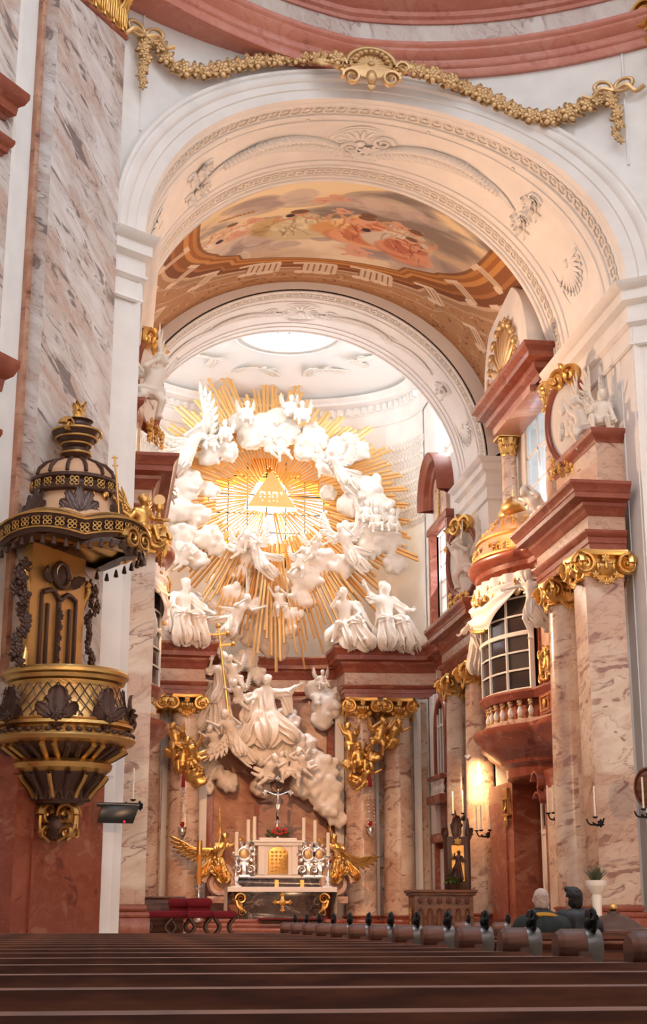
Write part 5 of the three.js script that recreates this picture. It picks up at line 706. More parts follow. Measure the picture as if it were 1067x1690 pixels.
// ---------------------------------------------------------------- sculpture of apse and high altar (heights read from the photograph)
const W0 = { at: [0, 1.05, -0.1], r: [0, 0.5, -0.2], l: [0, -0.5, 0.2] };
statue('saint_statue', 'white sculpted saint in short cape kneeling with one arm raised over the altar', 'statue', px(436, 1222, -59.5), 0.05, 1.75, FG.saint, MT.statue);
statue('angel_statue', 'tall white draped angel standing at the cross staff beside the altar columns', 'statue', px(362, 1205, -59.3), 0.2, 1.72, FG.angelStand, MT.statue, { at: [-0.05, 1.1, -0.15], k: 0.8, r: [0, 0.9, 0.1], l: [0.2, -0.2, 0.6] });
statue('scholar_statue', 'white bearded scholar seated on the pulpit side altar entablature', 'statue', px(298, 1058, -59.2).setY(11.44), 0.35, 1.85, FG.seatedA, MT.statue);
statue('reader_statue', 'white bareheaded figure seated with lowered head beside the slanting rays', 'statue', px(572, 1062, -59.3).setY(11.44), -0.1, 1.72, FG.seatedB, MT.statue);
const rd = statue('reader_statue', 'white robed figure with raised arm and open book on the altar entablature', 'statue', px(634, 1062, -59.2).setY(11.44), 0.25, 1.85, FG.reader, MT.statue);
solo('stone_book', merge([box(0.55, 0.08, 0.7, 0, 0, 0, 0.02), box(0.52, 0.05, 0.66, 0, 0.08, 0, 0.015)]), MT.statue, 'thick stone book tilted in the lap of the robed reader', 'book', px(664, 1030, -58.7).toArray(), 0).rotation.set(0.9, 0.3, -0.5);
// angels in the glory
const AF = FG.angelFly, AFm = mir(AF), PF = FG.putFly, PFm = mir(PF), PR = FG.putReach, PRm = mir(PR), PS = FG.putSit, PSm = mir(PS);
const glo = 'angels and cherubs of the golden glory';
statue('flying_angel', 'large winged white angel beside the upper cloud on the pulpit side', 'angel', px(310, 790, -60.6), 0, 1.55, AF, MT.statue, { at: [0.12, 1.1, 0], k: 1.15, r: [0, 0.3, 0.5], l: [0, -0.7, 0.5] }, glo);
statue('flying_angel', 'white angel stretched over the rim cloud near the apse window', 'angel', px(560, 812, -60.5), 0, 1.2, AFm, MT.statue, { at: [-0.12, 1.1, 0], k: 0.8, r: [0, 0.3, 0], l: [0, -0.7, 0.2] }, glo);
statue('flying_angel', 'white angel reclining with spread arms on the rolling cloud', 'angel', px(575, 945, -59.9), 0, 1.3, AFm, MT.statue, { at: [-0.12, 1.1, 0], k: 0.85, r: [0, 0.3, 0.2], l: [0, -0.6, 0.1] }, glo);
statue('flying_angel', 'white angel diving over the cross staff below the central clouds', 'angel', px(385, 1065, -59.9), 0.3, 1.35, AF, MT.statue, { at: [0.12, 1.1, 0], k: 0.9, r: [0, 0.4, 0.3], l: [0, -0.6, 0.6] }, glo);
statue('flying_angel', 'white angel gazing up from the cloud left of the vertical rays', 'angel', px(425, 955, -60.2), -0.2, 1.25, AFm, MT.statue, { at: [-0.12, 1.1, 0], k: 0.8, r: [0, 0.5, 0.3], l: [0, -0.5, 0.3] }, glo);
statue('flying_angel', 'winged white angel hovering under the saint with feathered wing spread low', 'angel', px(385, 1262, -59.0), 0.1, 1.35, AFm, MT.statue, { at: [-0.1, 1.0, 0], k: 0.9, r: [0, 0.3, -1.2], l: [0, -0.2, 1.7] }, 'angels around the saint');
const putti = [[345, 735, -60.8, PS, 'small cherub seated on the upper cloud next to the winged angel'], [372, 722, -60.9, PSm, 'small cherub clasping hands over the upper cloud'], [445, 738, -61.0, PFm, 'cherub tumbling headfirst below the crown cloud'], [465, 745, -61.0, PR, 'cherub dangling legs above the triangle'], [478, 680, -61.4, PS, 'tiny cherub peeking over the crown cloud top'], [500, 690, -61.3, PSm, 'tiny cherub leaning on the crown cloud edge'], [405, 690, -61.3, PS, 'tiny cherub tucked behind the crown cloud'], [530, 770, -60.7, PR, 'cherub with dangling leg by the rim cloud'], [645, 870, -60.0, PS, 'cherub embracing its neighbour on the heavy rim cloud'], [622, 868, -60.1, PSm, 'cherub turned away on the heavy rim cloud'], [603, 855, -60.2, PS, 'cherub holding its knee on the heavy rim cloud'], [515, 910, -59.9, PF, 'cherub crawling up the rolling cloud'], [493, 935, -59.9, PRm, 'cherub lying at the tip of the rolling cloud'], [395, 905, -60.2, PF, 'cherub leaning forward on the pulpit side cloud'], [412, 900, -60.2, PSm, 'cherub hugging its companion on the pulpit side cloud'], [300, 925, -60.2, PF, 'cherub resting on the pillow shaped cloud'], [462, 1000, -60.3, PR, 'cherub climbing beside the vertical rays']];
for (const [x, y, z, g, l] of putti) statue('cherub', l, 'cherub', px(x, y + 12, z), 0, 1.05, g, MT.statue, { at: [0, 0.6, -0.08], k: 0.5, r: [0, 0.5, 0], l: [0, -0.5, 0] }, glo);
const pu2 = [[385, 1135, -59.0, PR, 1.2, 'cherub clinging to the standing angel beside the staff'], [395, 1165, -58.9, PFm, 1.1, 'cherub floating at the hip of the standing angel'], [440, 1290, -58.9, PF, 1.15, 'plump cherub swimming in air under the saint cloud'], [485, 1290, -58.9, PRm, 1.25, 'cherub carrying the cloud from below above the altar cross'], [470, 1285, -58.9, PR, 1.0, 'cherub bending in shade under the saint cloud'], [500, 1275, -58.8, PFm, 1.0, 'cherub pushing the swirling low cloud'], [530, 1140, -59.4, PS, 0.8, 'cherub head and shoulders behind the saint raised hand'], [355, 1240, -59.2, PFm, 1.1, 'cherub sinking into shade left of the altar wall']];
for (const [x, y, z, g, s, l] of pu2) statue('cherub', l, 'cherub', px(x, y, z), 0, s, g, MT.statue, { at: [0, 0.6, -0.08], k: 0.5, r: [0, 0.5, 0], l: [0, -0.5, 0] }, 'cherubs around the saint');
// cross staff held by the standing angel
{ const a = px(380, 1205, -58.7), b = px(360, 1035, -58.7), t = thing('cross_staff', 'tall thin gilded staff topped by a double cross', 'cross staff', a.toArray()); const d = b.clone().sub(a), n = d.clone().normalize(), sd = V(n.y, -n.x, 0); part('pole', tube([V(0, 0, 0), d], 0.045, 6), MT.gold, t); for (const [k, w] of [[0.93, 0.34], [0.82, 0.5]]) { const c = d.clone().multiplyScalar(k); part('crossbar', merge([tube([c.clone().addScaledVector(sd, -w), c.clone().addScaledVector(sd, w)], 0.055, 6), ...[-1, 1].map((q) => { const p = c.clone().addScaledVector(sd, w * q); return ball(p.x, p.y, p.z, 0.1); })]), MT.gold, t); } part('finial', ball(d.x, d.y + 0.05, d.z, 0.11), MT.gold, t); }
// gilded cherub groups on the altar columns
const gg = 'gilded cherubs on the altar columns';
for (const [x, y, z, g, s, l] of [[290, 1245, -58.7, PR, 1.15, 'gilded cherub reaching up on the column beside the standing angel'], [318, 1262, -58.6, PFm, 1.15, 'gilded cherub floating low on the column beside the standing angel'], [300, 1275, -58.6, PS, 1.1, 'gilded cherub seated in gold cloud over the red lamp'], [580, 1245, -58.6, PR, 1.15, 'gilded cherub with lifted face on the column by the swirling cloud'], [592, 1275, -58.6, PSm, 1.15, 'gilded cherub seated on gold puffs on the column by the swirling cloud'], [600, 1300, -58.6, PF, 1.05, 'gilded cherub hanging at the bottom of the gold group'], [625, 1238, -58.6, PRm, 1.2, 'gilded cherub stretching between the two altar columns'], [645, 1232, -58.7, PF, 1.15, 'gilded cherub lying across the door side altar column']])
  statue('gilded_cherub', l, 'cherub', px(x, y, z), 0, s, g, MT.gold, { at: [0, 0.6, -0.08], k: 0.4, r: [0, 0.5, 0], l: [0, -0.5, 0] }, gg);
cloud('puffy gold cloud holding the gilded cherubs beside the red lamp', [[298, 1262, -58.95, 0.36], [318, 1278, -58.9, 0.34], [283, 1240, -58.95, 0.3], [328, 1290, -58.9, 0.24]], 31, MT.gold, 'gold clouds on the altar columns');
cloud('puffy gold cloud holding the gilded cherubs by the swirling cloud', [[580, 1262, -58.9, 0.34], [583, 1285, -58.85, 0.3], [605, 1265, -58.85, 0.28], [615, 1250, -58.9, 0.26], [645, 1225, -58.95, 0.28]], 32, MT.gold, 'gold clouds on the altar columns');
// sanctuary lamps hanging on beaded chains before the columns
for (const [x, z, l] of [[302, -58.2, 'hanging glass lamp on beaded chains below the gilded cherubs beside the angel'], [610, -58.2, 'hanging glass lamp on beaded chains between the door side altar columns']]) {
  const a = px(x, 1300, z), t = thing('sanctuary_lamp', l, 'lamp', [a.x, a.y - 1.9, z]); part('tassel', at(lathe([[0.01, 0.5], [0.05, 0.45], [0.08, 0.05], [0.02, 0]], 10), 0, 1.9, 0), MT.velvet, t);
  for (let k = 0; k < 3; k++) { const an = k / 3 * TAU; for (let i = 0; i < 12; i++) { const u = i / 11; part('bead', BD(), MT.silver, t).position.set(cos(an) * 0.17 * sin(PI * u * 0.55 + 0.1), 1.9 - 1.45 * u, sin(an) * 0.17 * sin(PI * u * 0.55 + 0.1)); } }
  part('bowl', at(lathe([[0.02, 0], [0.1, 0.08], [0.17, 0.24], [0.16, 0.36], [0.2, 0.42]], 16), 0, 0.02, 0), MT.silver, t); part('glass', at(lathe([[0.05, 0], [0.08, 0.1], [0.08, 0.22]], 12), 0, 0.42, 0), std(0xa01818, 0.15), t, 'red glass');
}
function BD() { return BD.g || (BD.g = ball(0, 0, 0, 0.034, 0.034, 0.034, 6)); }
// ---------------------------------------------------------------- glazed oratory boxes on both chancel walls, the medallions and the upper windows
const bowPt = (u, k = 0) => { const R = 3.7 + k, a = Math.asin(2.3 / 3.7) * (u * 2 - 1); return [8.75 - R * cos(a), -45.3 - R * sin(a)]; };   // u 0..1 from the nave end to the altar end
const bowPath = (k = 0, n = 16) => [[6.9, -41.42], [6.1 - k, -41.45], [5.95 - k, -42.85], ...Array.from({ length: n + 1 }, (_, i) => bowPt(i / n, k)), [5.95 - k, -47.75], [6.1 - k, -49.1], [6.9, -49.15]];
const balGeo = lathe([[0.085, 0], [0.09, 0.04], [0.05, 0.07], [0.055, 0.1], [0.09, 0.2], [0.085, 0.27], [0.04, 0.38], [0.045, 0.44], [0.075, 0.5], [0.08, 0.56]], 12), balGild = [at(new THREE.TorusGeometry(0.07, 0.028, 5, 12).rotateX(PI / 2), 0, 0.08, 0), at(new THREE.TorusGeometry(0.062, 0.028, 5, 12).rotateX(PI / 2), 0, 0.42, 0), at(new THREE.TorusGeometry(0.075, 0.025, 5, 12).rotateX(PI / 2), 0, 0.52, 0)];
function oratory(s) {
  const R = s > 0, t = thing('oratory_box', R ? 'curtained oratory box with bowed glazed window on the wall above the visitors' : 'bowed oratory box half hidden behind the pulpit', 'oratory', [0, 0.55, 0], 0, 'oratory boxes');
  const P = (n, g, m, par = t, l) => part(n, mr(at(g, 0, par === t ? -0.55 : 0, 0), s), m, par, l), path = bowPath(), sw = (prof, y) => sweep(path, prof, y);
  P('corbel', sw([[-1.6, 0], [-0.75, 0.05], [-0.62, 0.12], [-0.6, 0.4], [-0.42, 0.5], [-0.4, 0.6], [-0.1, 0.85], [0.12, 1.05], [0.16, 1.15], [0.3, 1.25], [0.38, 1.38], [0.38, 1.5], [0.1, 1.56], [-1.6, 1.58]], 5.0), MT.red);
  P('plinth', sw([[-0.3, 0], [0.04, 0], [0.04, 0.12], [-0.3, 0.13]], 6.56), MT.pale); P('parapet_back', sw([[-0.4, 0], [-0.25, 0], [-0.25, 0.65], [-0.4, 0.65]], 6.65), MT.red);
  for (let i = 0; i < 11; i++) { const [x, z] = bowPt((i + 0.5) / 11, -0.1); const b = P('baluster', at(balGeo, x, 6.68, z), MT.frame); for (const g of balGild) P('gilded_ring', at(g, x, 6.13, z), MT.gold, b); }
  P('rail', sw([[-0.4, 0], [0.0, 0], [0.06, 0.05], [0.1, 0.12], [0.16, 0.2], [0.16, 0.26], [-0.4, 0.27]], 7.26), MT.red);
  // side panels with gilt frame and shell
  for (const zz of [-42.15, -48.45]) { P('panel', at(box(0.25, 0.6, 1.3, 6.05, 6.68, zz, 0.02)), MT.red); if (zz > -45) { P('gilt_frame', merge([tube([[5.9, 6.78, zz - 0.4], [5.9, 7.18, zz - 0.4], [5.9, 7.18, zz + 0.4], [5.9, 6.78, zz + 0.4], [5.9, 6.78, zz - 0.4]], 0.022, 5), at(rosette(0.13, 8), 5.9, 6.98, zz, 0, -PI / 2)]), MT.gold); }
    P('marble_panel', box(0.2, 2.9, 1.45, 6.12, 7.5, zz, 0.02), MT.pale); for (const k of [-0.62, 0.62]) P('red_edge', box(0.14, 2.9, 0.2, 6.02, 7.5, zz + k, 0.02), MT.red);
    if (R && zz > -45) P('shell_cartouche', at(merge([shellFan(0.36, 9, -0.2, PI + 0.2), at(new THREE.TorusGeometry(0.42, 0.06, 6, 24), 0, 0.06, 0), ...[0, 1, 2, 3].map((k) => at(volute(0.16, 1.5, 0.3, 0.08, k % 2 ? 1 : -1), k % 2 ? 0.36 : -0.36, k < 2 ? -0.3 : 0.4, 0)), at(leaf(0.3, 0.2), 0, 0.42, 0)]), 5.95, 8.0, zz, 0, -PI / 2, 0), MT.gold); }
  // bowed window: frame, panes
  const cols = 5, ys = [7.55, 8.12, 8.66, 9.2, 9.75, 10.3, 10.75]; const fr = [];
  for (let i = 0; i <= cols; i++) { const [x, z] = bowPt(i / cols, 0.06); fr.push(box(i === 0 || i === cols ? 0.14 : 0.07, 3.4, i === 0 || i === cols ? 0.14 : 0.07, x, 7.5, z)); }
  ys.forEach((y, j) => { const big = j === 3; const pts = Array.from({ length: 13 }, (_, i) => { const [x, z] = bowPt(i / 12, 0.06); return V(x, y, z); }); fr.push(tube(pts, big ? 0.075 : 0.032, 5)); });
  P('window_frame', merge(fr), MT.frame);
  for (let i = 0; i < cols; i++) for (let j = 0; j < ys.length - 1; j++) { const [x0, z0] = bowPt((i + 0.03) / cols, 0.02), [x1, z1] = bowPt((i + 0.97) / cols, 0.02), g = box(Math.hypot(x1 - x0, z1 - z0), ys[j + 1] - ys[j], 0.015); P('pane', at(at(g, 0, 0, 0, 0, Math.atan2(-(z1 - z0), x1 - x0)), (x0 + x1) / 2, ys[j], (z0 + z1) / 2), MT.darkGlass); }
  P('inner_wall', sweep(Array.from({ length: 9 }, (_, i) => bowPt(i / 8, -0.6)), [[-0.1, 0], [0, 0], [0, 3.4], [-0.1, 3.4]], 7.4), MT.darkWood);
  // canopy cornice and half dome
  P('canopy_cornice', sw([[-1.5, 0], [-0.02, 0], [0.05, 0.1], [0.16, 0.18], [0.2, 0.32], [0.34, 0.42], [0.42, 0.55], [0.42, 0.62], [-1.5, 0.66]], 11.05), MT.red);
  P('canopy_frieze', sw([[-0.3, 0], [0.02, 0], [0.02, 0.32], [-0.3, 0.32]], 10.75), MT.frame);
  const dm = (rx, ry, rz, y) => grid((u, v, p) => { const a = PI * (u - 0.5), e = v * PI / 2 * 0.93; p.set(6.55 - rx * cos(a) * cos(e), y + ry * sin(e), -45.3 + rz * sin(a) * cos(e)); }, 32, 12, 1);
  P('half_dome', dm(1.75, 1.75, 2.4, 11.7), MT.cream);
  const orn = [], r = rng(14); for (let i = 0; i < 90; i++) { const a = PI * (r() - 0.5), e = (r() < 0.5 ? 0.12 + 0.14 * r() : 0.5 + 0.35 * r()); orn.push(at(rosette(0.1, 5), 6.55 - 1.78 * cos(a) * cos(e), 11.7 + 1.78 * sin(e), -45.3 + 2.43 * sin(a) * cos(e), 0, -PI / 2 - a * 0.8)); }
  for (const e of [0.06, 0.42]) orn.push(tube(Array.from({ length: 25 }, (_, i) => { const a = PI * (i / 24 - 0.5); return V(6.55 - 1.78 * cos(a) * cos(e), 11.7 + 1.78 * sin(e), -45.3 + 2.43 * sin(a) * cos(e)); }), 0.07, 6));
  P('dome_gilding', merge(orn), MT.gold);
  P('crown_cushion', merge([at(ball(0, 0, 0, 0.42, 0.32, 0.55, 14), 6.0, 13.55, -45.0), at(ball(0, 0, 0, 0.4, 0.3, 0.5, 14), 6.1, 13.52, -45.8), ball(6.05, 13.9, -45.4, 0.12), tube([[6.05, 13.9, -45.4], [6.05, 14.25, -45.4]], 0.04, 5)]), MT.gold);
  // curtain: lambrequin with tassels and a swag
  const lam = grid((u, v, p) => { const sc = Math.abs(sin(u * PI * 8)), [x, z] = bowPt(u, 0.2 + 0.05 * sin(u * PI * 16)); p.set(x, 11.05 - v * (0.42 + 0.3 * sc), z); }, 96, 4, 1); P('lambrequin', lam, MT.frame);
  P('lambrequin_trim', merge([tube(Array.from({ length: 97 }, (_, i) => { const u = i / 96, sc = Math.abs(sin(u * PI * 8)), [x, z] = bowPt(u, 0.23 + 0.05 * sin(u * PI * 16)); return V(x, 11.05 - (0.42 + 0.3 * sc), z); }), 0.035, 5), ...Array.from({ length: 8 }, (_, i) => { const [x, z] = bowPt((i + 0.5) / 8, 0.28); return at(rosette(0.13, 5), x, 10.72, z, 0, -PI / 2 + (i - 3.5) * 0.16); }), ...Array.from({ length: 9 }, (_, i) => { const [x, z] = bowPt(clamp(i / 8, 0.01, 0.99), 0.24); return at(lathe([[0.02, 0.22], [0.05, 0.16], [0.07, 0], [0.01, -0.02]], 8), x, 10.42, z); })]), MT.gold);
  const swg = (u, v) => { const [x, z] = bowPt(lerp(0.06, 0.95, u), 0.26 + 0.09 * sin(v * 15 + u * 5) * sin(PI * u) + 0.1 * sin(u * 11)), drop = (0.2 + 0.95 * Math.pow(sin(PI * Math.pow(u, 0.9)), 0.8)); return V(x, 10.75 - v * drop - 0.1 * (1 - v) * sin(PI * u) , z); };
  P('swag', grid((u, v, p) => p.copy(swg(u, v)), 40, 22, 1), MT.linen); P('swag_fringe', tube(Array.from({ length: 33 }, (_, i) => swg(0.45 + 0.55 * i / 32, 1)), 0.06, 6), MT.gold);
  P('curtain_tail', grid((u, v, p) => { const [x, z] = bowPt(1.0 + 0.02 * u, 0.2); p.set(x - 0.06 + 0.1 * sin(u * 14), 10.9 - v * (2.2 + 0.5 * (1 - u)), z - 0.25 + 0.5 * u * (1 - 0.5 * v)); }, 16, 10, 1), MT.linen); P('tail_fringe', merge([0, 1].map((k) => tube(Array.from({ length: 12 }, (_, i) => { const v = i / 11, [x, z] = bowPt(1 + 0.02 * k, 0.2); return V(x - 0.08, 10.9 - v * 2.5, z - 0.25 + 0.5 * k * (1 - 0.5 * v)); }), 0.07, 5))), MT.gold);
  // piers and doors under the box
  for (const [z0, w] of [[-42.15, 1.5], [-47.85, 2.9]]) { P('pier', box(1.1, 4.6, w, 6.55, 0.55, z0, 0.03), MT.red); P('pier_panel', box(0.06, 3.6, w * 0.5, 5.98, 1.0, z0, 0.02), z0 > -45 ? MT.pale : MT.red); }
  P('scroll_bracket', at(at(merge([volute(0.3, 1.8, 0.28, 0.3), at(volute(0.2, 1.6, 0.28, 0.3), -0.1, -0.5, 0), tube([[0.28, 0, 0], [0.2, -0.3, 0], [0.05, -0.4, 0]], 0.09, 6)]), 0, 0, 0, 0, PI / 2), 6.0, 4.85, -43.1), MT.red);
  P('hanging_ornament', at(merge([box(0.1, 0.28, 0.62, 0, 0.52, 0, 0.02), box(0.12, 0.08, 0.7, 0, 0.44, 0, 0.02), at(leaf(0.42, 0.26, -0.3), 0, 0.44, 0, PI, -PI / 2), box(0.1, 0.08, 0.66, 0, -0.06, 0, 0.02), at(rosette(0.18, 9), 0, -0.22, 0, 0, -PI / 2), ...[-1, 1].map((k) => box(0.06, 0.5, 0.06, 0, 0, k * 0.3))]), 5.92, 4.15, -46.9), MT.gold);
  if (R) { const d = struct('door_1', null, null, 'tall cream panelled door in the recess under the curtained oratory'); const g = (n, q, m) => part(n, q, m, d); g('frame', merge([box(0.14, 4.4, 0.16, 6.88, 0.55, -43.1), box(0.14, 4.4, 0.16, 6.88, 0.55, -46.1), box(0.14, 0.16, 3.1, 6.88, 4.8, -44.6), box(0.16, 0.14, 3.0, 6.86, 3.5, -44.6)]), MT.frame); for (const z of [-43.85, -45.35]) { const l = g('leaf', box(0.08, 2.95, 1.4, 6.86, 0.55, z, 0.01), MT.frame); for (const [y, h] of [[0.75, 0.9], [1.85, 1.45]]) part('panel', box(0.05, h, 0.9, 6.81, y, z, 0.02), MT.frame, l); g('transom_pane', box(0.03, 0.9, 1.1, 6.84, 3.75, z), MT.darkGlass); } }
  return t;
}
oratory(1); oratory(-1);
// angels that hold the curtains
statue('curtain_angel', 'white stone angel holding up the oratory curtain beside the volute capital', 'angel', px(882, 1055, -41.75), -0.9, 1.2, fig({ seed: 61, hair: 'short', pel: [0, 0.86, 0], chest: [0, 1.22, 0.06], look: [-0.6, -0.2, 0.6], eL: [-0.34, 1.32, 0.14], hL: [-0.62, 1.28, 0.22], eR: [0.34, 1.46, 0.02], hR: [0.18, 1.72, 0.0], kL: [-0.12, 0.5, 0.22], fL: [0.02, 0.02, 0.12], kR: [0.18, 0.5, 0.14], fR: [0.36, 0.16, -0.05], cloth: [[[0, 0.92, 0.02], [0.0, 0.62, 0.1], 0.2, 0.22, [0.03, 8, 2]], [[0, 0.72, 0.06], [0.2, 0.4, 0.1], 0.2, 0.16, [0.04, 7, 3]], [[0.1, 0.8, -0.05], [0.4, 0.3, -0.1], 0.14, 0.16, [0.05, 6, 4]], [[0.2, 1.3, -0.1], [0.4, 0.9, -0.16], 0.2, 0.2, [0.05, 6, 4]]] }), MT.greyStatue, { at: [0.05, 1.2, -0.12], k: 0.6, r: [0, 0.8, 0.2], l: [0, -0.3, 0.3] }, 'curtain angels');
statue('curtain_angel', 'white stone angel clutching the gold fringed tail at the altar end of the oratory', 'angel', px(788, 1105, -47.9), -0.7, 1.1, mir(FG.angelStand), MT.greyStatue, null, 'curtain angels');
statue('curtain_angel', 'grey stone angel holding the curtain of the oratory behind the pulpit', 'angel', [-5.55, 8.9, -43.2], 0.9, 1.15, FG.angelStand, MT.greyStatue, null, 'curtain angels');
// oval medallions standing on the attic
function medallion(p, turn, k, label, cat = 'medallion') {
  const t = thing('oval_medallion', label, cat, p, turn, 'oval medallions'); t.scale.setScalar(k);
  part('field', at(ball(0, 0, 0, 0.78, 1.15, 0.08, 28), 0, 1.75, 0), MT.statue, t); part('frame', at(at(new THREE.TorusGeometry(1, 0.1, 8, 48), 0, 0, 0, 0, 0, 0, [0.86, 1.25, 1]), 0, 1.75, 0.03), MT.red, t, 'red marble oval frame');
  const r = rng(33), rel = []; for (let i = 0; i < 16; i++) rel.push(ball((r() - 0.5) * 0.8, 1.3 + r() * 0.9, 0.07, 0.1 + 0.1 * r(), 0.12 + 0.12 * r(), 0.08, 7)); part('relief', merge(rel), MT.statue, t);
  part('gilt_crest', at(merge([at(volute(0.34, 1.8, 0.26, 0.16), -0.28, 0, 0), at(volute(0.34, 1.8, 0.26, 0.16, -1), 0.28, 0, 0), at(leaf(0.5, 0.45, 0.4), 0, 0, 0.05), ...Array.from({ length: 6 }, (_, i) => at(leaf(0.3, 0.22, 0.5), -0.5 + i * 0.2, -0.1, 0.1, 0.2, 0, (i - 2.5) * -0.5))]), 0, 3.0, 0.05), MT.gold, t);
  part('gilt_flowers', merge(Array.from({ length: 22 }, (_, i) => at(rosette(0.13, 5), (r() - 0.5) * 1.0, 0.1 + 0.5 * r(), 0.12 + 0.2 * r()))), MT.gold, t); for (const s of [-1, 1]) part('gilt_sprig', at(rosette(0.12, 5), s * 0.95, 2.35, 0.05), MT.gold, t); return t;
}
medallion([6.15, 12.9, -39.5], -1.15, 1.0, 'oval relief medallion with gilded crest standing before the white wall');
medallion([6.05, 11.6, -52.2], -1.15, 1.05, 'oval relief medallion with gilded crest toward the apse window');
medallion([-5.75, 13.3, -39.4], 1.15, 1.0, 'oval relief medallion glimpsed behind the pier on the pulpit side');
statue('white_putto', 'white cherub leaning on the medallion over the front cornice corner', 'cherub', [6.2, 13.58, -38.2], -0.8, 1.3, PR, MT.greyStatue, { at: [0, 0.6, -0.1], k: 0.8, r: [0, 0.5, 0.3], l: [0, -0.5, -0.3] }, 'cherubs of the medallions');
statue('white_putto', 'white cherub crouching on the attic next to the white pier', 'cherub', [6.4, 13.58, -37.4], -0.5, 1.2, PS, MT.greyStatue, { at: [0, 0.6, -0.1], k: 0.8, r: [0, 0.5, 0.3], l: [0, -0.5, -0.3] }, 'cherubs of the medallions');
statue('white_putto', 'grey cherub standing before the blue window beside the medallion', 'cherub', [6.1, 12.3, -42.2], -0.9, 1.3, PFm, MT.greyStatue, null, 'cherubs of the medallions');
statue('white_putto', 'bright cherub hanging on the medallion toward the apse window', 'cherub', [5.85, 12.5, -51.3], -1.0, 1.5, PR, MT.statue, { at: [0, 0.6, -0.1], k: 0.7, r: [0, 0.5, 0.3], l: [0, -0.5, -0.3] }, 'cherubs of the medallions');
statue('white_putto', 'grey cherub with raised arm sitting on the attic behind the pulpit pier', 'cherub', [-5.7, 13.75, -37.6], 0.5, 1.5, PRm, MT.greyStatue, { at: [0, 0.6, -0.1], k: 0.8, r: [0, 0.5, 0.3], l: [0, -0.5, -0.3] }, 'cherubs of the medallions');
// upper windows
function gridWindow(name, label, X, z0, z1, y0, y1, nc, nr, pm, s = 1) {
  const w = struct(name, null, null, label), f = (g) => mr(g, s), W = z0 - z1, H = y1 - y0;
  for (let i = 0; i <= nc; i++) part('glazing_bar', f(box(0.08, H, i % nc ? 0.07 : 0.16, X, y0, z0 - W * i / nc)), MT.frame, w); for (let j = 0; j <= nr; j++) part('glazing_bar', f(box(0.08, j % nr ? 0.07 : 0.16, W, X, y0 + H * j / nr - 0.03, (z0 + z1) / 2)), MT.frame, w);
  for (let i = 0; i < nc; i++) for (let j = 0; j < nr; j++) part('pane', f(box(0.01, H / nr, W / nc, X + 0.02, y0 + H * j / nr, z0 - W * (i + 0.5) / nc)), pm, w); return w;
}
gridWindow('window_2', 'tall window with pale blue panes beside the little marble column', 7.2, winZ0, winZ1, 12.6, 17.0, 3, 4, MT.blueGlass);
gridWindow('window_3', 'tall window of the chancel on the pulpit side', 6.8, winZ0, winZ1, 12.6, 17.0, 3, 4, MT.blueGlass, -1);
gridWindow('window_4', 'tall side window of the apse under the curved red pediment', 6.55, -55.2, -58.0, 11.4, 15.8, 3, 7, MT.clear); gridWindow('window_5', 'tall side window of the apse on the pulpit side', 6.55, -55.2, -58.0, 11.4, 15.8, 3, 7, MT.clear, -1);
gridWindow('window_7', 'added high apse window out of view by the inner arch to brighten the dome', 6.6, -54.3, -56.9, 18.4, 21.6, 3, 4, MT.clear); gridWindow('window_8', 'added high apse window out of view on the pulpit side to brighten the dome', 6.6, -54.3, -56.9, 18.4, 21.6, 3, 4, MT.clear, -1);  // invented windows, out of view, added so the apse dome gets more light
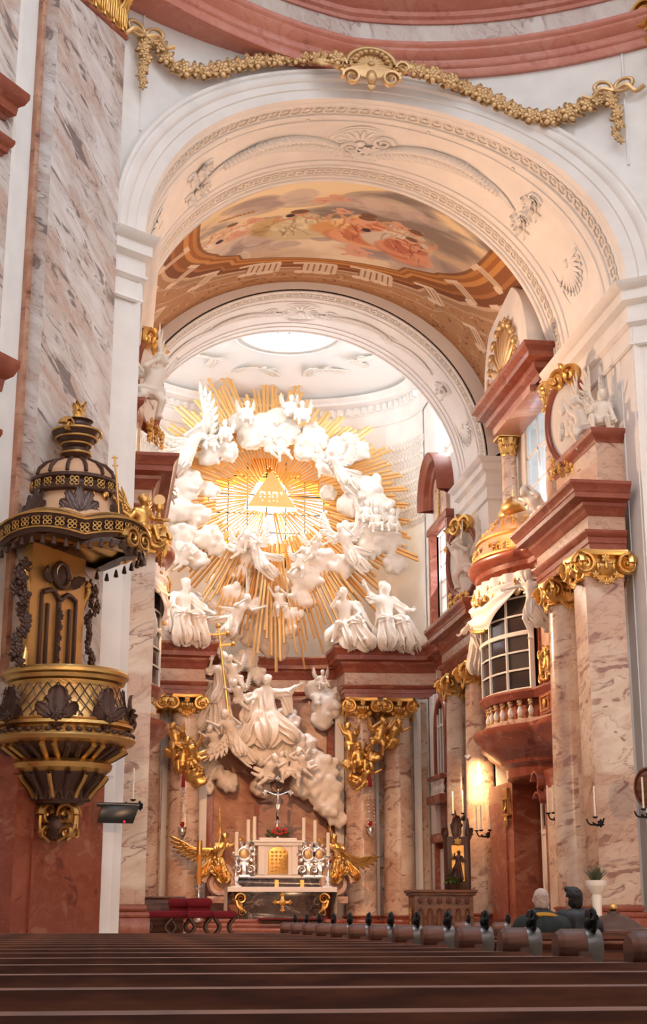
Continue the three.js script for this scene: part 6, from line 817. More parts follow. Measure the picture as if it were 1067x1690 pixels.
{ // aedicule of the blue window: columns, gilded capitals, orange lit cornice
  const w = struct('trim_' + (++trimNo), null, null, 'red brown window cornice over the blue panes with marble soffit');
  part('cornice', sweep([[7.1, -42.95], [6.45, -42.95], [6.45, -48.5], [7.1, -48.5]], [[-0.3, 0], [0.1, 0], [0.14, 0.2], [0.3, 0.32], [0.32, 0.5], [0.55, 0.6], [0.55, 0.78], [0.7, 0.92], [0.72, 1.05], [-0.3, 1.1]], 17.1), MT.red, w); part('soffit_panel', box(0.9, 0.25, 4.6, 6.62, 16.85, -45.6, 0.03), MT.altar, w);
  for (const [z, l] of [[-48.15, 'slender pale marble column with gilded capital beside the blue window'], [-42.95, 'slender column of the blue window behind the medallion']]) { const c = thing('slender_column', l, 'column', [6.75, 12.0, z]); part('shaft', at(lathe([[0.34, 0], [0.34, 0.12], [0.28, 0.2], [0.28, 1.6], [0.25, 4.2]], 24), 0, 0, 0), MT.pale, c); part('capital', at(merge([lathe([[0.26, 0], [0.28, 0.05], [0.26, 0.1], [0.36, 0.6], [0.42, 0.66]], 16), box(0.84, 0.12, 0.84, 0, 0.62, 0, 0.03), ...Array.from({ length: 8 }, (_, i) => at(at(leaf(0.38, 0.22, 0.5), 0, 0.05, 0.26), 0, 0, 0, 0, i / 8 * TAU)), ...Array.from({ length: 8 }, (_, i) => at(at(leaf(0.3, 0.2, 0.7), 0, 0.3, 0.3), 0, 0, 0, 0, (i + 0.5) / 8 * TAU))]), 0, 4.2, 0), MT.oldGold, c, 'gilded leaf capital'); }
  for (const s of [-1, 1]) { // curved pediment of the apse window
    const t = struct('trim_' + (++trimNo), null, null, s > 0 ? 'curved red marble pediment and frame of the apse side window' : 'red marble frame of the apse window on the pulpit side'), f = (g) => mr(g, s);
    const arc = (r, o) => Array.from({ length: 17 }, (_, i) => { const a = PI * i / 16; return V(6.3 - o, 18.2 + sin(a) * r * 1.25, -56.6 + cos(a) * r * 1.15); });
    const prof = [[1.15, 0], [1.25, 0.25], [1.35, 0.3], [1.42, 0.5], [1.6, 0.62], [1.68, 0.7], [1.7, 0]]; part('pediment', f(grid((u, v, p, i, j) => { const a = PI * u, [r, o] = prof[j]; p.set(6.36 - o, 16.9 + sin(a) * r * 1.15, -56.6 + cos(a) * r * 1.12); }, 20, prof.length - 1, 0.5)), MT.red, t); part('tympanum', f(box(0.2, 2.0, 2.3, 6.3, 16.0, -56.6)), MT.pale, t); part('gilt_drop', f(at(merge(Array.from({ length: 9 }, (_, i) => at(rosette(0.12, 5), 0, i * 0.18, 0, 0, -PI / 2))), 6.15, 16.3, -56.6)), MT.gold, t);
    part('frame', f(merge([box(0.35, 4.8, 0.3, 6.25, 11.2, -55.05), box(0.35, 4.8, 0.3, 6.25, 11.2, -58.15), box(0.4, 0.3, 3.6, 6.22, 15.85, -56.6, 0.04)])), MT.red, t);
  }
}
// lower bay between the middle columns and the altar: arched window, balustrade, door frame
{
  const w = struct('window_6', null, null, 'small arched window over a balustrade beside the altar columns'); const arch = new THREE.Shape(); arch.moveTo(-0.75, 0); arch.lineTo(0.75, 0); arch.lineTo(0.75, 1.9); arch.absarc(0, 1.9, 0.75, 0, PI, false); arch.closePath();
  part('pane', at(at(extr(arch, 0.03), 0, 0, 0, 0, -PI / 2), 6.22, 6.3, -57.0), MT.darkGlass, w); for (const k of [-0.7, -0.25, 0.25, 0.7]) part('glazing_bar', box(0.08, 2.5, 0.07, 6.18, 6.3, -57.0 + k), MT.frame, w); part('glazing_bar', box(0.08, 0.08, 1.5, 6.18, 8.1, -57), MT.frame, w);
  part('surround', at(at(merge([at(new THREE.TorusGeometry(0.9, 0.12, 6, 20, PI), 0, 1.9, 0), box(0.24, 1.9, 0.2, -0.9, 0, 0), box(0.24, 1.9, 0.2, 0.9, 0, 0)]), 0, 0, 0, 0, -PI / 2), 6.16, 6.3, -57.0), MT.red, w);
  for (let i = 0; i < 5; i++) { const b = part('baluster', at(balGeo, 6.0, 5.5, -56.25 - i * 0.34), MT.frame, w); } part('rail', box(0.4, 0.16, 2.2, 6.02, 6.08, -57, 0.03), MT.red, w); part('sill', box(0.5, 0.3, 2.3, 6.02, 5.2, -57, 0.04), MT.red, w);
  const d = struct('door_2', null, null, 'cream door in a red marble frame behind the carved wooden shrine'); part('leaf', box(0.1, 3.0, 1.3, 6.2, 0.55, -57.0, 0.02), MT.frame, d); part('frame', merge([box(0.25, 3.2, 0.3, 6.12, 0.55, -56.2, 0.03), box(0.25, 3.2, 0.3, 6.12, 0.55, -57.8, 0.03), box(0.4, 0.35, 2.2, 6.08, 3.75, -57.0, 0.05)]), MT.red, d);
}
// ---------------------------------------------------------------- high altar and furniture of the chancel
{
  const A = [0.0, 0.55, -56.6];
  const st = struct('floor_altar', merge([box(6.4, 0.16, 4.6, 0, 0.55, -57.4, 0.02), box(5.8, 0.16, 4.0, 0, 0.71, -57.5, 0.02), box(5.2, 0.14, 3.4, 0, 0.87, -57.6, 0.02)]), MT.red, 'stepped red marble platform of the high altar');
  const t = thing('high_altar', 'dark veined marble altar table with gilded scroll corners and cross', 'altar', [0, 1.0, -57.2]);
  const prof = [[1.62, 0], [1.62, 0.1], [1.5, 0.16], [1.46, 0.3], [1.5, 0.6], [1.62, 0.86], [1.66, 0.98]]; const s = new THREE.Shape(); prof.forEach(([x, y], i) => (i ? s.lineTo(x, y) : s.moveTo(x, y))); [...prof].reverse().forEach(([x, y]) => s.lineTo(-x, y)); s.closePath();
  part('body', boxUV(at(extr(s, 1.1, 0.03), 0, 0, -0.1)), MT.dark, t); part('top', box(3.9, 0.12, 1.5, 0, 0.98, 0.3, 0.03), MT.dark, t); part('gradine', merge([box(4.1, 0.3, 0.6, 0, 1.12, -0.75, 0.03), box(4.2, 0.06, 0.7, 0, 1.42, -0.75, 0.02)]), MT.dark, t);
  for (const k of [-1, 1]) part('gilt_scroll', at(merge([at(volute(0.2, 1.8, 0.26, 0.14, k), 0, 0.72, 0), at(volute(0.13, 1.6, 0.28, 0.14, -k), -k * 0.04, 0.22, 0), tube([[k * 0.16, 0.66, 0], [k * 0.1, 0.45, 0.02], [-k * 0.1, 0.3, 0]], 0.06, 6), at(leaf(0.4, 0.2, 0.3), 0, 0.3, 0.04)]), k * 1.5, 0, 1.02), MT.gold, t);
  part('gilt_cross', at(merge([box(0.1, 0.5, 0.05, 0, -0.25, 0, 0.015), box(0.5, 0.1, 0.05, 0, -0.05, 0, 0.015), ...[[0, 0.27], [0, -0.27], [0.27, 0], [-0.27, 0]].map(([x, y]) => at(rosette(0.1, 4), x, y, 0)), rosette(0.13, 8)]), 0, 0.58, 1.05), MT.gold, t);
  for (const k of [-0.0, 1.55]) part('gilt_plaque', box(0.14, 0.26, 0.04, k * 0.0 + (k ? 0.9 : -0.05), 1.15, -0.43), MT.gold, t);
  // cloth
  solo('altar_cloth', merge([box(3.96, 0.02, 1.56, 0, 0, 0.0, 0.008), box(3.96, 0.16, 0.02, 0, -0.15, 0.79), ...[-1, 1].map((k) => at(grid((u, v, p) => p.set(k * (1.985 + 0.025 * sin(u * 22) * v), -v * 0.92, lerp(-0.75, 0.8, u)), 24, 8, 1)))]), MT.linen, 'white linen cloth over the altar table with long hanging ends', 'cloth', [0, 2.105, -56.9]);
  // tabernacle
  const tb = thing('tabernacle', 'small white marble shrine with gilded arched door on the altar', 'tabernacle', [0, 2.48, -57.95]); tb.scale.set(1, 0.8, 1);
  part('body', merge([box(1.7, 0.12, 0.7, 0, 0, 0, 0.02), box(1.5, 1.35, 0.6, 0, 0.12, 0, 0.02), ...[-1, 1].map((k) => box(0.22, 1.3, 0.2, k * 0.62, 0.14, 0.3, 0.03)), box(1.8, 0.14, 0.8, 0, 1.45, 0, 0.03), box(1.95, 0.1, 0.9, 0, 1.59, 0, 0.03), box(1.4, 0.12, 0.6, 0, 1.69, 0, 0.03)]), MT.statue, tb);
  const ds = new THREE.Shape(); ds.moveTo(-0.36, 0); ds.lineTo(0.36, 0); ds.lineTo(0.36, 0.85); ds.absarc(0, 0.85, 0.36, 0, PI, false); ds.closePath(); const dr = part('door', at(extr(ds, 0.06, 0.015), 0, 0.18, 0.29), MT.gold, tb, 'gilded arched door'); part('relief', at(merge(Array.from({ length: 24 }, (_, i) => at(rosette(0.06, 5), -0.22 + (i % 4) * 0.15, 0.15 + (i / 4 | 0) * 0.17, 0))), 0, 0.16, 0.36), MT.gold, dr);
  part('wreath', at(merge(Array.from({ length: 40 }, (_, i) => { const r = rng(i + 3); return at(ball(0, 0, 0, 0.09, 0.08, 0.08, 6), (r() - 0.5) * 0.8, 0.1 + 0.35 * r() * (1 - Math.abs(r() - 0.5)), 0.1 * r()); })), 0, 1.78, 0.1), std(0x4a4a22, 0.8), tb, 'green wreath'); part('wreath_flowers', at(merge(Array.from({ length: 14 }, (_, i) => { const r = rng(i + 83); return at(rosette(0.07, 5), (r() - 0.5) * 0.7, 0.18 + 0.3 * r(), 0.2); })), 0, 1.78, 0.06), std(0xb03028, 0.7), tb, 'red and pink flowers');
  // crucifix
  const cr = thing('altar_cross', 'dark altar crucifix with silver tips and figure above the tabernacle', 'crucifix', [0, 3.92, -57.95]); cr.scale.setScalar(0.95); part('stem', merge([at(lathe([[0.2, 0], [0.2, 0.06], [0.1, 0.14], [0.06, 0.3], [0.1, 0.38], [0.05, 0.46], [0.05, 0.6]], 14))]), MT.silver, cr); part('cross', merge([box(0.09, 1.75, 0.06, 0, 0.55, 0, 0.01), box(1.0, 0.09, 0.06, 0, 1.72, 0, 0.01)]), MT.iron, cr); part('tips', merge([[0, 2.32], [0.52, 1.765], [-0.52, 1.765], [0, 0.62]].map(([x, y]) => at(rosette(0.11, 4), x, y, 0.01))), MT.silver, cr); part('corpus', fig({ cell: 0.03, pel: [0, 0.9, 0], chest: [0, 1.28, 0.02], look: [0.3, -0.5, 0.8], eL: [-0.42, 1.5, 0], hL: [-0.7, 1.6, 0], eR: [0.42, 1.5, 0], hR: [0.7, 1.6, 0], kL: [-0.05, 0.5, 0.1], fL: [0, 0.08, 0], kR: [0.06, 0.5, 0.1], fR: [0.02, 0.06, 0.02], cloth: [[[-0.1, 0.9, 0], [0.1, 0.88, 0], 0.13, 0.13, [0.02, 5, 2]]] }), MT.silver, cr, 'small silver figure').scale.setScalar(0.62); cr.children[3].position.set(0, 0.82, 0.06);
  part('rays', merge([0.78, 2.36, 3.93, 5.5].map((a) => tube([[cos(a) * 0.05, 1.765 + sin(a) * 0.05, 0], [cos(a) * 0.32, 1.765 + sin(a) * 0.32, 0]], (u) => 0.04 * (1 - u) + 0.008, 5))), MT.gold, cr);
  // candlesticks and silver reliquaries
  const stick = lathe([[0.2, 0], [0.21, 0.05], [0.12, 0.12], [0.06, 0.22], [0.1, 0.32], [0.13, 0.4], [0.06, 0.5], [0.05, 0.8], [0.1, 0.9], [0.06, 1.0], [0.06, 1.1], [0.17, 1.18], [0.18, 1.24], [0.05, 1.26]], 14);
  const c0 = [[-1.62, 2.2, 1.15, -56.95], [-1.12, 2.4, 1.3, -57.75], [-0.88, 2.55, 1.42, -57.8], [0.98, 2.55, 1.4, -57.8], [1.4, 2.4, 1.3, -57.75], [1.78, 2.2, 1.15, -56.95]];
  const lb = ['silver candlestick at the wing of the gilded angel with raised wing', 'silver candlestick next to the first silver reliquary', 'tall silver candlestick against the tabernacle on the lamp side', 'tall silver candlestick against the tabernacle by the twin reliquaries', 'silver candlestick between twin reliquary and angel', 'silver candlestick at the knees of the crouching gilded angel'];
  c0.forEach(([x, y, k, z], i) => { const c = thing('candlestick', lb[i], 'candlestick', [x, 2.48 - (i === 0 || i === 5 ? 0.35 : 0), z], 0, 'altar candlesticks'); k *= 0.78; const q = part('stick', stick, MT.silver, c); q.scale.set(1, k, 1); part('candle', at(new THREE.CylinderGeometry(0.07, 0.07, 0.85, 12), 0, 1.24 * k + 0.425, 0), MT.candle, c, 'cream candle'); });
  [[-1.28, 'ornate silver reliquary beside the pulpit side candlesticks'], [1.12, 'ornate silver reliquary with oval opening by the tabernacle'], [1.55, 'second silver reliquary close to the gilded angel']].forEach(([x, l], i) => { const q = thing('reliquary', l, 'reliquary', [x, 2.48, -57.55], 0, 'silver reliquaries'); const r = rng(i + 60), g = [at(new THREE.TorusGeometry(0.22, 0.07, 6, 18), 0, 0.85, 0), box(0.4, 0.1, 0.24, 0, 0, 0, 0.02), box(0.12, 0.5, 0.1, 0, 0.08, 0, 0.02)]; for (let k = 0; k < 10; k++) { const a = k / 10 * TAU; g.push(at(leaf(0.26, 0.16, 0.4), cos(a) * 0.24, 0.85 + sin(a) * 0.26, 0, 0, 0, a - PI / 2)); } for (const k of [-1, 1]) g.push(at(volute(0.16, 1.6, 0.3, 0.1, k), k * 0.24, 0.3, 0)); part('body', merge(g), MT.silver, q); part('window', at(ball(0, 0, 0, 0.16, 0.18, 0.04, 10), 0, 0.85, 0), MT.paleGold, q); });
  // white volutes at the altar ends
  for (const k of [-1, 1]) solo('marble_volute', merge([at(volute(0.62, 1.9, 0.3, 0.4, k), 0, 0.75, 0), box(0.9, 0.25, 0.5, 0, 0, 0, 0.03), at(ball(0, 0, 0, 0.42, 0.42, 0.18, 14), 0, 0.72, 0)]), MT.pale, k < 0 ? 'pale marble scroll under the gilded angel with raised wing' : 'pale marble scroll under the crouching gilded angel', 'scroll', [k * 2.15, 2.12 - 0.55, -57.75], 0, 'marble scrolls of the altar');
  // gilded angels
  const ga = fig({ seed: 71, hair: 'long', pel: [0, 0.5, 0], chest: [0.12, 0.86, 0.14], look: [0.9, -0.1, 0.4], eL: [-0.08, 0.78, 0.36], hL: [0.22, 0.86, 0.5], eR: [0.42, 0.94, 0.2], hR: [0.66, 1.08, 0.26], kL: [0.02, 0.32, 0.38], fL: [-0.34, 0.06, 0.3], kR: [0.22, 0.4, 0.3], fR: [0.3, 0.02, 0.34], cloth: [[[0.1, 0.86, 0.12], [0, 0.5, 0], 0.17, 0.2, [0.025, 7, 2]], [[0, 0.5, 0], [0.05, 0.2, 0.3], 0.22, 0.24, [0.05, 9, 2]], [[-0.05, 0.5, 0], [-0.42, 0.06, 0.1], 0.2, 0.2, [0.05, 8, 4]], [[0.1, 0.45, 0.2], [0.2, 0.04, 0.3], 0.18, 0.22, [0.05, 8, 2]]] });
  statue('gilded_angel', 'gilded kneeling angel with one wing raised high on the lamp side of the altar', 'angel', [-2.3, 2.5, -57.7], 0, 1.2, ga, MT.gold, { at: [-0.02, 0.85, -0.05], k: 0.95, r: [0, 1.3, 0.3], l: [0, -0.15, 0.75] }, 'gilded altar angels');
  statue('gilded_angel', 'gilded kneeling angel with drooping wing on the column side of the altar', 'angel', [2.35, 2.5, -57.7], 0, 1.2, mir(ga), MT.gold, { at: [0.02, 0.8, -0.05], k: 0.85, r: [0, 0.2, -1.15], l: [0, -1.3, 0.2] }, 'gilded altar angels');
  // paschal candle
  const pc = thing('paschal_candle', 'thick amber candle on a silver stand beside the altar wall', 'candle stand', [-3.0, 0.9, -56.4]); part('stand', at(lathe([[0.25, 0], [0.26, 0.06], [0.1, 0.16], [0.07, 0.5], [0.14, 0.6], [0.06, 0.72], [0.06, 1.1], [0.16, 1.2], [0.17, 1.3]], 14)), MT.silver, pc); part('candle', at(new THREE.CylinderGeometry(0.09, 0.09, 1.5, 14), 0, 2.05, 0), std(0xc98a3a, 0.5), pc); part('cover', at(new THREE.CylinderGeometry(0.1, 0.1, 0.5, 14), 0, 2.6, 0), MT.gold, pc);
}
// red upholstered seats, cabinet on the pulpit side
{
  const stool = (x, z, w, back, label, turn = 0) => { const t = thing('velvet_stool', label, 'stool', [x, 0.55, z], turn, 'red velvet seats'); part('cushion', merge([box(w, 0.2, 0.62, 0, 0.5, 0, 0.08)]), MT.velvet, t); if (back) part('bolster', at(merge([box(w, 0.26, 0.22, 0, 0.8, -0.25, 0.1), box(w * 0.9, 0.2, 0.08, 0, 0.66, -0.28)]), 0, 0, 0), MT.velvet, t); for (const a of [-1, 1]) for (const b of [-1, 1]) part('leg', tube([[a * w * 0.42, 0.5, b * 0.25], [a * w * 0.2, 0.25, b * 0.25], [a * w * 0.44, 0, b * 0.25]], 0.045, 6, 8), MT.darkWood, t); return t; };
  const q = (x, z) => px(x, 1500, z).x; stool(q(262, -46), -46, 0.92, false, 'wide red velvet stool at the foot of the dark cabinet'); stool(q(298, -46.2), -46.2, 0.72, true, 'red velvet seat with bolster next to the wide stool'); stool(q(330, -45.6), -45.6, 0.72, true, 'red velvet seat with bolster nearest the altar stool'); stool(q(370, -45.2), -45.2, 0.66, false, 'red velvet stool closest to the altar table');
  const c = thing('cabinet', 'dark wooden cabinet behind the red velvet seats', 'cabinet', [q(268, -47.6), 0.55, -47.6]); part('body', box(1.25, 1.05, 0.6, 0, 0, 0, 0.02), MT.walnut, c); part('top', box(1.35, 0.07, 0.7, 0, 1.05, 0, 0.02), MT.walnut, c); for (const k of [-0.3, 0.3]) part('door', box(0.52, 0.85, 0.04, k, 0.1, 0.31, 0.015), MT.walnut, c);
  solo('red_runner', box(2.4, 0.04, 0.8, 0, 0, 0), MT.velvet, 'red carpet strip on the altar step', 'carpet', [0.3, 1.01, -55.5]);
  solo('dark_screen', merge([box(0.95, 0.1, 0.06, 0, 0.34, 0, 0.01), (() => { const s = shapeOf([[-0.44, 0], [0.33, 0], [0.45, 0.36], [-0.36, 0.36]]); return at(extr(s, 0.1, 0.01), 0, 0, -0.05); })()]), std(0x0b0a0c, 0.25), 'black slanted monitor hanging before the pale pilaster', 'monitor', px(194, 1358, -34.6).toArray(), 0.15);
  { const p = px(205, 1356, -34.5); const l = solo('indicator_light', ball(0, 0, 0, 0.025), std(0x400010, 0.4, 0, { emissive: 0xff2050, emissiveIntensity: 1.2 }), 'tiny pink indicator on the black monitor', 'light', p.toArray()); }
}
// carved wooden side altar with crucifix shrine, plant
{
  const p = px(735, 1500, -44), t = thing('carved_altar', 'carved wooden side altar chest beside the red marble pier', 'chest', [px(727, 1500, -44.2).x, 0.55, -44.2]);
  t.scale.y = 1.25; part('body', box(1.7, 0.95, 0.9, 0, 0, 0, 0.02), MT.walnut, t); part('top', merge([box(1.95, 0.07, 1.05, 0, 0.95, 0, 0.02), box(1.85, 0.06, 1.0, 0, 0.89, 0, 0.02)]), MT.walnut, t); for (let i = 0; i < 6; i++) part('carved_panel', at(merge([leaf(0.6, 0.22, 0.08, 4), at(rosette(0.08, 6), 0, 0.66, 0.03)]), -0.68 + i * 0.27, 0.12, 0.46), MT.walnut, t); part('side_panel', at(merge([rosette(0.14, 7), at(rosette(0.1, 6), 0, -0.25, 0)]), -0.87, 0.5, 0.0, 0, -PI / 2), MT.oldGold, t);
  const s = thing('wooden_shrine', 'tall dark carved gothic shrine standing behind the wooden altar chest', 'shrine', [px(752, 1400, -44.4).x, 1.83, -44.4]); const sp_ = [box(0.62, 1.5, 0.4, 0, 0, 0, 0.02)]; for (const k of [-1, 1]) { sp_.push(at(lathe([[0.06, 0], [0.06, 1.5], [0.09, 1.55], [0.02, 2.0], [0.001, 2.05]], 8), k * 0.33, 0, 0.15), at(leaf(0.5, 0.24, 0.4), k * 0.3, 1.35, 0.15, 0, 0, -k * 0.3)); } sp_.push(at(leaf(0.85, 0.4, 0.2), 0, 1.4, 0.12), at(lathe([[0.12, 0], [0.16, 0.2], [0.05, 0.5], [0.001, 0.7]], 8), 0, 1.6, 0)); part('body', merge(sp_), MT.darkWood, s); part('niche', merge([box(0.36, 1.0, 0.04, 0, 0.25, 0.2), at(rosette(0.12, 6), 0, 1.35, 0.24)]), MT.oldGold, s); part('figurine', at(FG.angelStand, 0, 0.28, 0.26, 0, 0, 0, 0.46), MT.darkWood, s);
  const pl = thing('potted_plant', 'leafy green plant on the wooden altar chest', 'plant', [px(746, 1468, -43.9).x, 1.83, -43.9]); const r = rng(41); part('pot', at(lathe([[0.1, 0], [0.14, 0.14], [0.15, 0.16]], 10)), MT.darkWood, pl); part('foliage', merge(Array.from({ length: 60 }, () => { const a = r() * TAU, e = 0.2 + r(); return at(leaf(0.3, 0.12, 0.4), 0, 0.14, 0, e, a, 0); })), std(0x56642c, 0.8), pl);
  const ps = thing('plant_stand', 'white pedestal with a spiky grey green plant before the marble pilaster', 'plant stand', [px(985, 1500, -33.5).x, 0, -33.5]); part('pedestal', lathe([[0.26, 0], [0.26, 0.08], [0.12, 0.16], [0.1, 1.25], [0.12, 1.5], [0.1, 1.55], [0.2, 1.68], [0.24, 1.74], [0.24, 1.85]], 16), MT.statue, ps); part('spikes', merge(Array.from({ length: 80 }, () => { const a = r() * TAU, e = r() * 0.9; return along(new THREE.ConeGeometry(0.012, 0.36, 4).translate(0, 0.18, 0), V(0.1 * cos(a) * r(), 1.84, 0.1 * sin(a) * r()), V(sin(e) * cos(a), 1.84 + cos(e), sin(e) * sin(a))); })), std(0x5b5c44, 0.9), ps);
  const ft = thing('baptismal_font', 'wide font with domed bronze lid and gold knob behind the pew ends', 'font', [px(1012, 1520, -27).x, 0, -27]); part('basin', lathe([[0.4, 0], [0.4, 0.1], [0.2, 0.2], [0.2, 0.6], [0.75, 0.85], [0.8, 0.95], [0.8, 1.0]], 8), MT.red, ft); part('lid', at(lathe([[0.82, 0], [0.8, 0.05], [0.55, 0.08], [0.48, 0.14], [0.42, 0.2], [0.25, 0.32], [0.12, 0.36], [0.1, 0.42]], 20), 0, 1.0, 0), MT.bronze, ft); part('knob', ball(0, 1.5, 0, 0.09), MT.oldGold, ft); ft.scale.set(0.95, 0.82, 0.95);
}
// candle sconces on the right wall
{
  const sc = (p, label, n = 3) => { const t = thing('wall_sconce', label, 'sconce', [p.x, p.y, p.z], -0.9, 'candle sconces'); part('arm', merge([tube([[0, 0, -0.25], [0, -0.06, -0.1], [0, 0, 0.1]], 0.025, 5, 8), tube([[-0.25, 0.1, 0], [-0.18, -0.02, 0], [0, -0.05, 0], [0.18, -0.02, 0], [0.25, 0.1, 0]], 0.022, 5, 12), at(rosette(0.1, 6), 0, 0, -0.24)]), MT.iron, t); for (let i = 0; i < n; i++) { const x = n === 1 ? 0 : lerp(-0.25, 0.25, i / (n - 1)), z = i === 1 ? 0.1 : 0; part('drip_pan', at(lathe([[0.01, 0], [0.06, 0.02], [0.07, 0.05]], 10), x, 0.1, z), MT.iron, t); part('candle', at(new THREE.CylinderGeometry(0.022, 0.024, 0.75, 8), x, 0.5, z), MT.candle, t); } return t; };
  sc(px(917, 1350, -40.6), 'three candle sconce on the marble column next to the visitors'); sc(px(797, 1378, -46.2), 'three candle sconce beside the gilded hanging ornament'); sc(px(757, 1350, -50), 'candle sconce on the column above the carved shrine', 2); sc(px(982, 1358, -36.2), 'single candle bracket between column and pilaster', 1); sc(px(219, 1330, -36.2), 'single candle on the pale pilaster above the monitor', 1); sc(px(1062, 1345, -34.8), 'wrought iron candle bracket on the white pier', 1);
  solo('round_plaque', at(merge([at(ball(0, 0, 0, 0.3, 0.42, 0.06, 18)), at(new THREE.TorusGeometry(1, 0.08, 6, 24), 0, 0, 0, 0, 0, 0, [0.32, 0.45, 1])]), 0, 0, 0, 0, -0.5), MT.walnut, 'oval brown wooden plaque on the white pier', 'plaque', px(1069, 1300, -34.95).toArray());
}
// ---------------------------------------------------------------- pulpit
{
  const B = [-7.42, 0, -33.0], Y = (p, z = -33) => px(110, p, z).y, y0 = Y(1388);
  const t = thing('pulpit', 'richly carved dark and gilded pulpit with bell shaped canopy on the nave pilaster', 'pulpit', [B[0], y0, B[2]], 0.966);
  const L = (p) => Y(p) - y0, lat = (l, n = 40) => lathe(l.map(([r, p]) => [r, L(p)]), n, 0.5);
  // basket
  part('body', lat([[1.22, 1142], [1.24, 1160], [1.34, 1180], [1.46, 1196], [1.4, 1200]]), MT.lacquer, t); part('rim', lat([[1.15, 1112], [1.3, 1111], [1.36, 1116], [1.36, 1121], [1.3, 1124], [1.28, 1130], [1.2, 1133], [1.18, 1142]]), MT.oldGold, t);
  part('floor', lat([[0.01, 1142], [1.18, 1142]], 24), MT.darkWood, t);
  part('lower_moulding', lat([[1.3, 1197], [1.5, 1200], [1.52, 1205], [1.38, 1208], [1.36, 1213], [1.5, 1218], [1.56, 1224], [1.5, 1230], [1.3, 1236], [1.2, 1238]]), MT.oldGold, t); part('egg_band', merge(Array.from({ length: 44 }, (_, i) => { const a = i / 44 * TAU; return ball(cos(a) * 1.47, L(1216), sin(a) * 1.47, 0.075, 0.055, 0.075, 6); })), MT.bronze, t);
  part('under_cove', lat([[1.3, 1232], [1.34, 1238], [1.05, 1250], [0.86, 1257], [0.8, 1260]]), MT.bronze, t); part('gilt_torus', lat([[0.8, 1257], [1.02, 1258], [1.08, 1264], [1.05, 1272], [0.92, 1280], [0.8, 1284]]), MT.oldGold, t); part('taper', lat([[0.95, 1278], [0.86, 1288], [0.7, 1300], [0.56, 1318], [0.5, 1328], [0.02, 1330]]), MT.bronze, t);
  for (let i = 0; i < 16; i++) { const a = i / 16 * TAU; const m = part('acanthus', LV(), MT.bronze, t); m.position.set(cos(a) * 0.6, L(1322), sin(a) * 0.6); m.rotation.y = PI / 2 - a; for (const g of RB()) { const q = part('rib', g, i % 2 ? MT.oldGold : MT.bronze, t); q.rotation.y = -a; } }
  function RB() { return RB.g || (RB.g = [tube([[0.97, 1282], [0.88, 1292], [0.72, 1304], [0.6, 1318]].map(([r, q]) => V(r + 0.02, L(q), 0)), 0.05, 6), tube([[1.36, 1238], [1.08, 1251], [0.88, 1258]].map(([r, q]) => V(r + 0.01, L(q), 0.08)), 0.07, 6), tube([[1.36, 1238], [1.08, 1251], [0.88, 1258]].map(([r, q]) => V(r * 0.98, L(q), -0.16)), 0.07, 6)]); }
  // scroll finial
  part('finial', at(merge([at(ball(0, 0, 0, 0.3, 0.32, 0.28, 14), 0, 0.3, 0), ...[0, 1, 2, 3, 4].map((k) => at(at(leaf(0.55, 0.4, 0.4), 0, 0.0, 0.16), 0, 0.05, 0, 0, k / 5 * TAU))]), 0, 0, 0), MT.bronze, t); part('finial_scrolls', merge([0, 1, 2, 3].map((k) => at(merge([at(volute(0.24, 1.6, 0.26, 0.12), 0.28, 0.52, 0.1), at(volute(0.14, 1.5, 0.3, 0.1, -1), 0.34, 0.16, 0.12), tube([[0.5, 0.5, 0.1], [0.45, 0.2, 0.12], [0.1, 0.0, 0.14]], 0.04, 5, 8)]), 0, 0, 0, 0, k * PI / 2))), MT.oldGold, t);
  // carved network and acanthus drops on the basket
  const net = []; for (let k = 0; k < 36; k++) for (const d of [-1, 1]) { const pts = []; for (let i = 0; i <= 5; i++) { const u = i / 5, a = (k + d * u * 2.2) / 36 * TAU, r = lerp(1.25, 1.45, u * u) + 0.02; pts.push(V(cos(a) * r, L(lerp(1140, 1194, u)), sin(a) * r)); } net.push(tube(pts, 0.014, 4)); } part('lattice', merge(net), MT.bronze, t);
  for (let i = 0; i < 8; i++) { const a = i / 8 * TAU + 0.25, g = part('carved_drop', DR(), MT.bronze, t); g.position.set(cos(a) * 1.42, L(1196), sin(a) * 1.42); g.rotation.y = PI / 2 - a; }
  // back panel with gilt scroll sides
  const bp = (w, pa, pb, z, d) => box(w, L(pb) - L(pa), d, -0.1, L(pa), z, 0.03);
  part('back_panel', bp(1.95, 1118, 908, -0.35, 0.25), MT.lacquer, t); part('back_inlay', merge([bp(0.12, 1112, 985, -0.2, 0.08), at(bp(0.07, 1112, 985, -0.2, 0.08), -0.62, 0, 0), at(bp(0.07, 1112, 985, -0.2, 0.08), 0.62, 0, 0), at(bp(0.05, 1112, 1000, -0.2, 0.08), -0.4, 0, 0), at(bp(0.05, 1112, 1000, -0.2, 0.08), 0.4, 0, 0), tube([[-0.7, L(985), -0.18], [-0.35, L(978), -0.18], [-0.1, L(990), -0.18], [0.2, L(978), -0.18], [0.5, L(985), -0.18]], 0.06, 6, 14), ...Array.from({ length: 14 }, (_, i) => at(rosette(0.1 - 0.004 * i, 5), -0.1 + 0.05 * sin(i * 2), L(1010 + i * 6), -0.16)), at(new THREE.TorusGeometry(0.26, 0.07, 6, 20), -0.1, L(950), -0.16), at(ball(0, 0, 0, 0.22, 0.26, 0.06, 12), -0.1, L(950), -0.18), ...[-1, 1].map((k) => at(merge([leaf(0.5, 0.3), at(leaf(0.4, 0.26), 0.05, 0.1, 0)]), -0.1 + k * 0.35, L(965), -0.16, 0, 0, -k * 0.9))]), MT.bronze, t);
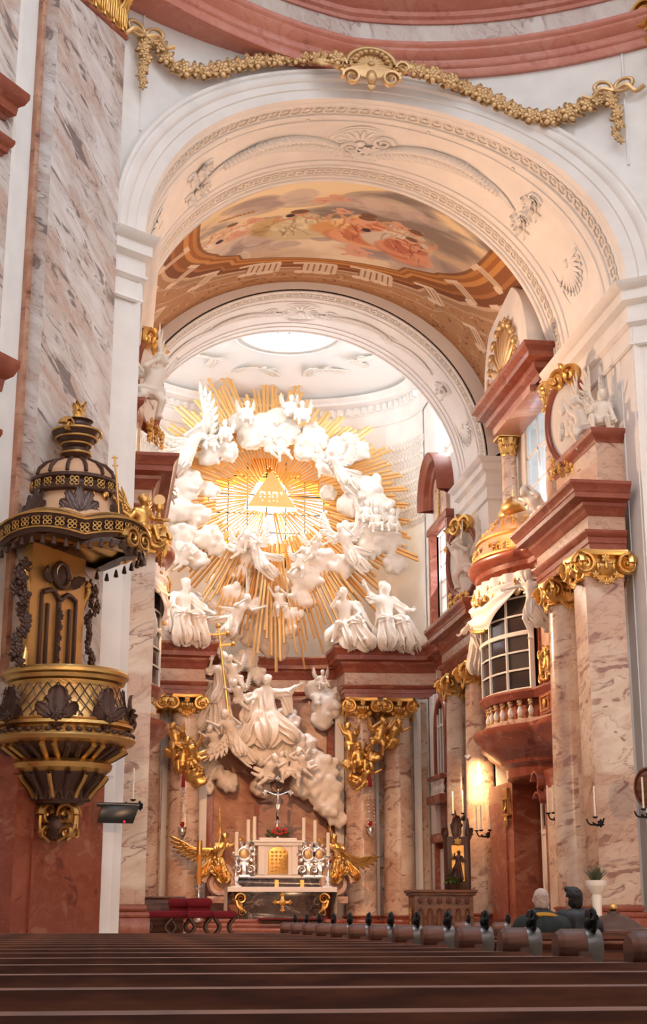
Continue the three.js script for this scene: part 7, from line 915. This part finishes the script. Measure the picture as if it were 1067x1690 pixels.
  for (const s of [-1, 1]) { part('gilt_scroll', at(tube([[0, L(948), 0.2], [s * 0.14, L(955), 0.2], [s * -0.02, L(985), 0.15], [s * -0.16, L(1030), 0.1], [s * -0.12, L(1075), 0.12], [s * 0.06, L(1110), 0.2]], (u) => 0.09, 8, 20), -0.1 + s * 1.02, 0, -0.45), MT.oldGold, t); part('carved_garland', merge(Array.from({ length: 20 }, (_, i) => { const r = rng(i + 300 + s), u = i / 19; return at(rosette(0.13 + 0.05 * r(), 5), -0.1 + s * (1.24 + 0.12 * sin(u * 9)) + 0.1 * (r() - 0.5), L(lerp(950, 1106, u)), -0.32 + 0.15 * r(), 0, 0.3 * s); })), MT.bronze, t); }
  // canopy: wavy cornice, quatrefoils, tassels, bell, dome, urn, flame
  const wav = (a) => 0.16 * Math.abs(sin(a * 2.5 + 0.4)) - 0.02, cp = [[1.2, 918], [1.62, 916], [1.66, 908], [1.6, 900], [1.66, 893], [1.7, 886], [1.62, 880], [1.4, 876], [1.3, 874]];
  part('canopy_cornice', grid((u, v, p, i, j) => { const a = u * TAU, [r, q] = cp[j]; p.set(cos(a) * r, L(q) + wav(a), sin(a) * r); }, 80, cp.length - 1, 0.6), MT.bronze, t);
  for (const [r, q, w] of [[1.69, 908, 0.025], [1.72, 885, 0.035], [1.45, 875, 0.02]]) part('gilt_fillet', tube(Array.from({ length: 81 }, (_, i) => { const a = i / 80 * TAU; return V(cos(a) * r, L(q) + wav(a), sin(a) * r); }), w, 5), MT.oldGold, t);
  part('canopy_underside', grid((u, v, p) => { const a = u * TAU, r = lerp(1.6, 0.05, v); p.set(cos(a) * r, L(916) + wav(a) * (1 - v) + 0.25 * sin(v * PI / 2) + 0.04 * cos(a * 12) * (1 - v), sin(a) * r); }, 72, 8, 1), MT.oldGold, t);
  const qf = merge([[0.05, 0.05], [-0.05, 0.05], [0.05, -0.05], [-0.05, -0.05]].map(([x, y]) => at(new THREE.TorusGeometry(0.042, 0.016, 5, 10), x, y, 0))), ts = lathe([[0.005, 0.2], [0.03, 0.16], [0.035, 0.13], [0.06, 0.02], [0.02, 0]], 8);
  for (let i = 0; i < 40; i++) { const a = i / 40 * TAU; const m = part('quatrefoil', qf, MT.oldGold, t); m.position.set(cos(a) * 1.68, L(898) + wav(a), sin(a) * 1.68); m.rotation.y = PI / 2 - a; if (i % 1 === 0) { const s = part('tassel', ts, MT.bronze, t); s.position.set(cos(a + 0.07) * 1.6, L(918) + wav(a) - 0.22, sin(a + 0.07) * 1.6); } }
  for (const k of [-1, 1]) part('canopy_volute', at(merge([volute(0.24, 1.9, 0.2, 0.12, k)]), k * 0.22, L(905), 1.68), MT.oldGold, t);
  part('bell', lat([[1.36, 878], [1.25, 868], [1.05, 850], [0.92, 834], [0.86, 824]], 40), MT.cream, t); part('bell_collar', lat([[0.84, 826], [0.98, 822], [1.0, 816], [0.92, 812], [0.9, 806], [0.98, 802], [0.98, 797], [0.85, 794]]), MT.bronze, t); part('collar_gilding', merge(Array.from({ length: 20 }, (_, i) => { const a = i / 20 * TAU; return at(at(qf, 0, 0, 0, 0, PI / 2 - a), cos(a) * 0.98, L(812), sin(a) * 0.98); })), MT.oldGold, t);
  for (let i = 0; i < 6; i++) { const a = i / 6 * TAU + 0.3, m = part('bell_acanthus', BA(), MT.bronze, t); m.position.set(cos(a) * 1.22, L(872), sin(a) * 1.22); m.rotation.y = PI / 2 - a; }
  part('cupola', lat([[0.9, 796], [0.88, 788], [0.7, 774], [0.45, 765], [0.25, 762]]), MT.cream, t); part('cupola_ribs', merge(Array.from({ length: 14 }, (_, i) => { const a = i / 14 * TAU; return tube([[0.9, 794], [0.86, 784], [0.7, 773], [0.42, 764]].map(([r, q]) => V(cos(a) * (r + 0.02), L(q), sin(a) * (r + 0.02))), 0.045, 5); })), MT.bronze, t);
  part('urn', lat([[0.2, 764], [0.2, 758], [0.28, 754], [0.34, 748], [0.3, 742], [0.24, 740], [0.36, 730], [0.5, 718], [0.54, 712], [0.44, 708], [0.34, 704], [0.3, 698], [0.36, 695]], 24), MT.bronze, t); part('urn_gilding', merge([735, 725, 714, 750].map((q, i) => at(new THREE.TorusGeometry([0.34, 0.46, 0.55, 0.34][i], 0.03, 5, 24).rotateX(PI / 2), 0, L(q), 0)).concat([-1, 1].map((k) => at(volute(0.17, 1.5, 0.3, 0.12, k), k * 0.52, L(712), 0.1)))), MT.oldGold, t);
  part('flame', at(merge(Array.from({ length: 16 }, (_, i) => { const r = rng(i + 20), a = i / 16 * TAU; return at(at(leaf(0.35 + 0.35 * r(), 0.2, 0.25), 0, 0, 0.1 * r()), 0, 0, 0, 0, a); })), 0, L(700), 0), MT.gold, t);
  // gilded putti on the canopy
  const pw = (x, y, z) => { const q = px(x, y, z); return q; };
  statue('gilded_putto', 'gilded cherub with a thin cross staff riding the pulpit canopy', 'cherub', pw(172, 888, -32.6), 0.7, 1.0, PR, MT.gold, { at: [0, 0.6, -0.08], k: 0.6, r: [0, 0.5, 0.3], l: [0, -0.5, -0.2] }, 'gilded pulpit cherubs');
  statue('gilded_putto', 'gilded cherub seated on the canopy edge lifting a chalice with host', 'cherub', pw(232, 895, -33.4), 0.5, 1.05, fig({ child: true, seed: 85, cell: 0.02, pel: [0, 0.3, 0], chest: [0, 0.58, 0.02], look: [0.9, 0.1, 0.5], eL: [-0.3, 0.5, 0.06], hL: [-0.48, 0.6, 0.05], eR: [0.3, 0.52, 0.1], hR: [0.52, 0.54, 0.12], kL: [-0.12, 0.3, 0.3], fL: [-0.06, 0.02, 0.34], kR: [0.18, 0.3, 0.26], fR: [0.26, 0.02, 0.3], cloth: [[[-0.2, 0.26, 0.1], [0.28, 0.22, 0.1], 0.13, 0.12, [0.025, 6, 2]]] }), MT.gold, { at: [0, 0.6, -0.08], k: 0.5, r: [0, 0.5, 0], l: [0, -0.5, 0] }, 'gilded pulpit cherubs');
  const c = pw(262, 858, -33.2), ch = thing('chalice', 'gilded chalice with upright round host held by the cherub', 'chalice', c.toArray()); part('cup', lathe([[0.1, 0], [0.1, 0.02], [0.03, 0.06], [0.04, 0.12], [0.03, 0.16], [0.1, 0.24], [0.11, 0.34], [0.09, 0.34]], 14), MT.gold, ch); part('host', at(new THREE.CylinderGeometry(0.13, 0.13, 0.02, 24).rotateX(PI / 2), 0, 0.46, 0), MT.paleGold, ch);
  const s0 = pw(198, 872, -32.3), s1 = pw(189, 752, -32.3), sf = thing('thin_staff', 'thin gilded cross staff rising from the pulpit canopy', 'staff', s0.toArray()), sd = s1.clone().sub(s0); part('pole', tube([V(0, 0, 0), sd], 0.022, 6), MT.gold, sf); part('crossbar', merge([0.86, 0.97].map((k) => tube([V(sd.x * k - 0.07, sd.y * k, sd.z * k), V(sd.x * k + 0.07, sd.y * k, sd.z * k)], 0.018, 5))), MT.gold, sf);
}
function LV() { return LV.g || (LV.g = at(leaf(0.62, 0.34, 0.95, 4), 0, 0, 0)); }
function DR() { return DR.g || (DR.g = merge([at(leaf(0.75, 0.6, 0.15, 4), 0, 0.02, 0, -0.12), at(leaf(0.4, 0.4, 0.3, 3), 0, 0.1, 0.03, PI), at(leaf(0.5, 0.34, 0.3), -0.1, 0, 0, 0, 0, 0.9), at(leaf(0.5, 0.34, 0.3), 0.1, 0, 0, 0, 0, -0.9), at(rosette(0.13, 6), 0, 0.02, 0.08)])); }
function BA() { return BA.g || (BA.g = merge([[-1.25, 0.6], [-0.85, 0.7], [-0.42, 0.85], [0, 0.95], [0.42, 0.85], [0.85, 0.7], [1.25, 0.6]].map(([a, h]) => at(leaf(h, 0.28, 0.05, 5), 0, 0, 0, -0.35, 0, a)))); }
// ---------------------------------------------------------------- gilded garland over the crossing arch
function pxWall(x, y, o = 0.36) { let z = -37; for (let i = 0; i < 12; i++) { const q = px(x, y, z), X = clamp(q.x, -9, 9); z = ellZ(X) + o + (q.y > 23.9 ? 0.5 + 0.19 * Math.max(0, -X - 0.4) : 0) * smooth(23.7, 24.1, q.y); } return px(x, y, z); }
{
  const c0 = pxWall(612, 112, 0.5), t = thing('gilded_garland', 'long gilded rose garland with central shell hanging over the crossing arch', 'garland', c0.toArray());
  const path = [[262, 78], [285, 108], [310, 116], [345, 118], [400, 105], [450, 98], [500, 95], [555, 96]], pr = [[668, 112], [720, 125], [770, 146], [815, 165], [850, 182], [890, 194], [925, 192], [960, 176], [985, 166]];
  const r = rng(55), put = (g, p, s, n, o = 0) => { const m = part(n, g, MT.paleGold, t); m.position.copy(p).sub(c0); m.lookAt(p.x - c0.x + (EYE.x - p.x) * 0.2 + c0.x, c0.y + p.y - c0.y, c0.z + 40); m.rotateZ(r() * TAU); m.scale.setScalar(s); return m; };
  const R1 = merge([rosette(0.2, 6), ...Array.from({ length: 4 }, (_, i) => at(leaf(0.3, 0.16, 0.2, 3), 0, 0, -0.05, 0, 0, i * PI / 2 + 0.6))]), R2 = merge([rosette(0.15, 5), ...Array.from({ length: 5 }, (_, i) => at(leaf(0.28, 0.14, 0.3, 3), 0, 0, -0.04, 0, 0, i * TAU / 5))]);
  for (const q of [path, pr]) { const pts = new THREE.CatmullRomCurve3(q.map(([x, y]) => pxWall(x, y))).getSpacedPoints(q === path ? 19 : 22); pts.forEach((p, i) => put(i % 2 ? R1 : R2, p, 1.05 + 0.35 * r(), 'rose')); }
  for (const [x, y, s] of [[240, 60, -1], [1012, 150, 1]]) { // bows with hanging ends
    const b = pxWall(x, y), g = merge([-1, 1].map((k) => [at(at(new THREE.TorusGeometry(0.25, 0.07, 6, 18), 0, 0, 0, 0, 0, 0, [1, 0.7, 1]), k * 0.28, 0.14, 0, 0, 0, k * 0.4), tube([[0, 0, 0], [k * 0.35, 0.1, 0.05], [k * 0.6, -0.12, 0], [k * 0.85, -0.02, 0.04]], 0.07, 6, 12)])); const m = part('bow', g, MT.paleGold, t); m.position.copy(b).sub(c0); m.rotation.y = s * -0.5; for (let i = 0; i < 9; i++) put(i % 2 ? R1 : R2, pxWall(x + s * (i * 1.2) + (r() - 0.5) * 10, y + 10 + i * 9), 1.05 - 0.06 * i, 'rose'); for (let i = 0; i < 4; i++) put(R2, pxWall(x - s * (8 + i * 6), y + 6 + 4 * i), 0.9, 'rose');
  }
  part('shell', at(merge([shellFan(0.66, 9, -0.1, PI + 0.1), at(ball(0, 0, 0, 0.6, 0.6, 0.05, 20), 0, 0.05, -0.02), at(new THREE.TorusGeometry(0.66, 0.08, 6, 24, PI), 0, 0, 0), ...Array.from({ length: 9 }, (_, i) => { const a = lerp(0.15, PI - 0.15, i / 8); return ball(cos(a) * 0.44, sin(a) * 0.44, 0.1, 0.085); })]), 0, 0.1, 0, -0.15, 0, 0, [1.05, 0.85, 1]), MT.paleGold, t, 'gilded scallop shell');
  part('cartouche', merge([...[-1, 1].map((k) => [at(volute(0.26, 1.7, 0.26, 0.14, k), k * 0.55, -0.35, 0), at(volute(0.2, 1.6, 0.28, 0.14, -k), k * 0.9, 0.02, 0), tube([[k * 0.78, -0.2, 0], [k * 1.0, 0.05, 0], [k * 1.35, 0.1, 0]], 0.08, 6, 10), at(leaf(0.7, 0.34, 0.1), k * 0.7, 0, 0.02, 0, 0, -k * 1.35), at(leaf(0.6, 0.3, 0.1), k * 1.1, 0.05, 0.02, 0, 0, -k * 1.5)]), ball(0, -0.32, 0.05, 0.16, 0.22, 0.12), at(leaf(0.36, 0.26), 0, -0.42, 0.05, PI)]), MT.paleGold, t);
}
// ---------------------------------------------------------------- pews, visitors
{
  const pitch = 0.95, z0 = -1.85, n = 17, XR = -4.43, XL = -15.2;   // rows of the left block; their ends line the aisle
  const bk = shapeOf([[-0.03, 0], [0.03, 0], [0.03, 0.81], [0.05, 0.83], [0.05, 0.88], [-0.05, 0.88], [-0.05, 0.83], [-0.03, 0.81]]);
  const endS = new THREE.Shape(); endS.moveTo(-0.3, 0); endS.lineTo(0.2, 0); endS.lineTo(0.16, 0.6); endS.lineTo(0.06, 0.9); endS.lineTo(-0.06, 0.9); endS.lineTo(-0.2, 0.6); endS.closePath();
  const endG = boxUV(merge([at(extr(endS, 0.07, 0.015), 0, 0, 0, 0, -PI / 2), at(lathe([[0, -0.13], [0.06, -0.125], [0.075, -0.1], [0.075, 0.0]], 16), -0.02, 0.93, 0, 0, 0, -PI / 2)])), capG = at(lathe([[0.076, 0], [0.08, 0.04], [0.074, 0.07], [0.01, 0.075]], 16), -0.02, 0.93, 0, 0, 0, -PI / 2), lampG = merge([tube([[0, 0.98, 0.02], [0.0, 1.03, -0.03], [0, 1.07, 0.03], [0, 1.08, 0.12]], 0.016, 5, 10), tube([[0, 1.04, -0.05], [0, 1.1, -0.02], [0, 1.09, 0.06]], 0.02, 5, 8), ball(0, 1.06, 0.0, 0.035, 0.03, 0.05, 8), at(new THREE.TorusGeometry(0.045, 0.014, 5, 12), 0, 1.07, 0.05, 0, PI / 2)]);
  const railG = (w) => boxUV(at(extr(bk, w, 0.012), -w / 2, 0, 0, 0, PI / 2, 0)), seatG = (w) => box(w, 0.05, 0.42, 0, 0.43, -0.25, 0.015), deskG = (w) => at(box(w, 0.035, 0.26, 0, 0, 0, 0.012), 0, 0.74, -0.02 + 0.16, -0.25);
  const row = (i, xl, xr, end, label, group) => {
    const w = xr - xl, t = thing('pew', label, 'pew', [xr, 0, z0 - i * pitch], 0, group);
    part('backrest', at(railG(w), -w / 2, 0, 0), MT.wood, t); part('seat', at(seatG(w), -w / 2, 0, 0), MT.wood, t); part('book_shelf', at(deskG(w), -w / 2, 0, 0), MT.wood, t); const e = part('pew_end', end > 0 ? at(endG, 0.035, 0, -0.05) : at(endG, -w - 0.035, 0, -0.05), MT.wood, t); part('metal_cap', at(capG, end > 0 ? 0.035 : -w - 0.035, 0, -0.05), MT.steel, e, 'grey metal sleeve'); part('hook_ornament', at(lampG, end > 0 ? 0.05 : -w, -0.03, -0.05, 0, 0, 0, [0.8, 1, 0.8]), MT.iron, e, 'black wrought hook'); part('kneeler', box(w, 0.05, 0.2, -w / 2, 0.16, 0.45, 0.01), MT.wood, t);
  };
  for (let i = 0; i < n; i++) row(i, XL, XR, 1, 'long polished brown wooden pew in the block toward the pulpit', 'wooden pews in the pulpit side block');
  const XV = px(842, 1540, -17).x; for (let i = 16; i < 19; i++) row(i, XV, 6.5, -1, 'short brown wooden pew in the block where the visitors sit', 'wooden pews in the visitors block');
}
// two visitors seen from behind
function visitor(name, label, p, turn, o) {
  const t = thing(name, label, 'person', p, turn); const H = o.h || 0;
  const F = new Field([-0.42, -0.05, -0.42], [0.42, 1.05 + H, 0.7], 0.014);
  F.cone([0, 0.12, 0], [0, 0.5, -0.02], 0.18, 0.2, 0.08); F.cone([-0.1, 0.1, 0.02], [-0.12, 0.1, 0.46], 0.09, 0.075, 0.05); F.cone([0.1, 0.1, 0.02], [0.12, 0.1, 0.46], 0.09, 0.075, 0.05); F.cone([-0.12, 0.1, 0.46], [-0.12, -0.02, 0.48], 0.075, 0.06, 0.04); F.cone([0.12, 0.1, 0.46], [0.12, -0.02, 0.48], 0.075, 0.06, 0.04);
  F.cone([-0.17, 0.5, -0.01], [0.17, 0.5, -0.01], 0.115, 0.115, 0.08); F.cone([0, 0.54, 0], [0, 0.66 + H, 0.02], 0.09, 0.062, 0.05); for (const k of [-1, 1]) { F.cone([k * 0.2, 0.5, 0], [k * 0.27, 0.25, 0.06], 0.09, 0.075, 0.05); F.cone([k * 0.27, 0.25, 0.06], [k * 0.13, 0.17, 0.32], 0.07, 0.05, 0.04); }
  part('body', merge([F.mesh(), ...hand([-0.12, 0.18, 0.34], [0.3, -0.1, 1], 1, [0, 1, 0]), ...hand([0.12, 0.18, 0.34], [-0.3, -0.1, 1], 1, [0, 1, 0])]), o.skin, t);
  const hy = 0.77 + H, a = o.look, hx = [cos(a), 0, -sin(a)], hz = [sin(a), 0, cos(a)], Q = (x, y, z) => [hx[0] * x + hz[0] * z, hy + y, hx[2] * x + hz[2] * z];
  const G = new Field([-0.16, hy - 0.2, -0.16], [0.16, hy + 0.2, 0.16], 0.007); G.ell(...Q(0, 0.02, -0.01), 0.078, 0.108, 0.092, 0.03); G.ell(...Q(0, 0.035, -0.02), 0.082, 0.085, 0.095, 0.03); G.ell(...Q(0, -0.055, 0.03), 0.06, 0.06, 0.065, 0.03); G.cone(Q(0, 0.02, 0.085), Q(0, -0.02, 0.112), 0.01, 0.015, 0.012); G.cone(Q(0, -0.06, 0), Q(0, -0.18, -0.01), 0.055, 0.06, 0.03); for (const k of [-1, 1]) { const e = Q(k * 0.083, 0, -0.005); G.ell(e[0], e[1], e[2], 0.018, 0.032, 0.02, 0.008); const s = Q(k * 0.033, 0.018, 0.092); G.ell(...s, 0.018, 0.01, 0.014, 0.01, true); } G.ell(...Q(0, -0.052, 0.095), 0.024, 0.004, 0.012, 0.008, true); G.ell(...Q(0, -0.095, 0.07), 0.025, 0.022, 0.025, 0.02);
  part('head', G.mesh(), o.skin, t);
  const K = new Field([-0.17, hy - 0.16, -0.17], [0.17, hy + 0.2, 0.17], 0.008); K.ell(...Q(0, 0.045, -0.028), 0.084 + o.hairT, 0.088 + o.hairT, 0.094 + o.hairT, 0.02); K.ell(...Q(0, -0.03, -0.04), 0.078 + o.hairT * 0.6, 0.08, 0.075, 0.03); K.ell(...Q(0, -0.05, 0.1), 0.12, 0.11, 0.085, 0.015, true); if (o.quiff) for (const [x, z] of [[-0.03, 0.06], [0.02, 0.07], [0.05, 0.04], [-0.05, 0.02]]) K.ell(...Q(x, 0.12, z - 0.01), 0.035, 0.03, 0.04, 0.02); K.noise(0.006, 60, 3); part('hair', K.mesh(), o.hair, t);
  // jacket over the torso
  const J = new Field([-0.5, -0.1, -0.45], [0.5, 0.8 + H, 0.55], 0.014); J.cone([0, 0.06, 0], [0, 0.46, -0.02], 0.22, 0.24, 0.08, [0.008, 7, 2]); J.cone([-0.185, 0.49, -0.01], [0.185, 0.49, -0.01], 0.135, 0.135, 0.1); for (const k of [-1, 1]) { J.cone([k * 0.215, 0.49, 0], [k * 0.3, 0.23, 0.05], 0.115, 0.1, 0.05, [0.01, 5, 8]); J.cone([k * 0.3, 0.23, 0.05], [k * 0.16, 0.15, 0.3], 0.1, 0.08, 0.05, [0.008, 5, 6]); } if (o.hood) { J.ell(0, 0.6, -0.13, 0.17, 0.1, 0.11, 0.04); J.ell(-0.13, 0.62, -0.02, 0.07, 0.09, 0.1, 0.04); J.ell(0.13, 0.62, -0.02, 0.07, 0.09, 0.1, 0.04); } else J.cone([0, 0.56, -0.02], [0, 0.63, -0.01], 0.13, 0.1, 0.04); J.noise(0.012, 9, 5); part('jacket', J.mesh(), o.coat, t, o.coatLabel);
  if (o.collar) part('collar', at(tube(Array.from({ length: 21 }, (_, i) => { const b = PI * 0.95 + i / 20 * PI * 1.1; return V(cos(b) * 0.165, 0.6 - 0.035 * sin(b), sin(b) * 0.15 - 0.03); }), 0.026, 6), 0, 0, 0), o.collar, t, 'mustard yellow collar band');
  return t;
}
const skin = std(0xc9917a, 0.6);
visitor('person', 'grey cropped older visitor in dark coat with yellow collar band seated with back turned', [px(893, 1520, -17.3).x, 0.45, -17.3], PI - 0.15, { skin, look: 0.1, hair: std(0xb39c90, 0.9), hairT: 0.001, coat: std(0x1c2220, 0.85), coatLabel: 'dark green black coat', collar: std(0xb98524, 0.8), h: 0.02 });
visitor('person', 'dark haired visitor in black hooded jacket seated and looking sideways toward the altar', [px(944, 1525, -17.5).x, 0.45, -17.45], PI - 0.25, { skin, look: 0.75, hair: std(0x1a1412, 0.7), hairT: 0.012, quiff: true, coat: std(0x121214, 0.6), coatLabel: 'black padded hooded jacket', hood: true, h: 0.03 });
// ---------------------------------------------------------------- floodlights standing on cornices; each carries its own light
const WARM = 0xffcda4;
function flood(p, tgt, cd, ang, label, color = WARM, size = 0.22, soft = 4) {
  const t = thing('floodlight', label, 'floodlight', p, 0, 'chancel floodlights'), d = V(...tgt).sub(V(...p)).normalize(), q = new THREE.Quaternion().setFromUnitVectors(V(0, 0, 1), d);
  const b = part('housing', merge([box(size * 1.4, size, size * 0.9, 0, -size / 2, -size * 0.5, 0.02), box(0.05, size * 0.9, 0.05, 0, -size * 1.2, -size * 0.5)]), MT.frame, t); b.quaternion.copy(q);
  const g = part('lens', box(size * 1.2, size * 0.8, 0.01, 0, -size * 0.4, -0.02), std(0x332211, 0.3, 0, { emissive: color, emissiveIntensity: 6 }), t, 'glowing lens'); g.quaternion.copy(q);
  const l = new THREE.SpotLight(color, cd, 0, ang, 0.9, 2); l.name = t.name + '_light'; l.position.copy(V(...p).addScaledVector(d, 0.04)); l.castShadow = true; l.shadow.radius = soft; l.target.position.set(...tgt); scene.add(l, l.target); return t;
}
flood([-4.95, 12.35, -40.9], [0.6, 13.5, -61], 200, 0.42, 'floodlight on the pulpit side cornice aimed at the golden glory', 0xffbe8c);
flood([5.7, 12.4, -41.0], [-0.6, 11.5, -61], 110, 0.42, 'floodlight on the oratory side cornice aimed at the golden glory', 0xffbe8c);
flood([-4.9, 12.35, -38.6], [0, 3.4, -59], 640, 0.3, 'floodlight on the pulpit side cornice aimed at the altar table', 0xffbe8c);
flood([-5.4, 11.72, -50.2], [6.6, 14.6, -39.6], 560, 0.75, 'floodlight on the inner cornice lighting the opposite medallion');
flood([5.8, 11.7, -50.4], [-6.6, 14.5, -40], 260, 0.75, 'floodlight on the inner cornice lighting the pulpit side wall');
flood([-4.95, 12.3, -39.6], [2.5, 24, -40.5], 46, 0.8, 'floodlight on the pulpit side cornice aimed up at the crossing vault');
flood([5.75, 12.2, -38.6], [-2.5, 24, -40.5], 60, 0.8, 'floodlight on the oratory side cornice aimed up at the crossing vault');
flood([-5.6, 11.8, -53.2], [1.5, 23.5, -47], 50, 0.8, 'floodlight on the inner cornice aimed up at the fresco from the pulpit side');
flood([5.8, 11.8, -53.6], [-1.5, 23.5, -47], 50, 0.8, 'floodlight on the inner cornice aimed up at the fresco from the oratory side');
flood([-5.3, 11.8, -49.4], [5.8, 6.5, -44.5], 380, 0.6, 'floodlight on the inner cornice lighting the curtained oratory');
flood([5.25, 6.05, -48.9], [5.8, 4.9, -50.5], 45, 0.8, 'small bright lamp tucked under the altar end of the oratory balcony', 0xffc890, 0.12, 2);
flood([9.0, 8.6, 7.4], [4.5, 5.5, -38], 950, 0.4, 'warm floodlight on the rear nave wall aimed at the visitors side', 0xffc898, 0.4, 8);
flood([-9.0, 8.6, 7.4], [-1.5, 5.0, -38], 420, 0.4, 'warm floodlight on the rear nave wall aimed at the pulpit side', 0xffc898, 0.4, 8);
renderer.render(scene, camera);
